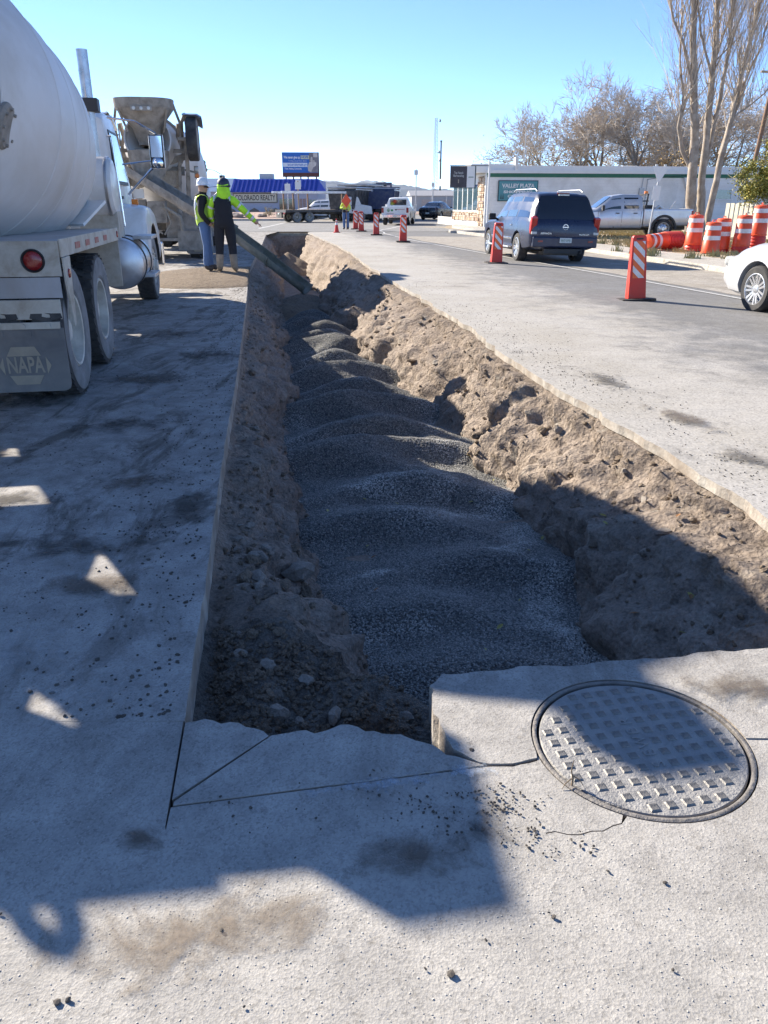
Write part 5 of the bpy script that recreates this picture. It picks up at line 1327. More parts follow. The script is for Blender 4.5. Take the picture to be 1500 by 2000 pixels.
sm.add([(-.0145, -.0145, 0), (.0145, -.0145, 0), (.0145, .0145, 0), (-.0145, .0145, 0), (-s2 + .002, -s2 + .002, .0036), (s2 - .002, -s2 + .002, .0036), (s2 - .002, s2 - .002, .0036), (-s2 + .002, s2 - .002, .0036)],
       [(0, 1, 5, 4), (1, 2, 6, 5), (2, 3, 7, 6), (3, 0, 4, 7), (4, 5, 6, 7)])
stud_me = sm.mesh('stud', M_ironstud)
pit = .0505
for i in range(-7, 8):
    for j in range(-7, 8):
        x, y = i * pit, j * pit
        if math.hypot(x, y) > rc - .022: continue
        if i == 0 and abs(j) <= 2: continue
        if (i, j) == (5, 1): continue
        o = link('stud', stud_me, cover); o.location = (x, y, .0008); o.rotation_euler = (0, 0, R(random.uniform(-3, 3)))
for k, ch in enumerate('SEWER'):
    text(ch, .038, M_iron, cover, (0.004, -.10 + k * .05, .002), rot=(0, 0, R(90)), ext=.002)

# dry twig standing by the cover
TW = root('twig', 'little dry twig standing up at the manhole rim', 'twig', (.52, 1.69, 0))
m = MB(); m.tube([(0, 0, -.005), (.004, .01, .02), (-.002, .012, .045), (.004, .02, .075)], [.0035, .003, .002, .001], 6); m.build('stem', mat('dry_twig', (.22, .16, .10), .9), TW)
for p in ([(.002, .01, .03), (.02, .0, .025), (.03, -.005, .008)], [(0, .01, .02), (-.018, .0, .012), (-.03, -.012, .003)]):
    m = MB(); m.tube(p, [.002, .0017, .001], 5); m.build('shoot', MATS['dry_twig'], TW)

# ------------------------------------------------------------------ traffic devices
M_orange = mat('orange_plastic', (0.80, 0.085, 0.02), 0.45, 0, 0.08, 5, dirt=(0.55, 0.10, 0.04), damt=0.35, dscale=4)
M_redorange = mat('sun_faded_red_orange', (0.62, 0.035, 0.018), 0.45, 0, 0.08, 5, dirt=(0.42, 0.06, 0.04), damt=0.35, dscale=4)
M_refl_w = mat('white_reflective', (0.74, 0.73, 0.72), 0.45, 0, 0.06, 10, dirt=(.50, .47, .43), damt=.25, dscale=6)
M_refl_o = mat('orange_reflective', (0.80, 0.15, 0.03), 0.45, 0, 0.08, 10)
M_base = mat('black_rubber_base', (0.022, 0.021, 0.021), 0.85, 0, 0.25, 10, dirt=(.12, .11, .10), damt=.3, dscale=6)
def channelizer_proto(label):
    T = root('channelizer', label, 'channelizer', (0, 0, 0), 0, 'striped vertical channelizers along the lane')
    m = MB(); pl = [(-.21, -.29), (.21, -.29), (.25, -.18), (.25, .18), (.21, .29), (-.21, .29), (-.25, .18), (-.25, -.18)]
    m.prism([(b, a) for a, b in pl], 'z', 0, .045); m.build('rubber_base', M_base, T, bevel=.012)
    m = MB()
    def sect(z):
        k = z / 1.07; return (.155 - .035 * k, .085 - .045 * k)
    V = []; zs = [.045, .5, .95, 1.03, 1.055, 1.065]; shrink = [1, 1, 1, .96, .86, .7]
    for z, q in zip(zs, shrink):
        w, d = sect(z); w *= q; V += [(-w, -d, z), (w, -d, z), (w, d, z), (-w, d, z)]
    F = [(i * 4 + j, i * 4 + (j + 1) % 4, i * 4 + 4 + (j + 1) % 4, i * 4 + 4 + j) for i in range(5) for j in range(4)] + [(3, 2, 1, 0), (20, 21, 22, 23)]
    m.add(V, F); pn = m.build('panel', M_redorange, T, bevel=.008)
    for sd in (-1, 1):
        # reflective sheet of diagonal bands on each face, upper two thirds
        w0, z0, z1 = .098, .38, .97
        for k in range(9):
            za, zb = z0 - .20 + k * .105, z0 - .20 + (k + 1) * .105
            pts = [(-w0, za + .20), (w0, za), (w0, zb), (-w0, zb + .20)]
            # clip to z0..z1
            def clip(P, lim, keep):
                out = []
                for i in range(len(P)):
                    a, b = P[i], P[(i + 1) % len(P)]; ia, ib = keep(a[1]), keep(b[1])
                    if ia: out.append(a)
                    if ia != ib:
                        t = (lim - a[1]) / (b[1] - a[1]); out.append((a[0] + (b[0] - a[0]) * t, lim))
                return out
            pts = clip(pts, z0, lambda q: q >= z0)
            if pts: pts = clip(pts, z1, lambda q: q <= z1)
            if len(pts) < 3: continue
            m = MB(); o0 = [(x * (1 - .0), sd * (sect(z)[1] + .001), z) for x, z in pts]; o1 = [(x, sd * (sect(z)[1] + .003), z) for x, z in pts]; n = len(pts)
            m.add(o0 + o1, [tuple(range(n)), tuple(range(n, 2 * n))] + [(i, (i + 1) % n, n + (i + 1) % n, n + i) for i in range(n)])
            m.build('stripe', M_refl_w if k % 2 else M_refl_o, pn)
        m = MB(); d = sect(1.0)[1]
        m.add([(x, sd * (d + .002), z) for x, z in ((-.055, .995), (.055, .995), (.062, 1.005), (.055, 1.022), (-.055, 1.022), (-.062, 1.005))], [(0, 1, 2, 3, 4, 5)]); m.build('hand_slot', M_base, pn)
    return T
CH = [((4.32, 13.62, -.06), R(4), 'largest striped channelizer, standing alone between the navy SUV and the silver sedan'), ((3.10, 22.3, -.05), R(9), 'striped channelizer overlapping the rear wheel side of the navy SUV'),
      ((.80, 34.2, -.01), R(4), 'striped channelizer in front of the white pickup'), ((-.39, 41.5, 0), R(3), 'striped channelizer by the dark blue dump truck, third from the flagger'),
      ((-1.29, 46.6, .014), R(2), 'front one of the pair of channelizers beside the flagger'), ((-1.75, 50.5, .014), R(6), 'rear one of the pair of channelizers beside the flagger')]
proto = channelizer_proto(CH[0][2])
for i, (p, a, lb) in enumerate(CH):
    o = proto if i == 0 else copy_tree(proto); o.location = p; o.rotation_euler = (R([-3, 2, 1, -1, 2, 1][i]), R([-2, 1, 1, 0, -1, 1][i]), a); o['label'] = lb
def cone_thing(label, loc):
    T = root('traffic_cone', label, 'cone', loc, R(8), 'orange traffic cones')
    m = MB(); m.bb(-.18, .18, -.18, .18, 0, .03); m.build('cone_base', M_redorange, T, bevel=.01)
    m = MB(); m.lathe([(.13, .03), (.028, .71), (.02, .715), (0, .715)], (0, 0, 0), (0, 0, 1), 24); c = m.build('cone', M_redorange, T, smooth=40)
    for a, b in ((.40, .52), (.58, .64)):
        r = lambda z: .13 - .102 * (z - .03) / .68 + .003
        m = MB(); m.lathe([(r(a), a), (r(b), b)], (0, 0, 0), (0, 0, 1), 24); m.build('collar', M_refl_w, c, smooth=60)
    return T
cone_thing('orange cone with white collars standing beside the flagger', (-2.6, 44.9, .002))
cone_thing('tiny orange cone far off on the side road beside the plaza', (10.2, 92, .013))

def drum_thing(label, loc, rz=0, rot=None, n=1, group='orange traffic drums by the sidewalk'):
    """a traffic drum; with n>1 the top drum of a nested stack of n"""
    T = root('traffic_drum', label, 'traffic drum', loc, rz, group)
    if rot: T.rotation_euler = rot
    m = MB(); m.lathe([(.29, .0), (.29, .03), (.275, .04), (.262, .35), (.255, .36), (.245, .64), (.238, .65), (.225, .90), (.20, .93), (.10, .945), (0, .945)], (0, 0, 0), (0, 0, 1), 32)
    b = m.build('drum_body', M_orange, T, smooth=35)
    for z in (.40, .70):
        r = lambda q: .272 - .05 * q + .004
        m = MB(); m.lathe([(r(z), z), (r(z + .13), z + .13)], (0, 0, 0), (0, 0, 1), 32); m.build('white_band', M_refl_w, b, smooth=60)
    m = MB(); m.tube([(-.07, 0, .94), (-.06, 0, 1.0), (.06, 0, 1.0), (.07, 0, .94)], .014, 8); m.build('handle', M_orange, b, smooth=60)
    return T
def nest(label, loc, k, group):
    """the open drums nested under a stack's top drum: only their lower rims show"""
    T = root('nested_drum', label, 'traffic drum', loc, 0, group)
    m = MB(); m.lathe([(.292, 0), (.292, .03), (.272, .055), (.265, .12)], (0, 0, 0), (0, 0, 1), 28); m.build('drum_rim', M_redorange, T, smooth=40)
    return T
STK = [(10.42, 27.4, 3, 'traffic drum topping the stack right against the row of lying drums'), (10.55, 26.2, 1, 'shortest traffic drum, in front of its row with a handle on top'), (11.15, 26.9, 2, 'traffic drum topping the third stack from the lying drums'),
       (11.65, 26.5, 3, 'traffic drum with a dark handle, second tallest stack of the row'), (12.45, 27.2, 6, 'traffic drum on top of the tallest stack, beside the cream fence')]
for i, (x, y, k, lb) in enumerate(STK):
    drum_thing(lb, (x, y, .1 * (k - 1) + .005), R(20 * i))
    for j in range(k - 1):
        nest('nested drum rim under the ' + ['stack against the lying drums', '', 'third drum stack from the lying drums', 'second tallest drum stack', 'tallest drum stack by the cream fence'][i], (x + random.uniform(-.01, .01), y + random.uniform(-.01, .01), .1 * j + .005), j, 'nested drums under the stacks')
# a nested stack lying on its side, its closed end towards the road
ld = Vector((-.80, -.60, 0)); lq = ld.to_track_quat('Z', 'Y').to_euler()
o = drum_thing('end drum with white bands, closing the row of drums lying on its side', (0, 0, 0), 0, None, 1, 'drums lying nested on their side'); o.location = (9.72, 28.3, .29); o.rotation_euler = lq
for j in range(1, 11):
    t = root('lying_drum', 'ribbed drum rim nested in the row lying on its side', 'traffic drum', tuple(Vector((9.72, 28.3, .29)) - ld * .085 * j), 0, 'drums lying nested on their side')
    t.rotation_euler = lq
    m = MB(); m.lathe([(.30, -.01), (.30, .025), (.27, .04), (.262, .2)], (0, 0, 0), (0, 0, 1), 28); m.build('drum_rim', M_redorange, t, smooth=40)

# ------------------------------------------------------------------ sign post
M_signback = mat('sign_back', (.66, .66, .65), .5, .2, .05)
M_galv = mat('galvanised_post', (.42, .43, .44), .5, .6, .1, 6)
T = root('yield_sign', 'triangular road sign and small plate seen from behind, on a leaning post', 'road sign', (11.75, 36.3, 0), R(6)); T.rotation_euler = (0, R(4), R(6))
m = MB(); m.bb(-.03, .03, -.02, .02, 0, 2.95); m.build('post', M_galv, T)
m = MB(); m.prism([(-.36, 2.98), (.36, 2.98), (.05, 2.36), (-.05, 2.36)], 'y', -.03, -.023); m.build('triangle_plate', M_signback, T, bevel=.002)
m = MB(); m.prism([(-.17, 2.22), (.17, 2.22), (.17, 1.62), (-.17, 1.62)], 'y', -.03, -.023); m.build('lower_plate', M_signback, T, bevel=.002)

# ------------------------------------------------------------------ people
M_skin = mat('skin', (.42, .25, .175), .55, 0, .08, 8)
def cloth(name, c, b=.5): return mat(name, c, .9, 0, .14, 7, bmp=b, bscale=14)
M_hoodie, M_jeans, M_dark = cloth('black_hoodie', (.014, .014, .016)), cloth('blue_jeans', (.085, .15, .29)), cloth('dark_overalls', (.016, .018, .024))
M_hiviz = cloth('hi_vis_yellow', (.42, .80, .04), .3); M_hivest = cloth('hi_vis_vest', (.50, .72, .10), .3); M_tape = mat('reflective_tape', (.60, .61, .60), .35, .2, .06, 9)
M_boot = mat('muddy_boots', (.26, .22, .17), .9, 0, .25, 9, bmp=.4, bscale=20); M_hat_w = mat('white_hard_hat', (.72, .74, .76), .3, 0, .03, 3, coat=.4)
M_hat_n = mat('navy_cap', (.02, .03, .06), .6, 0, .1); M_shoe = mat('shoe_leather', (.06, .05, .045), .8, 0, .2); M_orange_v = cloth('orange_vest_trim', (.75, .15, .03), .3)
EDGES = [('pel', 'ch'), ('ch', 'nk'), ('nk', 'hd'), ('hd', 'top'), ('ch', 'shL'), ('shL', 'elL'), ('elL', 'wrL'), ('wrL', 'haL'), ('ch', 'shR'), ('shR', 'elR'), ('elR', 'wrR'), ('wrR', 'haR'),
         ('pel', 'hpL'), ('hpL', 'knL'), ('knL', 'anL'), ('anL', 'toL'), ('pel', 'hpR'), ('hpR', 'knR'), ('knR', 'anR'), ('anR', 'toR')]
RAD = dict(pel=(.165, .125), ch=(.185, .13), nk=(.062, .065), hd=(.080, .095), top=(.072, .088), shL=(.082, .085), shR=(.082, .085), elL=(.060, .060), elR=(.060, .060), wrL=(.042, .042), wrR=(.042, .042), haL=(.034, .040), haR=(.034, .040),
           hpL=(.105, .115), hpR=(.105, .115), knL=(.074, .080), knR=(.074, .080), anL=(.062, .066), anR=(.062, .066), toL=(.048, .040), toR=(.048, .040))
POSE = dict(pel=(0, 0, .98), ch=(0, .0, 1.36), nk=(0, .01, 1.50), hd=(0, .03, 1.60), top=(0, .02, 1.69), shL=(-.19, 0, 1.41), shR=(.19, 0, 1.41), elL=(-.25, -.03, 1.14), elR=(.25, -.03, 1.14), wrL=(-.24, .06, .91), wrR=(.24, .06, .91),
            haL=(-.235, .09, .84), haR=(.235, .09, .84), hpL=(-.10, 0, .90), hpR=(.10, 0, .90), knL=(-.11, .02, .50), knR=(.11, .02, .50), anL=(-.115, -.02, .10), anR=(.115, -.02, .10), toL=(-.13, .12, .05), toR=(.13, .12, .05))
def person(label, loc, rz, pose, mats, assign, scale=1.0, bulk=1.0, curl=.5):
    """one skinned body; mats by bone through assign(bone, centre) -> index"""
    T = root('person', label, 'person', loc, rz); T.scale = (scale,) * 3
    P = dict(POSE); P.update(pose); names = list(RAD); me = bpy.data.meshes.new('body')
    verts = [Vector(P[k]) for k in names]; ed = []
    for a, b in EDGES: ed.append((names.index(a), names.index(b)))
    ev = []; radii = [RAD[k] for k in names]
    for a, b in ed:                                     # a mid vertex on every bone gives muscle taper
        i = len(verts); verts.append((verts[a] + verts[b]) / 2); q = 1.03
        radii.append(((radii[a][0] + radii[b][0]) / 2 * q, (radii[a][1] + radii[b][1]) / 2 * q)); ev += [(a, i), (i, b)]
    me.from_pydata([tuple(v) for v in verts], ev, []); ob = link('body', me)
    ob.modifiers.new('skin', 'SKIN').use_smooth_shade = True
    for i, s in enumerate(me.skin_vertices[0].data):
        k = bulk if i != names.index('hd') and i != names.index('top') else 1.0
        s.radius = (radii[i][0] * k, radii[i][1] * k); s.use_root = (i == names.index('pel'))
    ss = ob.modifiers.new('sub', 'SUBSURF'); ss.levels = 2; ss.render_levels = 2
    bme = evaluated_mesh(ob); bpy.data.objects.remove(ob)
    n = MB(); n.v = [v.co[:] for v in bme.vertices]
    segs = [(a, b, Vector(P[a]), Vector(P[b])) for a, b in EDGES]
    def bone(c):
        best = None
        for a, b, p, q in segs:
            d = q - p; t = max(0, min(1, (c - p).dot(d) / d.length_squared)); e = (c - p - d * t).length - (RAD[a][0] * (1 - t) + RAD[b][0] * t)
            if best is None or e < best[0]: best = (e, a, b, t)
        return best[1:]
    reg = []
    for p in bme.polygons:
        c = p.center.copy(); bn = bone(c); n.f.append(list(p.vertices)); n.m.append(assign(bn, c)); reg.append((bn, c, p.normal.copy(), list(p.vertices)))
    nb = len(n.f)
    # hands: palm ends with four fingers and a thumb; skin index 0
    for s, w, h, e in ((-1, 'wrL', 'haL', 'elL'), (1, 'wrR', 'haR', 'elR')):
        a, b = Vector(P[w]), Vector(P[h]); d = (b - a).normalized(); lat = d.cross(Vector((0, 1, 0))); lat = lat.normalized() if lat.length > .1 else Vector((1, 0, 0)); nr = lat.cross(d)
        ext_ = P.get('point' + h[-1], False)
        for k in range(4):
            o = b + d * .02 + nr * (.027 - .018 * k); L = (.075, .082, .078, .06)[k]; c = .1 if (ext_ and k == 0) else curl
            q1 = o + (d * cos(c * .5) - lat * s * -sin(c * .5)) * L * .45; q2 = q1 + (d * cos(c * 1.6) + lat * s * -sin(c * 1.6)) * L * .35; q3 = q2 + (d * cos(c * 2.4) + lat * s * -sin(c * 2.4)) * L * .25
            n.tube([o, q1, q2, q3], [.0105, .010, .009, .007], 8)
        o = b - d * .01 + nr * .032; n.tube([o, o + nr * .028 + d * .02, o + nr * .035 + d * .052], [.012, .011, .008], 8)
    # face: nose, ears, brow side
    hd, tp = Vector(P['hd']), Vector(P['top']); fz = Vector(P.get('face', (0, 1, 0))).normalized(); rt = fz.cross(Vector((0, 0, 1)))
    c = hd + Vector((0, 0, .02))
    n.tube([c + fz * .080 + Vector((0, 0, .03)), c + fz * .108, c + fz * .085 + Vector((0, 0, -.012))], [.008, .014, .008], 8)
    for s in (-1, 1):
        q = c + rt * s * .082; n.tube([q + Vector((0, 0, .022)), q + rt * s * .012, q + Vector((0, 0, -.025))], [.006, .013, .006], 8)
        n.tube([c + fz * .088 + rt * s * .032 + Vector((0, 0, .022)), c + fz * .092 + rt * s * .032 + Vector((0, 0, .022))], [.010, .007], 8)
    n.tube([c + fz * .088 + rt * -.02 + Vector((0, 0, -.04)), c + fz * .094 + Vector((0, 0, -.042)), c + fz * .088 + rt * .02 + Vector((0, 0, -.04))], .006, 6)
    n.build('body', mats, T, smooth=60, fix=False)
    def shell(name, m, pick, off=.014):
        """clothing as an offset layer over picked body faces"""
        g = MB(); idx = {}
        acc = {}
        for (bn, cc, nm, vs) in reg:
            for v in vs: acc[v] = acc.get(v, Vector((0, 0, 0))) + nm
        for (bn, cc, nm, vs) in reg:
            if not pick(bn, cc): continue
            f = []
            for v in vs:
                if v not in idx: idx[v] = len(g.v); g.v.append(tuple(Vector(n.v[v]) + acc[v].normalized() * off))
                f.append(idx[v])
            g.f.append(f); g.m.append(0)
        return g.build(name, m, T, smooth=80, fix=False) if g.f else None
    return T, P, shell
def hard_hat(T, c, m, f=(0, 1, 0), name='hard_hat', r=.125):
    f = Vector(f).normalized(); c = Vector(c); g = MB()
    g.lathe([(r, 0), (r * 1.0, .035), (r * .93, .075), (r * .72, .118), (r * .38, .142), (0, .15)], c, (0, 0, 1), 24)
    rt = f.cross(Vector((0, 0, 1))); N = 24; V = []
    for k in range(N):
        a = 2 * pi * k / N; d = f * cos(a) + rt * sin(a); ex = .018 + .045 * max(0, cos(a)) ** 2
        V += [tuple(c + d * r * .98 + Vector((0, 0, .012))), tuple(c + d * (r + ex) + Vector((0, 0, -.006)))]
    g.add(V, [(2 * k, 2 * ((k + 1) % N), 2 * ((k + 1) % N) + 1, 2 * k + 1) for k in range(N)])
    h = g.build(name, m, T, smooth=40)
    g = MB(); g.tube([c + f * (-r * .95) + Vector((0, 0, .06)), c + Vector((0, 0, .155)), c + f * (r * .95) + Vector((0, 0, .06))], .009, 6); g.build('hat_ridge', m, h, smooth=60)
    return h
LEG = ('pel', 'hpL', 'hpR', 'knL', 'knR')
def asg_std(bn, c):
    a, b, t = bn
    if b in ('toL', 'toR') or (b in ('anL', 'anR') and t > .93): return 3
    if a in ('hpL', 'hpR', 'knL', 'knR') or b in ('hpL', 'hpR') or (a == 'pel' and c.z < .98): return 2
    if a in ('hd',) or b in ('hd', 'top') or b in ('haL', 'haR') or (a == 'ch' and b == 'nk' and t > .75): return 0
    return 1
zg = .135
T, P, sh = person('worker in white hard hat, black hoodie, vest and jeans, hands low, facing the trench', (-3.80, 17.35, zg), R(-80),
    dict(elL=(-.24, -.02, 1.13), wrL=(-.17, .16, .98), haL=(-.12, .22, .95), elR=(.26, -.05, 1.14), wrR=(.21, .10, .95), haR=(.18, .17, .92), knL=(-.10, .03, .50), anL=(-.13, .06, .10), toL=(-.15, .20, .05)),
    [M_skin, M_hoodie, M_jeans, M_shoe], asg_std, 1.03, 1.12)
v1 = sh('vest', M_hivest, lambda b, c: b[0] in ('pel', 'ch') and b[1] in ('ch', 'nk', 'shL', 'shR') and .92 < c.z < 1.47 and abs(c.x) < .20 and not (abs(c.x) < .10 and c.y > .02), .020)
sh('vest_tape', M_tape, lambda b, c: b[0] in ('pel', 'ch') and b[1] in ('ch', 'nk', 'shL', 'shR') and 1.02 < c.z < 1.48 and .085 < abs(c.x) < .135, .026)
sh('vest_trim', M_orange_v, lambda b, c: b[0] in ('pel', 'ch') and b[1] in ('ch', 'nk', 'shL', 'shR') and 1.0 < c.z < 1.45 and c.y > .02 and .06 < abs(c.x) < .10, .024)
hard_hat(T, (0, .03, 1.665), M_hat_w)
m = MB(); m.tube([(-.085, .06, 1.635), (-.06, .115, 1.632), (0, .128, 1.632), (.06, .115, 1.632), (.085, .06, 1.635)], .016, 8); m.build('sunglasses', M_blackplastic, T, smooth=60)
m = MB(); m.lathe([(.075, .0), (.115, .02), (.12, .05), (.09, .075)], (0, -.02, 1.44), (0, -.15, 1), 20); m.build('hood', M_hoodie, T, smooth=60)
def asg2(bn, c):
    a, b, t = bn
    if b in ('toL', 'toR') or (b in ('anL', 'anR') and t > .35): return 3
    if a in ('hpL', 'hpR', 'knL', 'knR') or b in ('hpL', 'hpR'): return 2
    if a in ('pel',) or (a == 'ch' and b == 'nk' and False): return 2
    if b in ('haL', 'haR'): return 0
    if a in ('hd',) or b in ('hd', 'top'): return 0
    return 1
T, P, sh = person('worker seen from behind in hi-vis jacket, hood and dark overalls, pointing down at the trench', (-3.34, 17.15, zg - .01), R(4),
    dict(elR=(.40, .06, 1.20), wrR=(.60, .14, 1.00), haR=(.665, .165, .945), pointR=True, elL=(-.27, .03, 1.14), wrL=(-.22, .14, .93), haL=(-.20, .18, .88), hpL=(-.11, 0, .90), knL=(-.13, .02, .50), anL=(-.15, -.02, .12), toL=(-.16, .12, .05),
         knR=(.13, .02, .50), anR=(.15, -.02, .12), toR=(.17, .12, .05), hd=(.03, .03, 1.60), top=(.04, .02, 1.69)), [M_skin, M_hiviz, M_dark, M_boot], asg2, 1.03, 1.14, .9)
sh('bib_overalls', M_dark, lambda b, c: b[0] in ('pel', 'ch') and b[1] in ('ch', 'nk') and .85 < c.z < 1.38 and abs(c.x) < .16, .018)
sh('shoulder_tape', M_tape, lambda b, c: b[1] in ('shL', 'shR', 'elL', 'elR', 'nk') and 1.28 < c.z < 1.50 and .125 < abs(c.x) < .165, .014)
sh('sleeve_tape', M_tape, lambda b, c: (b[0] in ('elL', 'elR') and .18 < b[2] < .34) or (b[0] in ('shL', 'shR') and .52 < b[2] < .68) or (b[0] in ('elL', 'elR') and .66 < b[2] < .80), .010)
m = MB(); m.grid(lambda u, v: ((.03 + (.115 + .035 * v) * cos(pi * (1.08 - 1.16 * u) + pi)), -.005 - (.10 + .055 * v * (1 - v) * 2 + .02 * v) * max(-.15, sin(pi * (1.08 - 1.16 * u))), 1.68 - .27 * v + .01 * sin(u * 9)), 20, 10); m.build('hood', M_hiviz, T, smooth=180, fix=False)
hard_hat(T, (.035, .03, 1.665), M_hat_n, name='cap')
m = MB(); m.lathe([(.128, 0), (.138, .01), (.138, .03), (.128, .04)], (.035, .02, 1.63), (0, -.1, 1), 20); m.build('goggle_strap', M_blackplastic, T, smooth=60)
# flagger
T, P, sh = person('flagger in hi-vis top, jeans and white hard hat standing in the closed lane', (-2.30, 49.6, .013), R(172),
    dict(elR=(.27, .12, 1.18), wrR=(.10, .30, 1.22), haR=(.06, .33, 1.25), elL=(-.27, .05, 1.14), wrL=(-.17, .24, 1.05), haL=(-.10, .30, 1.05)), [M_skin, M_hivest, M_jeans, M_shoe], asg_std, 1.03, 1.08, 1.0)
sh('vest_panel', M_dark, lambda b, c: b[0] in ('pel', 'ch') and b[1] in ('ch',) and .95 < c.z < 1.12, .014)
hard_hat(T, (0, .03, 1.665), M_hat_w)
T = root('stop_slow_paddle', 'orange diamond paddle on a tall staff held by the flagger', 'paddle', (-2.24, 49.22, .013), R(6))
m = MB(); m.cyl((0, 0, 0), (0, 0, 1.45), .018, None, 10); m.build('staff', M_rust, T)
m = MB(); q = .33; m.prism([(0, 1.62 - q * 1.2), (q * .85, 1.62), (0, 1.62 + q * 1.2), (-q * .85, 1.62)], 'y', -.03, -.02); m.build('diamond_plate', M_orange, T, bevel=.002)
# low mound of spilled soil the two workers stand on
def mound(u, v):
    x, y = -5.4 + 3.6 * u, 15.0 + 5.0 * v; r = math.hypot((u - .5) * 2, (v - .5) * 2); e = Ledge(y)
    x = min(x, e + .02)
    return (x, y, .004 + .145 * max(0, 1 - r ** 2.2) ** .8 * 1.0 + (.02 * fbm(x * 3, y * 3, 2) * max(0, 1 - r)) - (.02 if r > 1 else 0))
structure(MB().grid(mound, 50, 60).build('soil_mound', M_clod, None, smooth=180, fix=False))
# ------------------------------------------------------------------ plaza building
M_stucco = mat('white_block_wall', (.82, .80, .765), .9, 0, .05, 1.5, bmp=.25, bscale=10, dirt=(.62, .59, .54), damt=.3, dscale=.7)
M_trimw = mat('white_trim', (.74, .74, .72), .7, 0, .05, 2)
M_green = mat('green_band', (.03, .14, .085), .7, 0, .12, 3)
M_stonea = mat('veneer_stone', (.40, .29, .20), .9, 0, .3, 2.5, bmp=.4, bscale=14)
M_stoneb = mat('veneer_stone_pale', (.52, .42, .32), .9, 0, .25, 2.5, bmp=.4, bscale=14)
M_stonec = mat('veneer_stone_brown', (.28, .19, .13), .9, 0, .3, 2.5, bmp=.4, bscale=14)
M_shopglass = glass('shop_glass', (.07, .12, .15), .06)
M_roof = mat('roof_membrane', (.40, .39, .37), .9, 0, .1)
A = R(8.4)
PB = root('plaza_building', 'long low white plaza building with green roof band, stone veneer corner and teal sign', 'building', (6.35, 51.6, 0), A)
Wl, Hh = 22.0, 3.12
m = MB(); m.bb(0, Wl, 0, .25, -.1, Hh); w = m.build('side_wall', M_stucco, PB)
for k in range(1, 15):                                      # block courses as shallow joints
    j = MB(); j.bb(.02, Wl - .02, -.0035, .002, k * .205, k * .205 + .012); j.build('course_joint', mat('mortar_line', (.70, .68, .65), .95), w)
m = MB(); m.bb(-.02, Wl, -.03, .02, Hh - .12, Hh + .10); m.build('green_band', M_green, PB)
m = MB(); m.bb(-.05, Wl + .05, -.06, .30, Hh + .10, Hh + .28); m.bb(1.9, Wl, .10, .5, Hh + .28, Hh + .55); m.build('parapet', M_trimw, PB, bevel=.01)
m = MB(); m.bb(.0, Wl, .25, 14, Hh - .05, Hh + .05); m.build('roof', M_roof, PB)
m = MB(); m.bb(1.75, 1.95, -.02, .35, Hh + .1, Hh + 1.0); m.build('roof_pier', M_stucco, PB)
m = MB(); m.bb(-1.0, 1.8, .15, 3.5, Hh + .12, Hh + .62); m.build('canopy', M_trimw, PB, bevel=.02)
m = MB(); m.bb(-.06, .0, -.02, 13.8, -.1, .55); m.bb(-.04, .0, 0, 13.8, 2.75, Hh + .1); m.build('shopfront_wall', M_trimw, PB)
m = MB(); m.bb(-.09, -.0, -.04, .10, -.1, Hh); m.build('corner_trim', M_trimw, PB)
def veneer(x, y0, y1, z0, z1, seed):
    rr = random.Random(seed); z = z0
    while z < z1 - .03:
        h = min(rr.uniform(.10, .24), z1 - z); y = y0
        while y < y1 - .03:
            l = min(rr.uniform(.14, .42), y1 - y); k = MB(); d = rr.uniform(.05, .12)
            k.bb(x - d, x, y + .012, y + l - .012, z + .012, z + h - .012); k.build('stone', rr.choice((M_stonea, M_stoneb, M_stonec, M_stoneb)), PB, bevel=.012); y += l
        z += h
veneer(-.062, .12, 1.55, .02, Hh - .05, 4); veneer(-.062, 1.55, 8.5, .42, .98, 6)
for k in range(5):
    g = MB(); g.bb(-.05, -.02, 1.7 + k * 1.4, 3.0 + k * 1.4, 1.05, 2.62); wi = g.build('shop_window', M_shopglass, PB)
    for (a, b) in ((1.62 + k * 1.4, 1.70 + k * 1.4), (3.0 + k * 1.4, 3.02 + k * 1.4)):
        f = MB(); f.bb(-.075, -.01, a, b, 1.0, 2.7); f.build('window_mullion', M_trimw, wi)
m = MB(); m.bb(-.08, -.01, 1.6, 8.6, .98, 1.05); m.bb(-.08, -.01, 1.6, 8.6, 2.62, 2.75); split(m, 'window_rail', M_trimw, PB)
# teal sign
M_teal = mat('teal_sign', (.085, .27, .30), .55, 0, .08, 3); M_tealdark = mat('sign_frame', (.03, .06, .07), .6)
m = MB(); m.bb(.72, 3.28, -.09, -.035, 1.62, 2.82); sg = m.build('wall_sign', M_tealdark, PB)
m = MB(); m.bb(.77, 3.23, -.10, -.092, 1.67, 2.77); m.build('sign_face', M_teal, sg)
text('VALLEY PLAZA', .22, M_refl_w, sg, (2.0, -.104, 2.50), width=2.1, bold=.012); text('SHOPPING', .15, M_refl_w, sg, (2.0, -.104, 2.15), width=1.85, bold=.010); text('CENTER', .15, M_refl_w, sg, (2.0, -.104, 1.90), width=1.35, bold=.010)
m = MB(); m.bb(1.0, 1.75, -.104, -.101, 2.325, 2.335); m.bb(2.2, 3.0, -.104, -.101, 2.325, 2.335); split(m, 'sign_rule', M_refl_w, sg)
for x in (.92, 1.05, 2.95, 3.08):
    m = MB(); m.prism([(x - .05, 1.74), (x + .05, 1.74), (x + .02, 1.95), (x, 2.08), (x - .02, 1.95)], 'y', -.105, -.101); m.build('sign_tree', M_tealdark, sg)
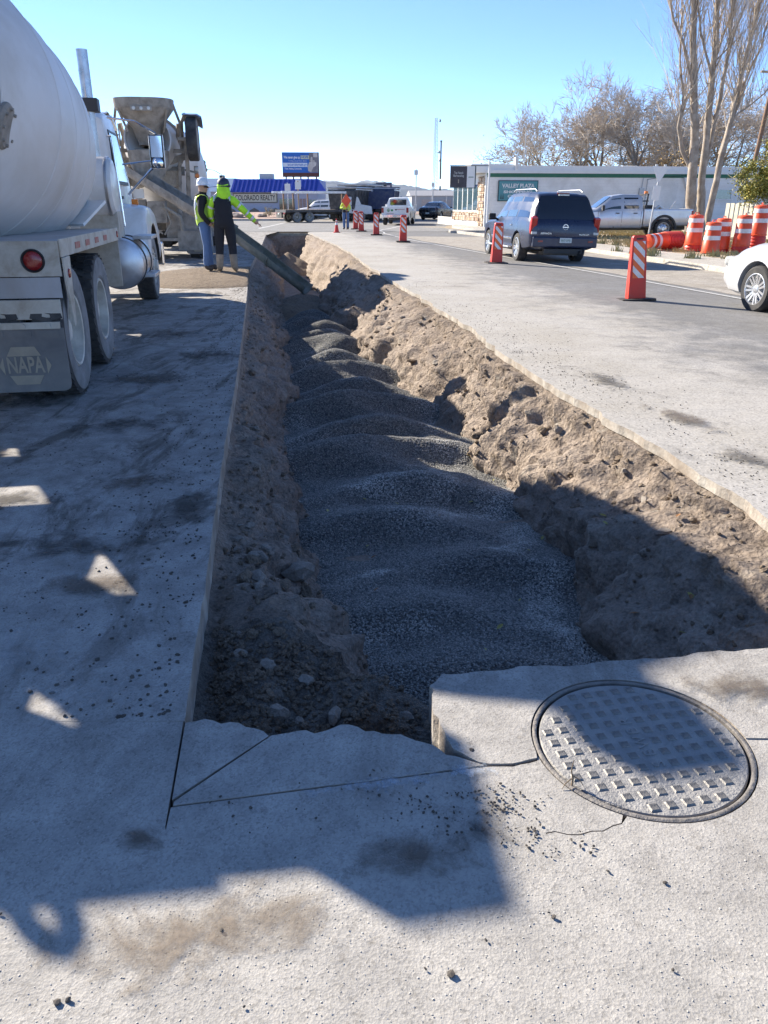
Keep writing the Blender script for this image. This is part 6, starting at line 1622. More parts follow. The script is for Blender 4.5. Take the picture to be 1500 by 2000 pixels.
# wall details
m = MB(); m.bb(4.6, 5.55, -.28, -.0, 1.62, 2.0); ac = m.build('air_conditioner', M_trimw, PB, bevel=.01)
for k in range(6):
    q = MB(); q.bb(4.68 + k * .14, 4.76 + k * .14, -.285, -.279, 1.68, 1.94); q.build('vent_slot', M_blackplastic, ac)
m = MB(); m.bb(10.0, 10.3, -.12, 0, 1.95, 2.4); m.build('meter_box', M_galv, PB, bevel=.01)
for x, a, b in ((10.15, 2.4, 3.0), (10.1, 1.2, 1.95), (10.45, 1.0, 2.9)):
    m = MB(); m.cyl((x, -.05, a), (x + .05, -.05, b), .025, None, 8); m.build('conduit', M_galv, PB)
m = MB(); m.tube([(10.45, -.05, 2.9), (11.5, -.3, 3.05), (13.2, -.3, 3.15)], .015, 6); m.build('cable', M_blackplastic, PB)
m = MB(); m.bb(15.0, 16.35, -.02, -.004, 1.75, 2.3); sw = m.build('small_window', M_shopglass, PB)
for (a, b, c, d) in ((14.93, 16.42, 1.68, 1.75), (14.93, 16.42, 2.3, 2.37), (14.93, 15.0, 1.75, 2.3), (16.35, 16.42, 1.75, 2.3)):
    m = MB(); m.bb(a, b, -.045, -.003, c, d); m.build('window_frame', M_trimw, sw)
m = MB(); m.prism([(12.9, Hh - .1), (13.7, Hh - .1), (13.45, Hh - .75), (13.15, Hh - .75)], 'y', -.20, -.03); m.bb(13.22, 13.38, -.16, -.03, .1, Hh - .75); m.build('downpipe', M_trimw, PB, bevel=.02)
m = MB(); m.bb(9.3, 10.3, 1.2, 2.2, Hh + .1, Hh + .62); m.build('roof_unit', M_trimw, PB, bevel=.03)
for x in (12.0, 12.6): m = MB(); m.cyl((x, 2.0, Hh), (x, 2.0, Hh + .75), .09, None, 10); m.build('roof_vent', M_galv, PB)
m = MB(); m.cyl((3.6, 4, Hh), (3.6, 4, Hh + 2.8), .03, None, 6); m.build('antenna', M_galv, PB)
# bracketed sign left of the corner
SB = root('hanging_sign', 'dark square shop sign with a white half, fixed out from the plaza corner', 'sign', (3.95, 50.0, 0), R(5))
m = MB(); m.bb(0, 1.0, -.06, .06, 2.38, 3.55); d = m.build('dark_panel', mat('charcoal_sign', (.05, .045, .055), .6, 0, .3, 5), SB)
m = MB(); m.bb(1.002, 1.48, -.055, .055, 2.38, 3.55); m.build('white_panel', M_trimw, SB)
m = MB(); m.bb(-.03, 2.4, -.03, .03, 3.56, 3.60); m.bb(-.03, 1.6, -.03, .03, 2.33, 2.37); m.bb(1.49, 1.55, -.03, .03, 2.37, 3.56); m.build('sign_bracket', M_tealdark, SB)
text('Top Notch', .13, M_clear_lens, d, (.5, -.064, 3.18), width=.55, ext=.001); text('Bartending', .12, M_clear_lens, d, (.5, -.064, 3.02), width=.62, ext=.001)
m = MB(); m.bb(.47, .53, -.066, -.061, 2.62, 2.82); m.build('bottle_print', M_flapprint, d)
m = MB(); m.bb(1.1, 1.4, -.06, -.056, 2.93, 2.97); m.build('sign_line', M_green, SB)
m = MB(); m.cyl((2.36, 0, 0), (2.36, 0, 3.8), .06, None, 10); m.build('sign_post', M_trimw, SB)

# ------------------------------------------------------------------ cream board fence
M_fence = mat('cream_fence', (.50, .47, .38), .8, 0, .08, 4, dirt=(.36, .32, .25), damt=.3, dscale=3)
FN = root('board_fence', 'cream fence of narrow upright boards beside the drums and the green bush', 'fence', (16.15, 39.0, 0), math.atan2(-3.8, .45 * 1.0))
FN.rotation_euler = (0, 0, math.atan2(-9.0, 2.2))
for k in range(62):
    m = MB(); h = 1.50 + .02 * random.uniform(-1, 1); m.bb(k * .165, k * .165 + .14, -.012 - (.03 if k % 2 else 0), .012 - (.03 if k % 2 else 0), .03, h); m.build('board', M_fence, FN)
for z in (.35, 1.2):
    m = MB(); m.bb(0, 62 * .165, .015, .06, z, z + .09); m.build('rail', M_fence, FN)

# ------------------------------------------------------------------ realty building
M_lav = mat('pale_blue_stucco', (.44, .46, .54), .9, 0, .05, 1.5, bmp=.2, bscale=8)
M_bluemetal = mat('blue_metal_roof', (.015, .05, .36), .45, .1, .08, 3)
M_bluelight = mat('light_blue_roof', (.26, .36, .52), .5, .1, .08, 3)
RB = root('realty_building', 'pale blue realty office with bright blue metal roof', 'building', (-27.0, 97.5, .0), R(-3.0))
L = 19.3
m = MB(); m.bb(0, L, 0, 8, 0, 2.75); m.build('wall', M_lav, RB)
m = MB(); m.prism([(-.55, 2.70), (1.7, 4.15), (1.9, 4.15), (9, 4.0), (9, 2.7)], 'x', 9.2, L - .1)
m.add([(L - .1, -.55, 2.7), (L + 1.2, -.55, 2.65), (L - .1, 1.7, 4.15)], [(0, 1, 2)])
rf = m.build('roof', M_bluemetal, RB)
for k in range(19): q = MB(); q.beam((9.4 + k * .53, -.57, 2.72), (9.4 + k * .53, 1.68, 4.17), .03, .04); q.build('roof_seam', M_bluemetal, rf)
m = MB(); m.prism([(-.6, 2.75), (2.2, 4.25), (8.5, 4.25), (8.5, 2.75)], 'x', 0, 9.2); m.build('porch_roof', M_bluelight, RB)
m = MB(); m.bb(L - 2.5, L - 1.9, -.2, .3, 3.3, 4.0); m.build('roof_vent', M_trimw, RB)
m = MB(); m.bb(L - 7.2, L - 5.6, 2.5, 3.6, 4.0, 4.75); m.build('roof_unit', M_galv, RB)
m = MB(); m.bb(9.4, 14.6, -.12, -.02, 1.55, 2.6); sg = m.build('wall_sign', mat('olive_frame', (.16, .15, .11), .7), RB)
m = MB(); m.bb(9.5, 14.5, -.14, -.125, 1.65, 2.5); m.build('sign_face', mat('cream_sign', (.62, .58, .45), .6, 0, .05), sg)
text('COLORADO REALTY', .58, mat('sign_dark_letters', (.06, .055, .045), .6), sg, (12.0, -.145, 2.07), width=4.7, bold=.015)
M_dkwin = glass('dark_window', (.02, .022, .025))
for x0, x1, z0, z1, mm in ((14.8, 16.6, .3, 2.0, M_dkwin), (17.2, 17.9, .1, 2.0, mat('glass_door_red', (.35, .22, .18), .3)), (18.3, 19.1, .75, 1.9, M_dkwin)):
    m = MB(); m.bb(x0, x1, -.05, -.01, z0, z1); wi = m.build('window', mm, RB)
    q = MB(); q.bb(x0 - .06, x1 + .06, -.07, -.012, z1, z1 + .07); q.bb((x0 + x1) / 2 - .03, (x0 + x1) / 2 + .03, -.07, -.051, z0, z1); split(q, 'window_frame', M_lav, wi)
for x in (9.0, 11.8, 14.3):
    m = MB(); m.prism([(x - .9, .1), (x + .9, .1), (x + .5, .75), (x, 1.0), (x - .5, .75)], 'y', -.06, -.01); m.build('painted_mountain', mat('mural_brown', (.25, .2, .15), .9), RB)
# oval sign on a pylon in front
OS = root('oval_sign', 'white oval realty sign on a post before the blue roofed office', 'sign', (-19.2, 84, .3), R(0))
m = MB(); m.lathe([(0, -.06), (.9, -.06), (1.0, -.02), (1.0, .05), (0, .05)], (0, 0, 0), (0, -1, 0), 40); ov = m.build('oval_plate', M_trimw, OS); ov.location = (0, 0, 2.75); ov.scale = (1.2, 1, .78)
ol = mat('brown_letters', (.16, .08, .05), .6)
text('COLORADO', .34, ol, OS, (0, -.08, 2.93), width=1.85, bold=.01); text('REALTY', .34, ol, OS, (0, -.08, 2.48), width=1.35, bold=.01)
m = MB(); m.bb(-.35, .35, -.03, .1, 0, 2.1); m.build('pylon', M_trimw, OS)
# raised landscaped bed with boulders and shrubs
M_bed = soil_mat('pink_gravel_bed', (.40, .29, .24), (.50, .38, .32), (.28, .2, .17), .5)
bed_o = structure(MB().grid(lambda u, v: (-34 + 27 * u, 75.6 + (.8 * sin(pi * u)) + 22 * v, .015 + .40 * sstep(0, .55, v) + .13 * (v > 0) + .05 * fbm(u * 12, v * 8)), 50, 24).build('planting_bed', M_bed, None, smooth=180, fix=False))
ks = structure(MB().bb(-34, -7, 75.2, 75.55, -.02, .17).build('bed_kerb', M_walk))
def rock(name, label, loc, r, m, group=None, sc=(1, 1, .6), parent=None):
    me = rocks_mesh(name, [(0, 0, 0, 1)], m, random.randint(0, 9999), 2); o = link(name, me, parent); o.location = loc; o.scale = (r * sc[0], r * sc[1], r * sc[2]); o.rotation_euler = (0, 0, random.uniform(0, 6))
    if label: tag(o, label, 'boulder', group)
    return o
M_boulder = mat('boulder', (.36, .30, .25), .9, 0, .25, 3, bmp=.5, bscale=8)
for lb, x, y, r in (('flat tan boulder under the realty wall sign', -14.1, 79.5, .62), ('small boulder touching the flat tan boulder', -13.3, 79.8, .32), ('pale boulder touching the dry shrub by the realty windows', -11.9, 80.5, .5), ('dark boulder against the realty wall below its sign', -16.8, 86, .55)):
    rock('boulder', lb, (x, y, .35), r, M_boulder, 'boulders in the realty bed')
def shrub(label, loc, r, h, m, n=420, name='dry_shrub', group=None):
    T = root(name, label, 'shrub', loc, 0, group); V = MB()
    for k in range(n):
        a, e = random.uniform(0, 2 * pi), random.uniform(.1, 1.0); q = random.uniform(.35, 1) ; d = Vector((cos(a) * (1 - e * .55), sin(a) * (1 - e * .55), e)) 
        p = Vector((d.x * r, d.y * r, d.z * h)) * q; s = random.uniform(.4, 1.0) * r * .12
        t = Vector((random.gauss(0, 1), random.gauss(0, 1), random.gauss(0, 1))).normalized(); u = t.orthogonal().normalized()
        V.add([p - t * s, p + u * s * .35, p + t * s, p - u * s * .35], [(0, 1, 2, 3)])
    V.build('crown', m, T, fix=False)
    V = MB()
    for k in range(9):
        a = random.uniform(0, 6.28); V.tube([(0, 0, -.05), (cos(a) * r * .3, sin(a) * r * .3, h * .4), (cos(a) * r * .7, sin(a) * r * .7, h * .8)], [.02, .014, .006], 4)
    V.build('trunk', M_wood, T); return T
M_drybush = mat('dry_bush', (.30, .26, .15), .9, 0, .3, 3)
shrub('grey green dry shrub beside the pale boulder in the realty bed', (-11.2, 80.2, .35), .7, 1.0, M_drybush); shrub('small dry shrub between the grey green shrub and the flatbed truck', (-8.9, 79.5, .33), .55, .75, M_drybush)

# ------------------------------------------------------------------ billboard
BB = root('billboard', 'large blue billboard on brown steel posts above the realty roof', 'billboard', (-17.0, 172, 0), R(3))
M_bbblue = mat('billboard_blue', (.015, .13, .50), .6, 0, .12, .6); M_bbred = mat('billboard_brown', (.10, .035, .03), .7)
m = MB(); m.bb(-3.75, 3.75, -.15, .15, 6.5, 11.1); bd_ = m.build('board_frame', M_bbred, BB)
m = MB(); m.bb(-3.65, 3.55, -.19, -.155, 7.3, 11.0); m.build('poster', M_bbblue, bd_)
m = MB(); m.bb(-3.6, 1.35, -.21, -.195, 8.4, 9.15); m.build('poster_band', mat('poster_white', (.62, .70, .80), .6), bd_)
m = MB(); m.bb(.05, 1.75, -.21, -.195, 9.85, 10.5); m.build('hope_panel', mat('poster_yellow', (.62, .62, .38), .6), bd_)
PW = mat('poster_letters', (.72, .75, .80), .6)
text('We never give up', .5, PW, bd_, (-1.75, -.215, 10.15), width=3.3, bold=.02); text('HOPE', .45, M_bbblue, bd_, (.9, -.22, 10.17), width=1.4, bold=.02)
text('SanLuisValleyHealth.org', .4, M_bbblue, bd_, (-.75, -.22, 8.78), width=3.9, bold=.01); text('Trust. Healing. Community.', .3, PW, bd_, (-1.55, -.215, 8.05), width=3.5, bold=.01); text('healing comes from within', .2, PW, bd_, (-.6, -.215, 9.5), width=3.6)
# photo of two people on the poster, as grey patches
M_pg = mat('poster_grey', (.20, .20, .23), .7, 0, .35, 1.2); M_pl = mat('poster_light', (.52, .50, .48), .7, 0, .2, 1.5)
m = MB(); m.bb(1.75, 3.55, -.21, -.196, 7.35, 11.0); m.build('poster_picture', M_pg, bd_)
for poly in ([(1.5, 7.6), (2.1, 7.45), (2.5, 8.3), (3.1, 8.6), (3.2, 9.2), (2.6, 9.5), (1.7, 9.2), (1.4, 8.4)], [(2.0, 9.5), (2.2, 9.2), (2.45, 9.5), (2.4, 10.2), (2.1, 10.3)], [(2.45, 9.2), (2.8, 9.2), (2.85, 9.6), (2.5, 9.65)], [(2.6, 10.2), (3.4, 10.2), (3.4, 10.95), (2.6, 10.95)]):
    m = MB(); m.prism(poly, 'y', -.22, -.211); m.build('poster_figure', M_pl, bd_)
for x in (-3.1, -1.6, -.1, 1.4, 3.1):
    m = MB(); m.cyl((x, .3, 0), (x, .3, 6.6), .17, None, 10); m.build('post', M_rust, BB)
m = MB(); m.bb(-4.4, 4.4, -1.1, -.2, 5.55, 5.65); m.build('catwalk', M_rust, BB)
BS = root('small_billboard', 'small dark billboard showing over the blue dump truck', 'billboard', (.0, 190, 0), 0)
m = MB(); m.bb(-1.8, 1.8, -.1, .1, 4.3, 5.9); b2 = m.build('board', M_bedblue, BS); m = MB(); m.bb(-1.7, 1.4, -.13, -.105, 4.7, 5.3); m.build('poster', mat('poster_dim', (.42, .40, .42), .7, 0, .4, 2), b2)
m = MB(); m.cyl((0, 0, 0), (0, 0, 4.3), .2, None, 8); m.build('post', M_rust, BS)

# ------------------------------------------------------------------ radio mast, poles, far yard
M_mast = mat('mast_steel', (.34, .30, .29), .5, .4, .08)
TW_ = root('radio_mast', 'tall slender lattice radio mast rising over the far yard', 'mast', (15.2, 250, 0), R(20))
m = MB(); wv = lambda z: .95 - .55 * min(1, z / 24); corners = lambda z: [(wv(z) * cos(a), wv(z) * sin(a), z) for a in (0, 2 * pi / 3, 4 * pi / 3)]
for k in range(3): m.tube([corners(0)[k], corners(12)[k], corners(24.5)[k]], .07, 5)
for i in range(24):
    z0, z1 = i * 1.02, (i + 1) * 1.02
    for k in range(3): m.tube([corners(z0)[k], corners(z1)[(k + 1) % 3]], .035, 4); m.tube([corners(z1)[k], corners(z1)[(k + 1) % 3]], .03, 4)
m.build('lattice', M_mast, TW_)
for z, x in ((23.8, .9), (15.5, .8), (13.3, 1.1)):
    m = MB(); m.lathe([(0, 0), (.35, .1), (.42, .3)], (x, -.3, z), (.5, -1, 0), 14); m.build('dish', M_galv, TW_)
PO = root('steel_pole', 'dark straight pole standing against the lattice mast', 'pole', (15.6, 232, 0)); m = MB(); m.cyl((0, 0, 0), (0, 0, 17.0), .28, .2, 12); m.build('shaft', M_frame, PO); m = MB(); m.cyl((0, 0, 17), (0, 0, 17.4), .3, .3, 10); m.build('pole_cap', M_frame, PO)
UP = root('utility_pole', 'brown wooden utility pole with cross arm behind the tall poplar', 'utility pole', (27.4, 63, 0), R(15))
m = MB(); m.cyl((0, 0, 0), (.9, 0, 11.2), .19, .13, 12); m.build('shaft', M_rust, UP); m = MB(); m.bb(-.35, 2.0, -.06, .06, 10.2, 10.34); m.build('cross_arm', M_wood, UP)
for x in (-.2, .3, 1.3, 1.9): m = MB(); m.cyl((x, 0, 10.34), (x, 0, 10.5), .04, .05, 8); m.build('insulator', M_clear_lens, UP)
LPn = 0
for lb, x, y, h, r in (('thin signpost with pale plates by the realty door', -9.6, 83, 3.2, .05), ('thin tan post beside the pale signposts', -8.3, 80.5, 3.3, .06), ('lone light pole beyond the white pickup', 4.6, 120, 6.0, .08), ('far utility pole beyond the junction road', 8.8, 150, 5.0, .12), ('grey post near the grey blue SUV', 13.0, 104, 3.4, .07)):
    T = root('post', lb, 'post', (x, y, .2 if y < 90 else 0)); m = MB(); m.cyl((0, 0, 0), (0, 0, h), r, None, 8); m.build('shaft', M_galv if y > 82 else M_wood, T)
    m = MB(); m.bb(-.28, .28, -.1, -.07, h - .75, h - .1); m.build('plate', M_signback, T)
FY = root('yard_building', 'low grey metal building far behind the chain link fence', 'building', (5.5, 165, 0), R(4))
m = MB(); m.bb(0, 16, 0, 8, 0, 2.9); m.build('wall', mat('grey_metal_siding', (.42, .43, .45), .6, .1, .08, .8), FY); m = MB(); m.prism([(-.4, 2.9), (4, 3.9), (8.4, 2.9)], 'x', -.3, 16.3); m.build('roof', mat('grey_roof', (.36, .36, .37), .6), FY)
for x in (2, 6, 10): m = MB(); m.bb(x, x + 2, -.06, -.01, 0, 2.2); m.build('door', mat('roller_door', (.50, .42, .38), .7), FY)
CF = root('chain_link_fence', 'far chain link fence with posts along the yard', 'fence', (2.5, 128, 0), R(2))
for k in range(11): m = MB(); m.cyl((k * 2.4, 0, 0), (k * 2.4, 0, 2.6), .045, None, 6); m.build('fence_post', M_galv, CF)
for z in (1.3, 2.55): m = MB(); m.cyl((0, 0, z), (24, 0, z), .03, None, 6); m.build('fence_rail', M_galv, CF)
verge = structure(MB().grid(lambda u, v: (-2 + 40 * u, 118.2 + 8 * v, .05 + .2 * sstep(0, .5, v)), 30, 8).build('verge', M_bed, None, smooth=180, fix=False))

# ------------------------------------------------------------------ trees
M_bark_pale = mat('pale_poplar_bark', (.40, .345, .285), .9, 0, .3, 3, bmp=.6, bscale=9, dirt=(.20, .15, .11), damt=.45, dscale=2.2)
M_bark_grey = mat('cottonwood_bark', (.29, .265, .235), .9, 0, .3, 3)
M_twig = mat('fine_twigs', (.50, .435, .36), .9, 0, .25, 2)
M_leaf_gold = mat('dry_gold_leaves', (.42, .27, .10), .8, 0, .35, 1.5); M_leaf_green = mat('olive_leaves', (.17, .18, .03), .6, 0, .35, 2); M_leaf_yel = mat('yellow_green_leaves', (.40, .33, .06), .6, 0, .3, 2)
def grow(tr, tw, p, d, L, r, depth, rng, up, spread, tips, nseg=4, kids=(3, 4), minr=.012, wob=.12):
    path = [p.copy()]; rad = [r]; q = p.copy(); dd = d.copy()
    for i in range(nseg):
        dd = (dd + Vector((rng.gauss(0, wob), rng.gauss(0, wob), rng.gauss(0, wob) * .6 + up))).normalized(); q = q + dd * L / nseg; path.append(q.copy()); rad.append(r * (1 - .5 * (i + 1) / nseg))
    (tr if r > .045 else tw).tube(path, rad, 7 if r > .1 else (5 if r > .03 else 3), 0, False)
    if depth == 0: tips.append(q.copy()); return
    k = rng.randint(*kids)
    for j in range(k):
        t = rng.uniform(.45, 1.0) if j else 1.0; i = min(nseg, max(1, int(round(t * nseg)))); b = path[i]
        bd = (path[i] - path[i - 1]).normalized(); pr = Vector((rng.gauss(0, 1), rng.gauss(0, 1), rng.gauss(0, .6))); pr = (pr - bd * pr.dot(bd)).normalized()
        nd_ = (bd + pr * spread * rng.uniform(.6, 1.3)).normalized()
        grow(tr, tw, b, nd_, L * rng.uniform(.58, .82), max(minr, rad[i] * rng.uniform(.55, .8)), depth - 1, rng, up, spread, tips, max(2, nseg - 1), kids, minr, wob)
def tree(name, label, loc, trunks, bark, seed, leafm=None, nleaf=0, leafz=99, group=None, lsz=.12, lspread=.5):
    T = root(name, label, 'tree', loc, 0, group); rng = random.Random(seed); tr, tw, tips = MB(), MB(), []
    for a in trunks: grow(tr, tw, Vector(a['p']), Vector(a['d']).normalized(), a['L'], a['r'], a['n'], rng, a['up'], a['s'], tips, a.get('seg', 5), a.get('k', (3, 4)), a.get('mr', .012), a.get('w', .12))
    tr.build('trunk', bark, T, smooth=60, fix=False); c = tw.build('crown', M_twig, T, fix=False)
    if leafm and nleaf:
        V = MB(); low = [t for t in tips if t.z < leafz] or tips
        for k in range(nleaf):
            p = rng.choice(low) + Vector((rng.gauss(0, lspread), rng.gauss(0, lspread), rng.gauss(0, lspread))); t = Vector((rng.gauss(0, 1), rng.gauss(0, 1), rng.gauss(0, 1))).normalized(); u = t.orthogonal().normalized(); s = lsz * rng.uniform(.6, 1.3)
            V.add([p - t * s, p + u * s * .6, p + t * s, p - u * s * .6], [(0, 1, 2, 3)])
        V.build('leaves', leafm, c, fix=False)
    return T
# tall bare poplar with several stems
def poplar():
    T = root('poplar_tree', 'tall bare poplar with several pale upright stems, rising out of the photo', 'tree', (17.6, 46.0, 0)); rng = random.Random(11); tr, tw, tips = MB(), MB(), []
    ST = [(.40, .14, 0, [(-.36, -.1), (-.5, 1.2), (-.65, 2.3), (-.75, 4.26), (-1.11, 6.5), (-1.52, 8.84), (-1.8, 11.1), (-2.0, 13.5)]), (.15, .05, .15, [(-.70, 3.0), (-1.34, 4.2), (-1.7, 5.3), (-1.68, 6.8), (-2.12, 8.6), (-2.3, 11)]),
          (.13, .04, -.1, [(-1.2, 6.9), (-1.55, 7.8), (-2.11, 9.15), (-2.79, 10.2), (-3.05, 11.1), (-3.2, 13)]), (.30, .12, .2, [(.22, -.1), (.1, 1.4), (-.05, 2.73), (-.11, 4.84), (-.25, 6.8), (-.29, 8.84), (-.53, 11.1), (-.6, 13.5)]),
          (.19, .07, .35, [(-.02, 2.8), (.10, 3.6), (.25, 5.5), (.44, 7.9), (.42, 9.4), (.32, 11.1), (.3, 13.2)]), (.25, .08, .5, [(.70, -.1), (.80, 1.2), (.91, 3.16), (1.04, 4.17), (1.21, 5.75), (1.33, 7.67), (1.63, 9.98), (1.78, 11.1), (1.9, 13)]),
          (.15, .05, .7, [(1.0, 4.0), (1.2, 5.2), (1.47, 6.4), (1.83, 7.9), (2.3, 9.2), (2.6, 11.5)]), (.09, .03, .4, [(1.16, 5.5), (1.5, 6.0), (1.93, 6.3), (2.72, 6.96), (3.5, 8.0)]), (.10, .04, .0, [(-.24, 7.4), (-.7, 8.4), (-1.21, 9.6), (-1.66, 11.1), (-1.9, 12.6)]),
          (.09, .04, .3, [(-.25, 8.2), (-.1, 8.9), (.14, 9.98), (.47, 11.1), (.7, 12.6)])]
    for r0, r1, yo, pts in ST:
        P = []
        for i in range(len(pts) - 1):
            for k in range(4):
                t = k / 4; x = pts[i][0] + (pts[i + 1][0] - pts[i][0]) * t; z = pts[i][1] + (pts[i + 1][1] - pts[i][1]) * t; P.append(Vector((x + .05 * fbm(z * 1.3, r0 * 50), yo + .12 * fbm(z * .8, r0 * 90), z)))
        r0, r1 = r0 * .82, r1 * .8; n = len(P); rad = [(r0 + (r1 - r0) * i / n) * (1 + .16 * fbm(P[i].z * 2.2, r0 * 31)) * (1.35 if (P[i].z < .5 and r0 > .2) else 1) for i in range(n)]
        tr.tube(P, rad, 12 if r0 > .2 else 8, 0, False)
        for k in range(int(n * 1.5)):
            i = rng.randint(int(n * .35), n - 1)
            if P[i].z < 4.6: continue
            d = Vector((rng.gauss(0, .30), rng.gauss(0, .3), 1)).normalized()
            grow(tr, tw, P[i], d, rng.uniform(1.2, 2.6), min(rad[i] * .5, rng.uniform(.018, .05)), 3, rng, .06, .26, tips, 4, (2, 3), .007, .07)
    tr.build('trunk', M_bark_pale, T, smooth=60, fix=False); tw.build('crown', M_twig, T, fix=False)
    k = MB()
poplar()
TREES = [(19.0, 86, 1.0, 21, 'spreading bare cottonwood leaning out at the end of the grove behind the plaza'), (22.8, 92, 1.1, 22, 'rounded bare cottonwood second in the grove behind the plaza'), (26.3, 86, 1.1, 23, 'broad golden tinged cottonwood in the middle of the grove'),
         (30.0, 91, 1.2, 24, 'tall dark limbed cottonwood of the grove beside the poplar'), (33.5, 88, 1.15, 27, 'cottonwood showing just past the leftmost poplar stem'), (38.0, 92, 1.2, 25, 'bare cottonwood seen between the poplar stems'), (45, 90, 1.2, 26, 'bare cottonwood behind the brown utility pole')]
for (x, y, s, sd, lb) in TREES:
    rng = random.Random(sd); lean = -.5 if sd == 21 else rng.uniform(-.25, .25); tk = []
    for q in range(3): tk.append(dict(p=(.12 * q, 0, .1 + .5 * q), d=(lean + (-.75, .0, .75)[q], rng.uniform(-.4, .4), 1), L=4.1 * s, r=(.34, .40, .30)[q] * s, n=6, up=.022, s=.72, seg=4, k=(3, 4), mr=.02, w=.17))
    tree('cottonwood_tree', lb, (x, y, 0), tk, M_bark_grey, sd, M_leaf_gold, 2200, 6.0, 'cottonwoods behind the plaza', .10, .5)
# leafy green bush tree at the right
def leafy(name, label, loc, blobs, n, seed, ms, lsz=.055):
    T = root(name, label, 'tree', loc); rng = random.Random(seed); V = MB(); tr = MB(); tips = []
    grow(tr, tr, Vector((0, 0, 0)), Vector((0, 0, 1)), 2.0, .12, 3, rng, .02, .7, tips, 4, (3, 4), .012, .14); tr.build('trunk', M_bark_grey, T, fix=False)
    cl = []
    for (c, r) in blobs:
        for k in range(26):
            d = Vector((rng.gauss(0, 1), rng.gauss(0, 1), rng.gauss(0, 1))).normalized(); cl.append((Vector(c) + Vector((d.x * r[0], d.y * r[1], d.z * r[2])) * rng.uniform(.55, 1.0), rng.uniform(.22, .45)))
    for k in range(n):
        c, r = rng.choice(cl); p = c + Vector((rng.gauss(0, r * .5), rng.gauss(0, r * .5), rng.gauss(0, r * .45))); t = Vector((rng.gauss(0, 1), rng.gauss(0, 1), rng.gauss(0, 1) - .6)).normalized(); u = t.orthogonal().normalized(); s = lsz * rng.uniform(.7, 1.4)
        V.add([p - t * s, p + u * s * .45, p + t * s, p - u * s * .45], [(0, 1, 2, 3)], 0 if rng.random() < .6 else 1)
    V.build('crown', ms, T, fix=False); return T
leafy('bush_tree', 'green and yellow leafy small tree over the cream fence at the photo edge', (17.35, 37.6, 0), [((0, 0, 1.9), (1.5, 1.5, 1.1)), ((.3, 0, 3.2), (1.35, 1.4, 1.2)), ((.9, 0, 4.4), (1.2, 1.3, 1.1)), ((1.5, 0, 5.5), (1.2, 1.2, 1.0)), ((.7, 0, 5.3), (.9, 1.0, .8)), ((1.2, 0, 6.5), (1.0, 1.0, .9)), ((-.7, -.3, 2.5), (.9, 1.0, .8))], 34000, 31, [M_leaf_green, M_leaf_yel])
leafy('dark_tree', 'dark dense round tree beyond the grey blue SUV', (17.2, 150, 0), [((0, 0, 3.0), (3.2, 2.5, 2.2)), ((1.8, 0, 2.2), (2.4, 2, 1.8))], 6000, 33, [mat('dark_leaves', (.075, .07, .045), .8, 0, .3), M_bark_grey], .2)
for i, (x, y, lb) in enumerate(((-7.6, 150, 'grey bare bush behind the black dump truck'), (-3.6, 155, 'low bare bush showing over the dump beds'), (12, 190, 'far low bush at the foot of the mast'))):
    leafy('bare_bush', lb, (x, y, 0), [((0, 0, 2.0), (1.8, 1.5, 1.5))], 1500, 40 + i, [M_twig, M_bark_grey], .13)

# ------------------------------------------------------------------ mountains with snow
def mountain_mat():
    m, nt, b = newmat('snowy_mountain'); v = coords(nt, 'World'); z = nd(nt, 'ShaderNodeSeparateXYZ'); nt.links.new(v, z.inputs[0])
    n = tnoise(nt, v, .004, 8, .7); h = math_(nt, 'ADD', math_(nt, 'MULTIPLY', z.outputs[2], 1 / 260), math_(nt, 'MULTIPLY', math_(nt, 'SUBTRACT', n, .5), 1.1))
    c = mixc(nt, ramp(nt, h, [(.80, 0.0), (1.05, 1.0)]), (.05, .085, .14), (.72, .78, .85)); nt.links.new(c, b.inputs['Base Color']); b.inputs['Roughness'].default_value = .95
    return m
PKX = [-40, -22, -12, -8, -5.5, -4, -2.6, -1.2, 0, 1.5, 3, 4.5, 6, 8, 12, 20, 32, 45]; PKH = [.9, 1.0, 1.05, 1.1, 1.2, 1.4, 1.55, 1.5, 1.3, 1.1, .95, .85, .82, .85, .9, .9, .9, .8]
def mtn(u, v):
    az = R(-42 + 88 * u); rr = 7200 + 2300 * v; h = math.tan(R(interp(math.degrees(az), PKX, PKH))) * 11200
    q = noise.ridged_multi_fractal(Vector((u * 30, v * 3.0, 1.3)), 1.0, 2.1, 6, 1.0, 2.0) * .42
    z = h * (sstep(0, .8, v) * .62 + .38 * sstep(0, .8, v) * q) * (1 if v < .92 else .8) + 8 * fbm(u * 200, v * 20) * v
    return (rr * sin(az), rr * cos(az), z - 5)
structure(MB().grid(mtn, 420, 22).build('mountains', mountain_mat(), None, smooth=180, fix=False))

# ------------------------------------------------------------------ loose stones, clods, crumbs, leaves, dry grass
rng = random.Random(77)
def tp(y, t): return trench_point(y, t)
pts = []
for k in range(4200):
    y = 2.0 + rng.random() ** 1.7 * 18; t = rng.uniform(.10, .42) if rng.random() < .5 else rng.uniform(.62, .945); p = tp(y, t); pts.append((p[0], p[1], p[2] + .004, (.003 + .02 * rng.random() ** 3) * (1 + y * .05)))
for k in range(1500):                                       # shelf rubble just behind the front slabs
    y = rng.uniform(2.0, 2.75); x = rng.uniform(Lx(y) + .05, .9); xl, xr = Lx(y), Rx(2.42)
    t = .1 + .8 * (x - xl) / (xr - xl); p = tp(y, max(.10, min(.6, t))); pts.append((p[0], p[1], p[2] + .004, rng.uniform(.005, .018)))
stuff(link('rubble', rocks_mesh('rubble', pts, M_clod, 3)), 'loose soil clods lying on the trench banks', 'soil clods')
pts = []
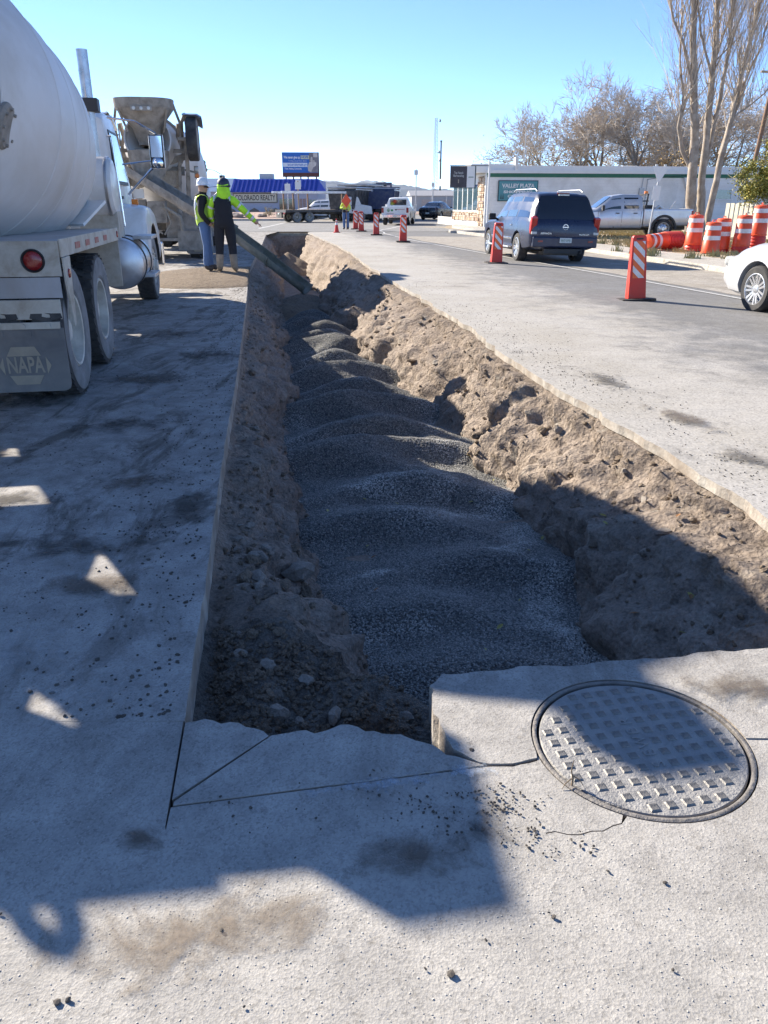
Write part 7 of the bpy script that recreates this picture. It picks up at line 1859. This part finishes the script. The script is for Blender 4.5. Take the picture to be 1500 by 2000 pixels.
for cx, cy, n, r in ((-1.7, 5.6, 160, .45), (-2.1, 4.6, 200, .5), (-1.6, 4.0, 170, .4), (-2.3, 3.7, 200, .5), (-1.5, 3.2, 220, .45), (-1.9, 2.9, 200, .4), (-1.25, 2.7, 160, .3), (-3.0, 5.2, 150, .5), (-2.2, 7.4, 160, .5), (-1.75, 7.0, 120, .35), (-1.3, 4.4, 150, .25), (-1.15, 3.5, 160, .2)):
    for k in range(int(n * 1.6)):
        q = Vector((cx + rng.gauss(0, r), cy + rng.gauss(0, r * .55)))
        if fbm(q.x * 3.1, q.y * 5.2, 6.6) > .05: pts.append((q.x, q.y, .0012, (.0012 + .0045 * rng.random() ** 3) * (.7 + .16 * q.y)))
for k in range(900): y = 2.0 + rng.random() ** 1.5 * 14; pts.append((Lx(y) - abs(rng.gauss(0, .28)) - .03, y, .002, rng.uniform(.003, .010)))
for k in range(1500): y = 2.6 + rng.random() ** 1.4 * 15; pts.append((Redge(y) + .05 + abs(rng.gauss(0, .45)), y, .001, rng.uniform(.002, .008)))
for cx, cy, n, r in ((.33, 1.63, 60, .05), (.37, 1.50, 26, .05), (.20, 1.60, 60, .10), (.02, 1.62, 40, .12), (.48, 1.47, 10, .04), (-.30, 1.60, 20, .15), (.5, 1.15, 10, .3), (-.6, 1.1, 8, .25)):
    for k in range(n): pts.append((cx + rng.gauss(0, r), cy + rng.gauss(0, r * .6), .005, rng.uniform(.0018, .0055)))
for x, y in ((-.66, 1.07), (-.64, 1.075), (.26, 1.84), (.14, 1.13)): pts.append((x, y, .004, .009))
stuff(link('asphalt_debris', rocks_mesh('asphalt_debris', [p for p in pts if p[1] < 2.0 or p[0] < Ledge(p[1]) or p[0] > Redge(max(p[1], 2.42))], M_crumb, 5)), 'black asphalt crumbs strewn over the pavement', 'debris')
# bigger stones, each a piece of its own
BIG = []
for k in range(26): y = rng.uniform(3.1, 4.3); t = rng.uniform(.13, .34); BIG.append((y, t, rng.uniform(.025, .065)))
for k in range(8): y = rng.uniform(3.55, 3.9); t = rng.uniform(.30, .40); BIG.append((y, t, rng.uniform(.05, .09)))
for k in range(16): y = rng.uniform(2.12, 2.75); t = rng.uniform(.12, .55); BIG.append((y, t, rng.uniform(.022, .05)))
for k in range(22): y = rng.uniform(2.5, 2.75); t = rng.uniform(.5, .80); BIG.append((y, t, rng.uniform(.02, .05)))
for k in range(26): y = rng.uniform(4.5, 15); t = rng.uniform(.12, .42); BIG.append((y, t, rng.uniform(.03, .08)))
for k in range(30): y = rng.uniform(4.0, 15); t = rng.uniform(.64, .92); BIG.append((y, t, rng.uniform(.03, .09)))
for (y, t, r) in BIG: p = tp(y, t); rock('rock', None, (p[0], p[1], p[2] + r * .25), r, rng.choice((M_brokenrock, M_brokenrock, M_clod)), None, (1, .8, .65), trench)
# fallen leaves
M_fl = mat('fallen_yellow_leaf', (.36, .33, .10), .7, 0, .3, 30); M_fl2 = mat('fallen_brown_leaf', (.26, .13, .05), .8, 0, .3, 30)
lv = MB()
for k in range(9): pass
V = [(-.5, 0, 0), (-.25, .17, .05), (.1, .2, .06), (.5, 0, .02), (.1, -.2, .07), (-.25, -.17, .04), (0, 0, -.02)]
lm = MB().add(V, [(0, 1, 6), (1, 2, 6), (2, 3, 6), (3, 4, 6), (4, 5, 6), (5, 0, 6)]); lme, lme2 = lm.mesh('leaf', M_fl, fix=False), lm.mesh('leaf', M_fl2, fix=False)
for k in range(26):
    y = rng.uniform(3.2, 7.5); t = rng.uniform(.08, .95); p = gravel_point(y, t) if k % 3 else tp(rng.uniform(3.0, 5), rng.uniform(.66, .85))
    o = link('fallen_leaf', lme if k % 4 else lme2); s = rng.uniform(.035, .06); o.location = (p[0], p[1], p[2] + .022); o.scale = (s, s, s); o.rotation_euler = (rng.uniform(-.4, .4), rng.uniform(-.4, .4), rng.uniform(0, 6))
    tag(o, 'small fallen leaf lying in the trench', 'leaf', 'fallen leaves in the trench')
# dry grass along the sidewalk and in the yard
def tuft_field(name, label, spots, m, hmin, hmax):
    V = MB()
    for (x, y, n, r) in spots:
        for k in range(n):
            a = rng.uniform(0, 6.28); px, py = x + rng.gauss(0, r), y + rng.gauss(0, r); h = rng.uniform(hmin, hmax); w = .008 + .0005 * y; dx, dy = rng.gauss(0, .3) * h, rng.gauss(0, .3) * h
            V.add([(px - w, py, 0), (px + w, py, 0), (px + dx, py + dy, h)], [(0, 1, 2)])
    return stuff(V.build(name, m, None, fix=False), label, 'grass')
M_drygrass = mat('dry_grass', (.42, .34, .17), .9, 0, .3, 2); M_greengrass = mat('dry_weeds', (.34, .31, .16), .9, 0, .3, 2)
tuft_field('grass', 'dry straw coloured grass in the plaza yard', [(rng.uniform(9.5, 17), rng.uniform(27, 48), 26, .35) for k in range(260)] + [(x, y, 60, .2) for x, y in ((9.9, 27.0), (10.6, 25.5), (11.2, 25.6), (12.0, 25.8), (9.4, 29))], M_drygrass, .04, .15)
tuft_field('weeds', 'dry weed tufts between kerb and sidewalk', [(Cx(y) + rng.choice((.2, 1.85)), y, 30, .09) for y in np.arange(18, 34, 1.3)] + [(8.6, 25.9, 60, .12), (9.0, 23.5, 50, .1), (10.0, 24.6, 40, .1)], M_greengrass, .08, .28)

# grit standing proud of the worn front pavement
def grit(u, v): return (-2.6 + 5.2 * u, .85 + 1.1 * v, .0008)
gm = MB().grid(grit, 80, 24).mesh('grit', M_grit, fix=False)
gv = [v.co for v in gm.vertices]
fattr(gm, 'dens', [0 if (math.hypot(c.x - MHX, c.y - MHY) < MHR + .06 or c.y > 1.9 or (c.y > 1.5 and c.x > -.7)) else 1400 for c in gv])
go = stuff(link('grit', gm), 'pale grit standing out of the worn pavement', 'grit'); scatter_nodes(go, M_grit, .0011, .0030, .25, 9, keep=False)

# stains on the pavement: soil films, spilled dust, old spray paint
def stain_mat(name, col, scale, cover):
    m, nt, b = newmat(name); v = coords(nt, 'World'); o = coords(nt, 'Object')
    ln = nd(nt, 'ShaderNodeVectorMath', operation='LENGTH'); nt.links.new(o, ln.inputs[0])
    n = tnoise(nt, v, scale, 8, .72, .5); k = math_(nt, 'ADD', math_(nt, 'SUBTRACT', cover, math_(nt, 'MULTIPLY', ln.outputs['Value'], .75)), math_(nt, 'MULTIPLY', math_(nt, 'SUBTRACT', n, .5), 2.2))
    f_ = ramp(nt, k, [(.35, 0.0), (.75, .34 if name.startswith('pale_dust') else .45 if 'spray' in name else .72)])
    c = mixc(nt, 1.0, col, ramp(nt, tnoise(nt, v, 90, 3), [(.3, .75), (.7, 1.2)]), 'MULTIPLY'); nt.links.new(c, b.inputs['Base Color']); b.inputs['Roughness'].default_value = .95
    nt.links.new(f_, b.inputs['Alpha']); return m
S_soil, S_tan, S_dark, S_pale, S_blue = stain_mat('soil_film', (.12, .095, .075), 5, .72), stain_mat('tan_mud_film', (.235, .19, .145), 4, .80), stain_mat('dark_soil_film', (.055, .048, .042), 7, .70), stain_mat('pale_dust_film', (.48, .47, .46), 5, .68), stain_mat('pale_blue_spray', (.42, .50, .60), 28, .72)
def stain(name, x, y, rx, ry, rz, m, z):
    g = MB().grid(lambda u, v: (u * 2 - 1, v * 2 - 1, 0), 1, 1); o = g.build(name, m, None, fix=False); o.location = (x, y, z); o.scale = (rx, ry, 1); o.rotation_euler = (0, 0, rz); structure(o)
zq = .0052
for i, (x, y, rx, ry, a, mm) in enumerate(((-.42, 1.22, .48, .20, .15, S_tan), (-.62, 1.50, .10, .10, 0, S_soil), (.24, 1.52, .22, .14, 0, S_dark), (.10, 1.45, .3, .12, .1, S_soil), (.02, 1.70, .34, .05, .18, S_blue), (.25, 1.745, .14, .05, .2, S_blue),
        (-1.5, 3.3, .8, .30, .1, S_dark), (-2.1, 3.9, .7, .3, 0, S_dark), (-1.4, 4.2, .5, .3, .3, S_soil), (-1.9, 5.4, .8, .4, .1, S_dark), (-2.6, 4.7, .6, .3, .2, S_soil), (-1.2, 2.9, .4, .25, .2, S_soil), (-2.2, 7.0, .9, .5, 0, S_soil), (-1.9, 8.2, .7, .6, .1, S_dark), (-2.6, 9.6, .8, .8, 0, S_soil),
        (-1.3, 2.35, .6, .3, 0, S_pale), (-1.9, 6.2, .7, .35, .1, S_pale), (-1.0, 3.75, .25, .5, .1, S_dark), (-3.2, 6.0, .8, .5, 0, S_dark), (-3.0, 3.2, .8, .4, 0, S_soil), (-.95, 2.1, .4, .2, .1, S_pale), (1.2, 2.15, .4, .15, .1, S_soil), 
        (2.3, 4.6, .35, .5, .2, S_dark), (2.2, 5.6, .3, .6, .15, S_soil), (2.0, 6.9, .35, .8, .15, S_dark))):
    stain('stain', x, y, rx, ry, a, mm, zq + .0006 * i)

# ------------------------------------------------------------------ haze over the whole valley
hz = MB().bb(-11500, 11500, -11500, 11500, -6, 420).mesh('haze', [], fix=True); ho = stuff(link('haze', hz), 'thin pale blue haze over the valley', 'haze')
hm = bpy.data.materials.new('valley_haze'); hm.use_nodes = True; nt = hm.node_tree; nt.nodes.clear()
pv = nd(nt, 'ShaderNodeVolumePrincipled'); pv.inputs['Color'].default_value = (.80, .90, 1.0, 1); pv.inputs['Density'].default_value = 1.5e-5; pv.inputs['Anisotropy'].default_value = .2
out = nd(nt, 'ShaderNodeOutputMaterial'); nt.links.new(pv.outputs[0], out.inputs['Volume']); hz.materials.append(hm)
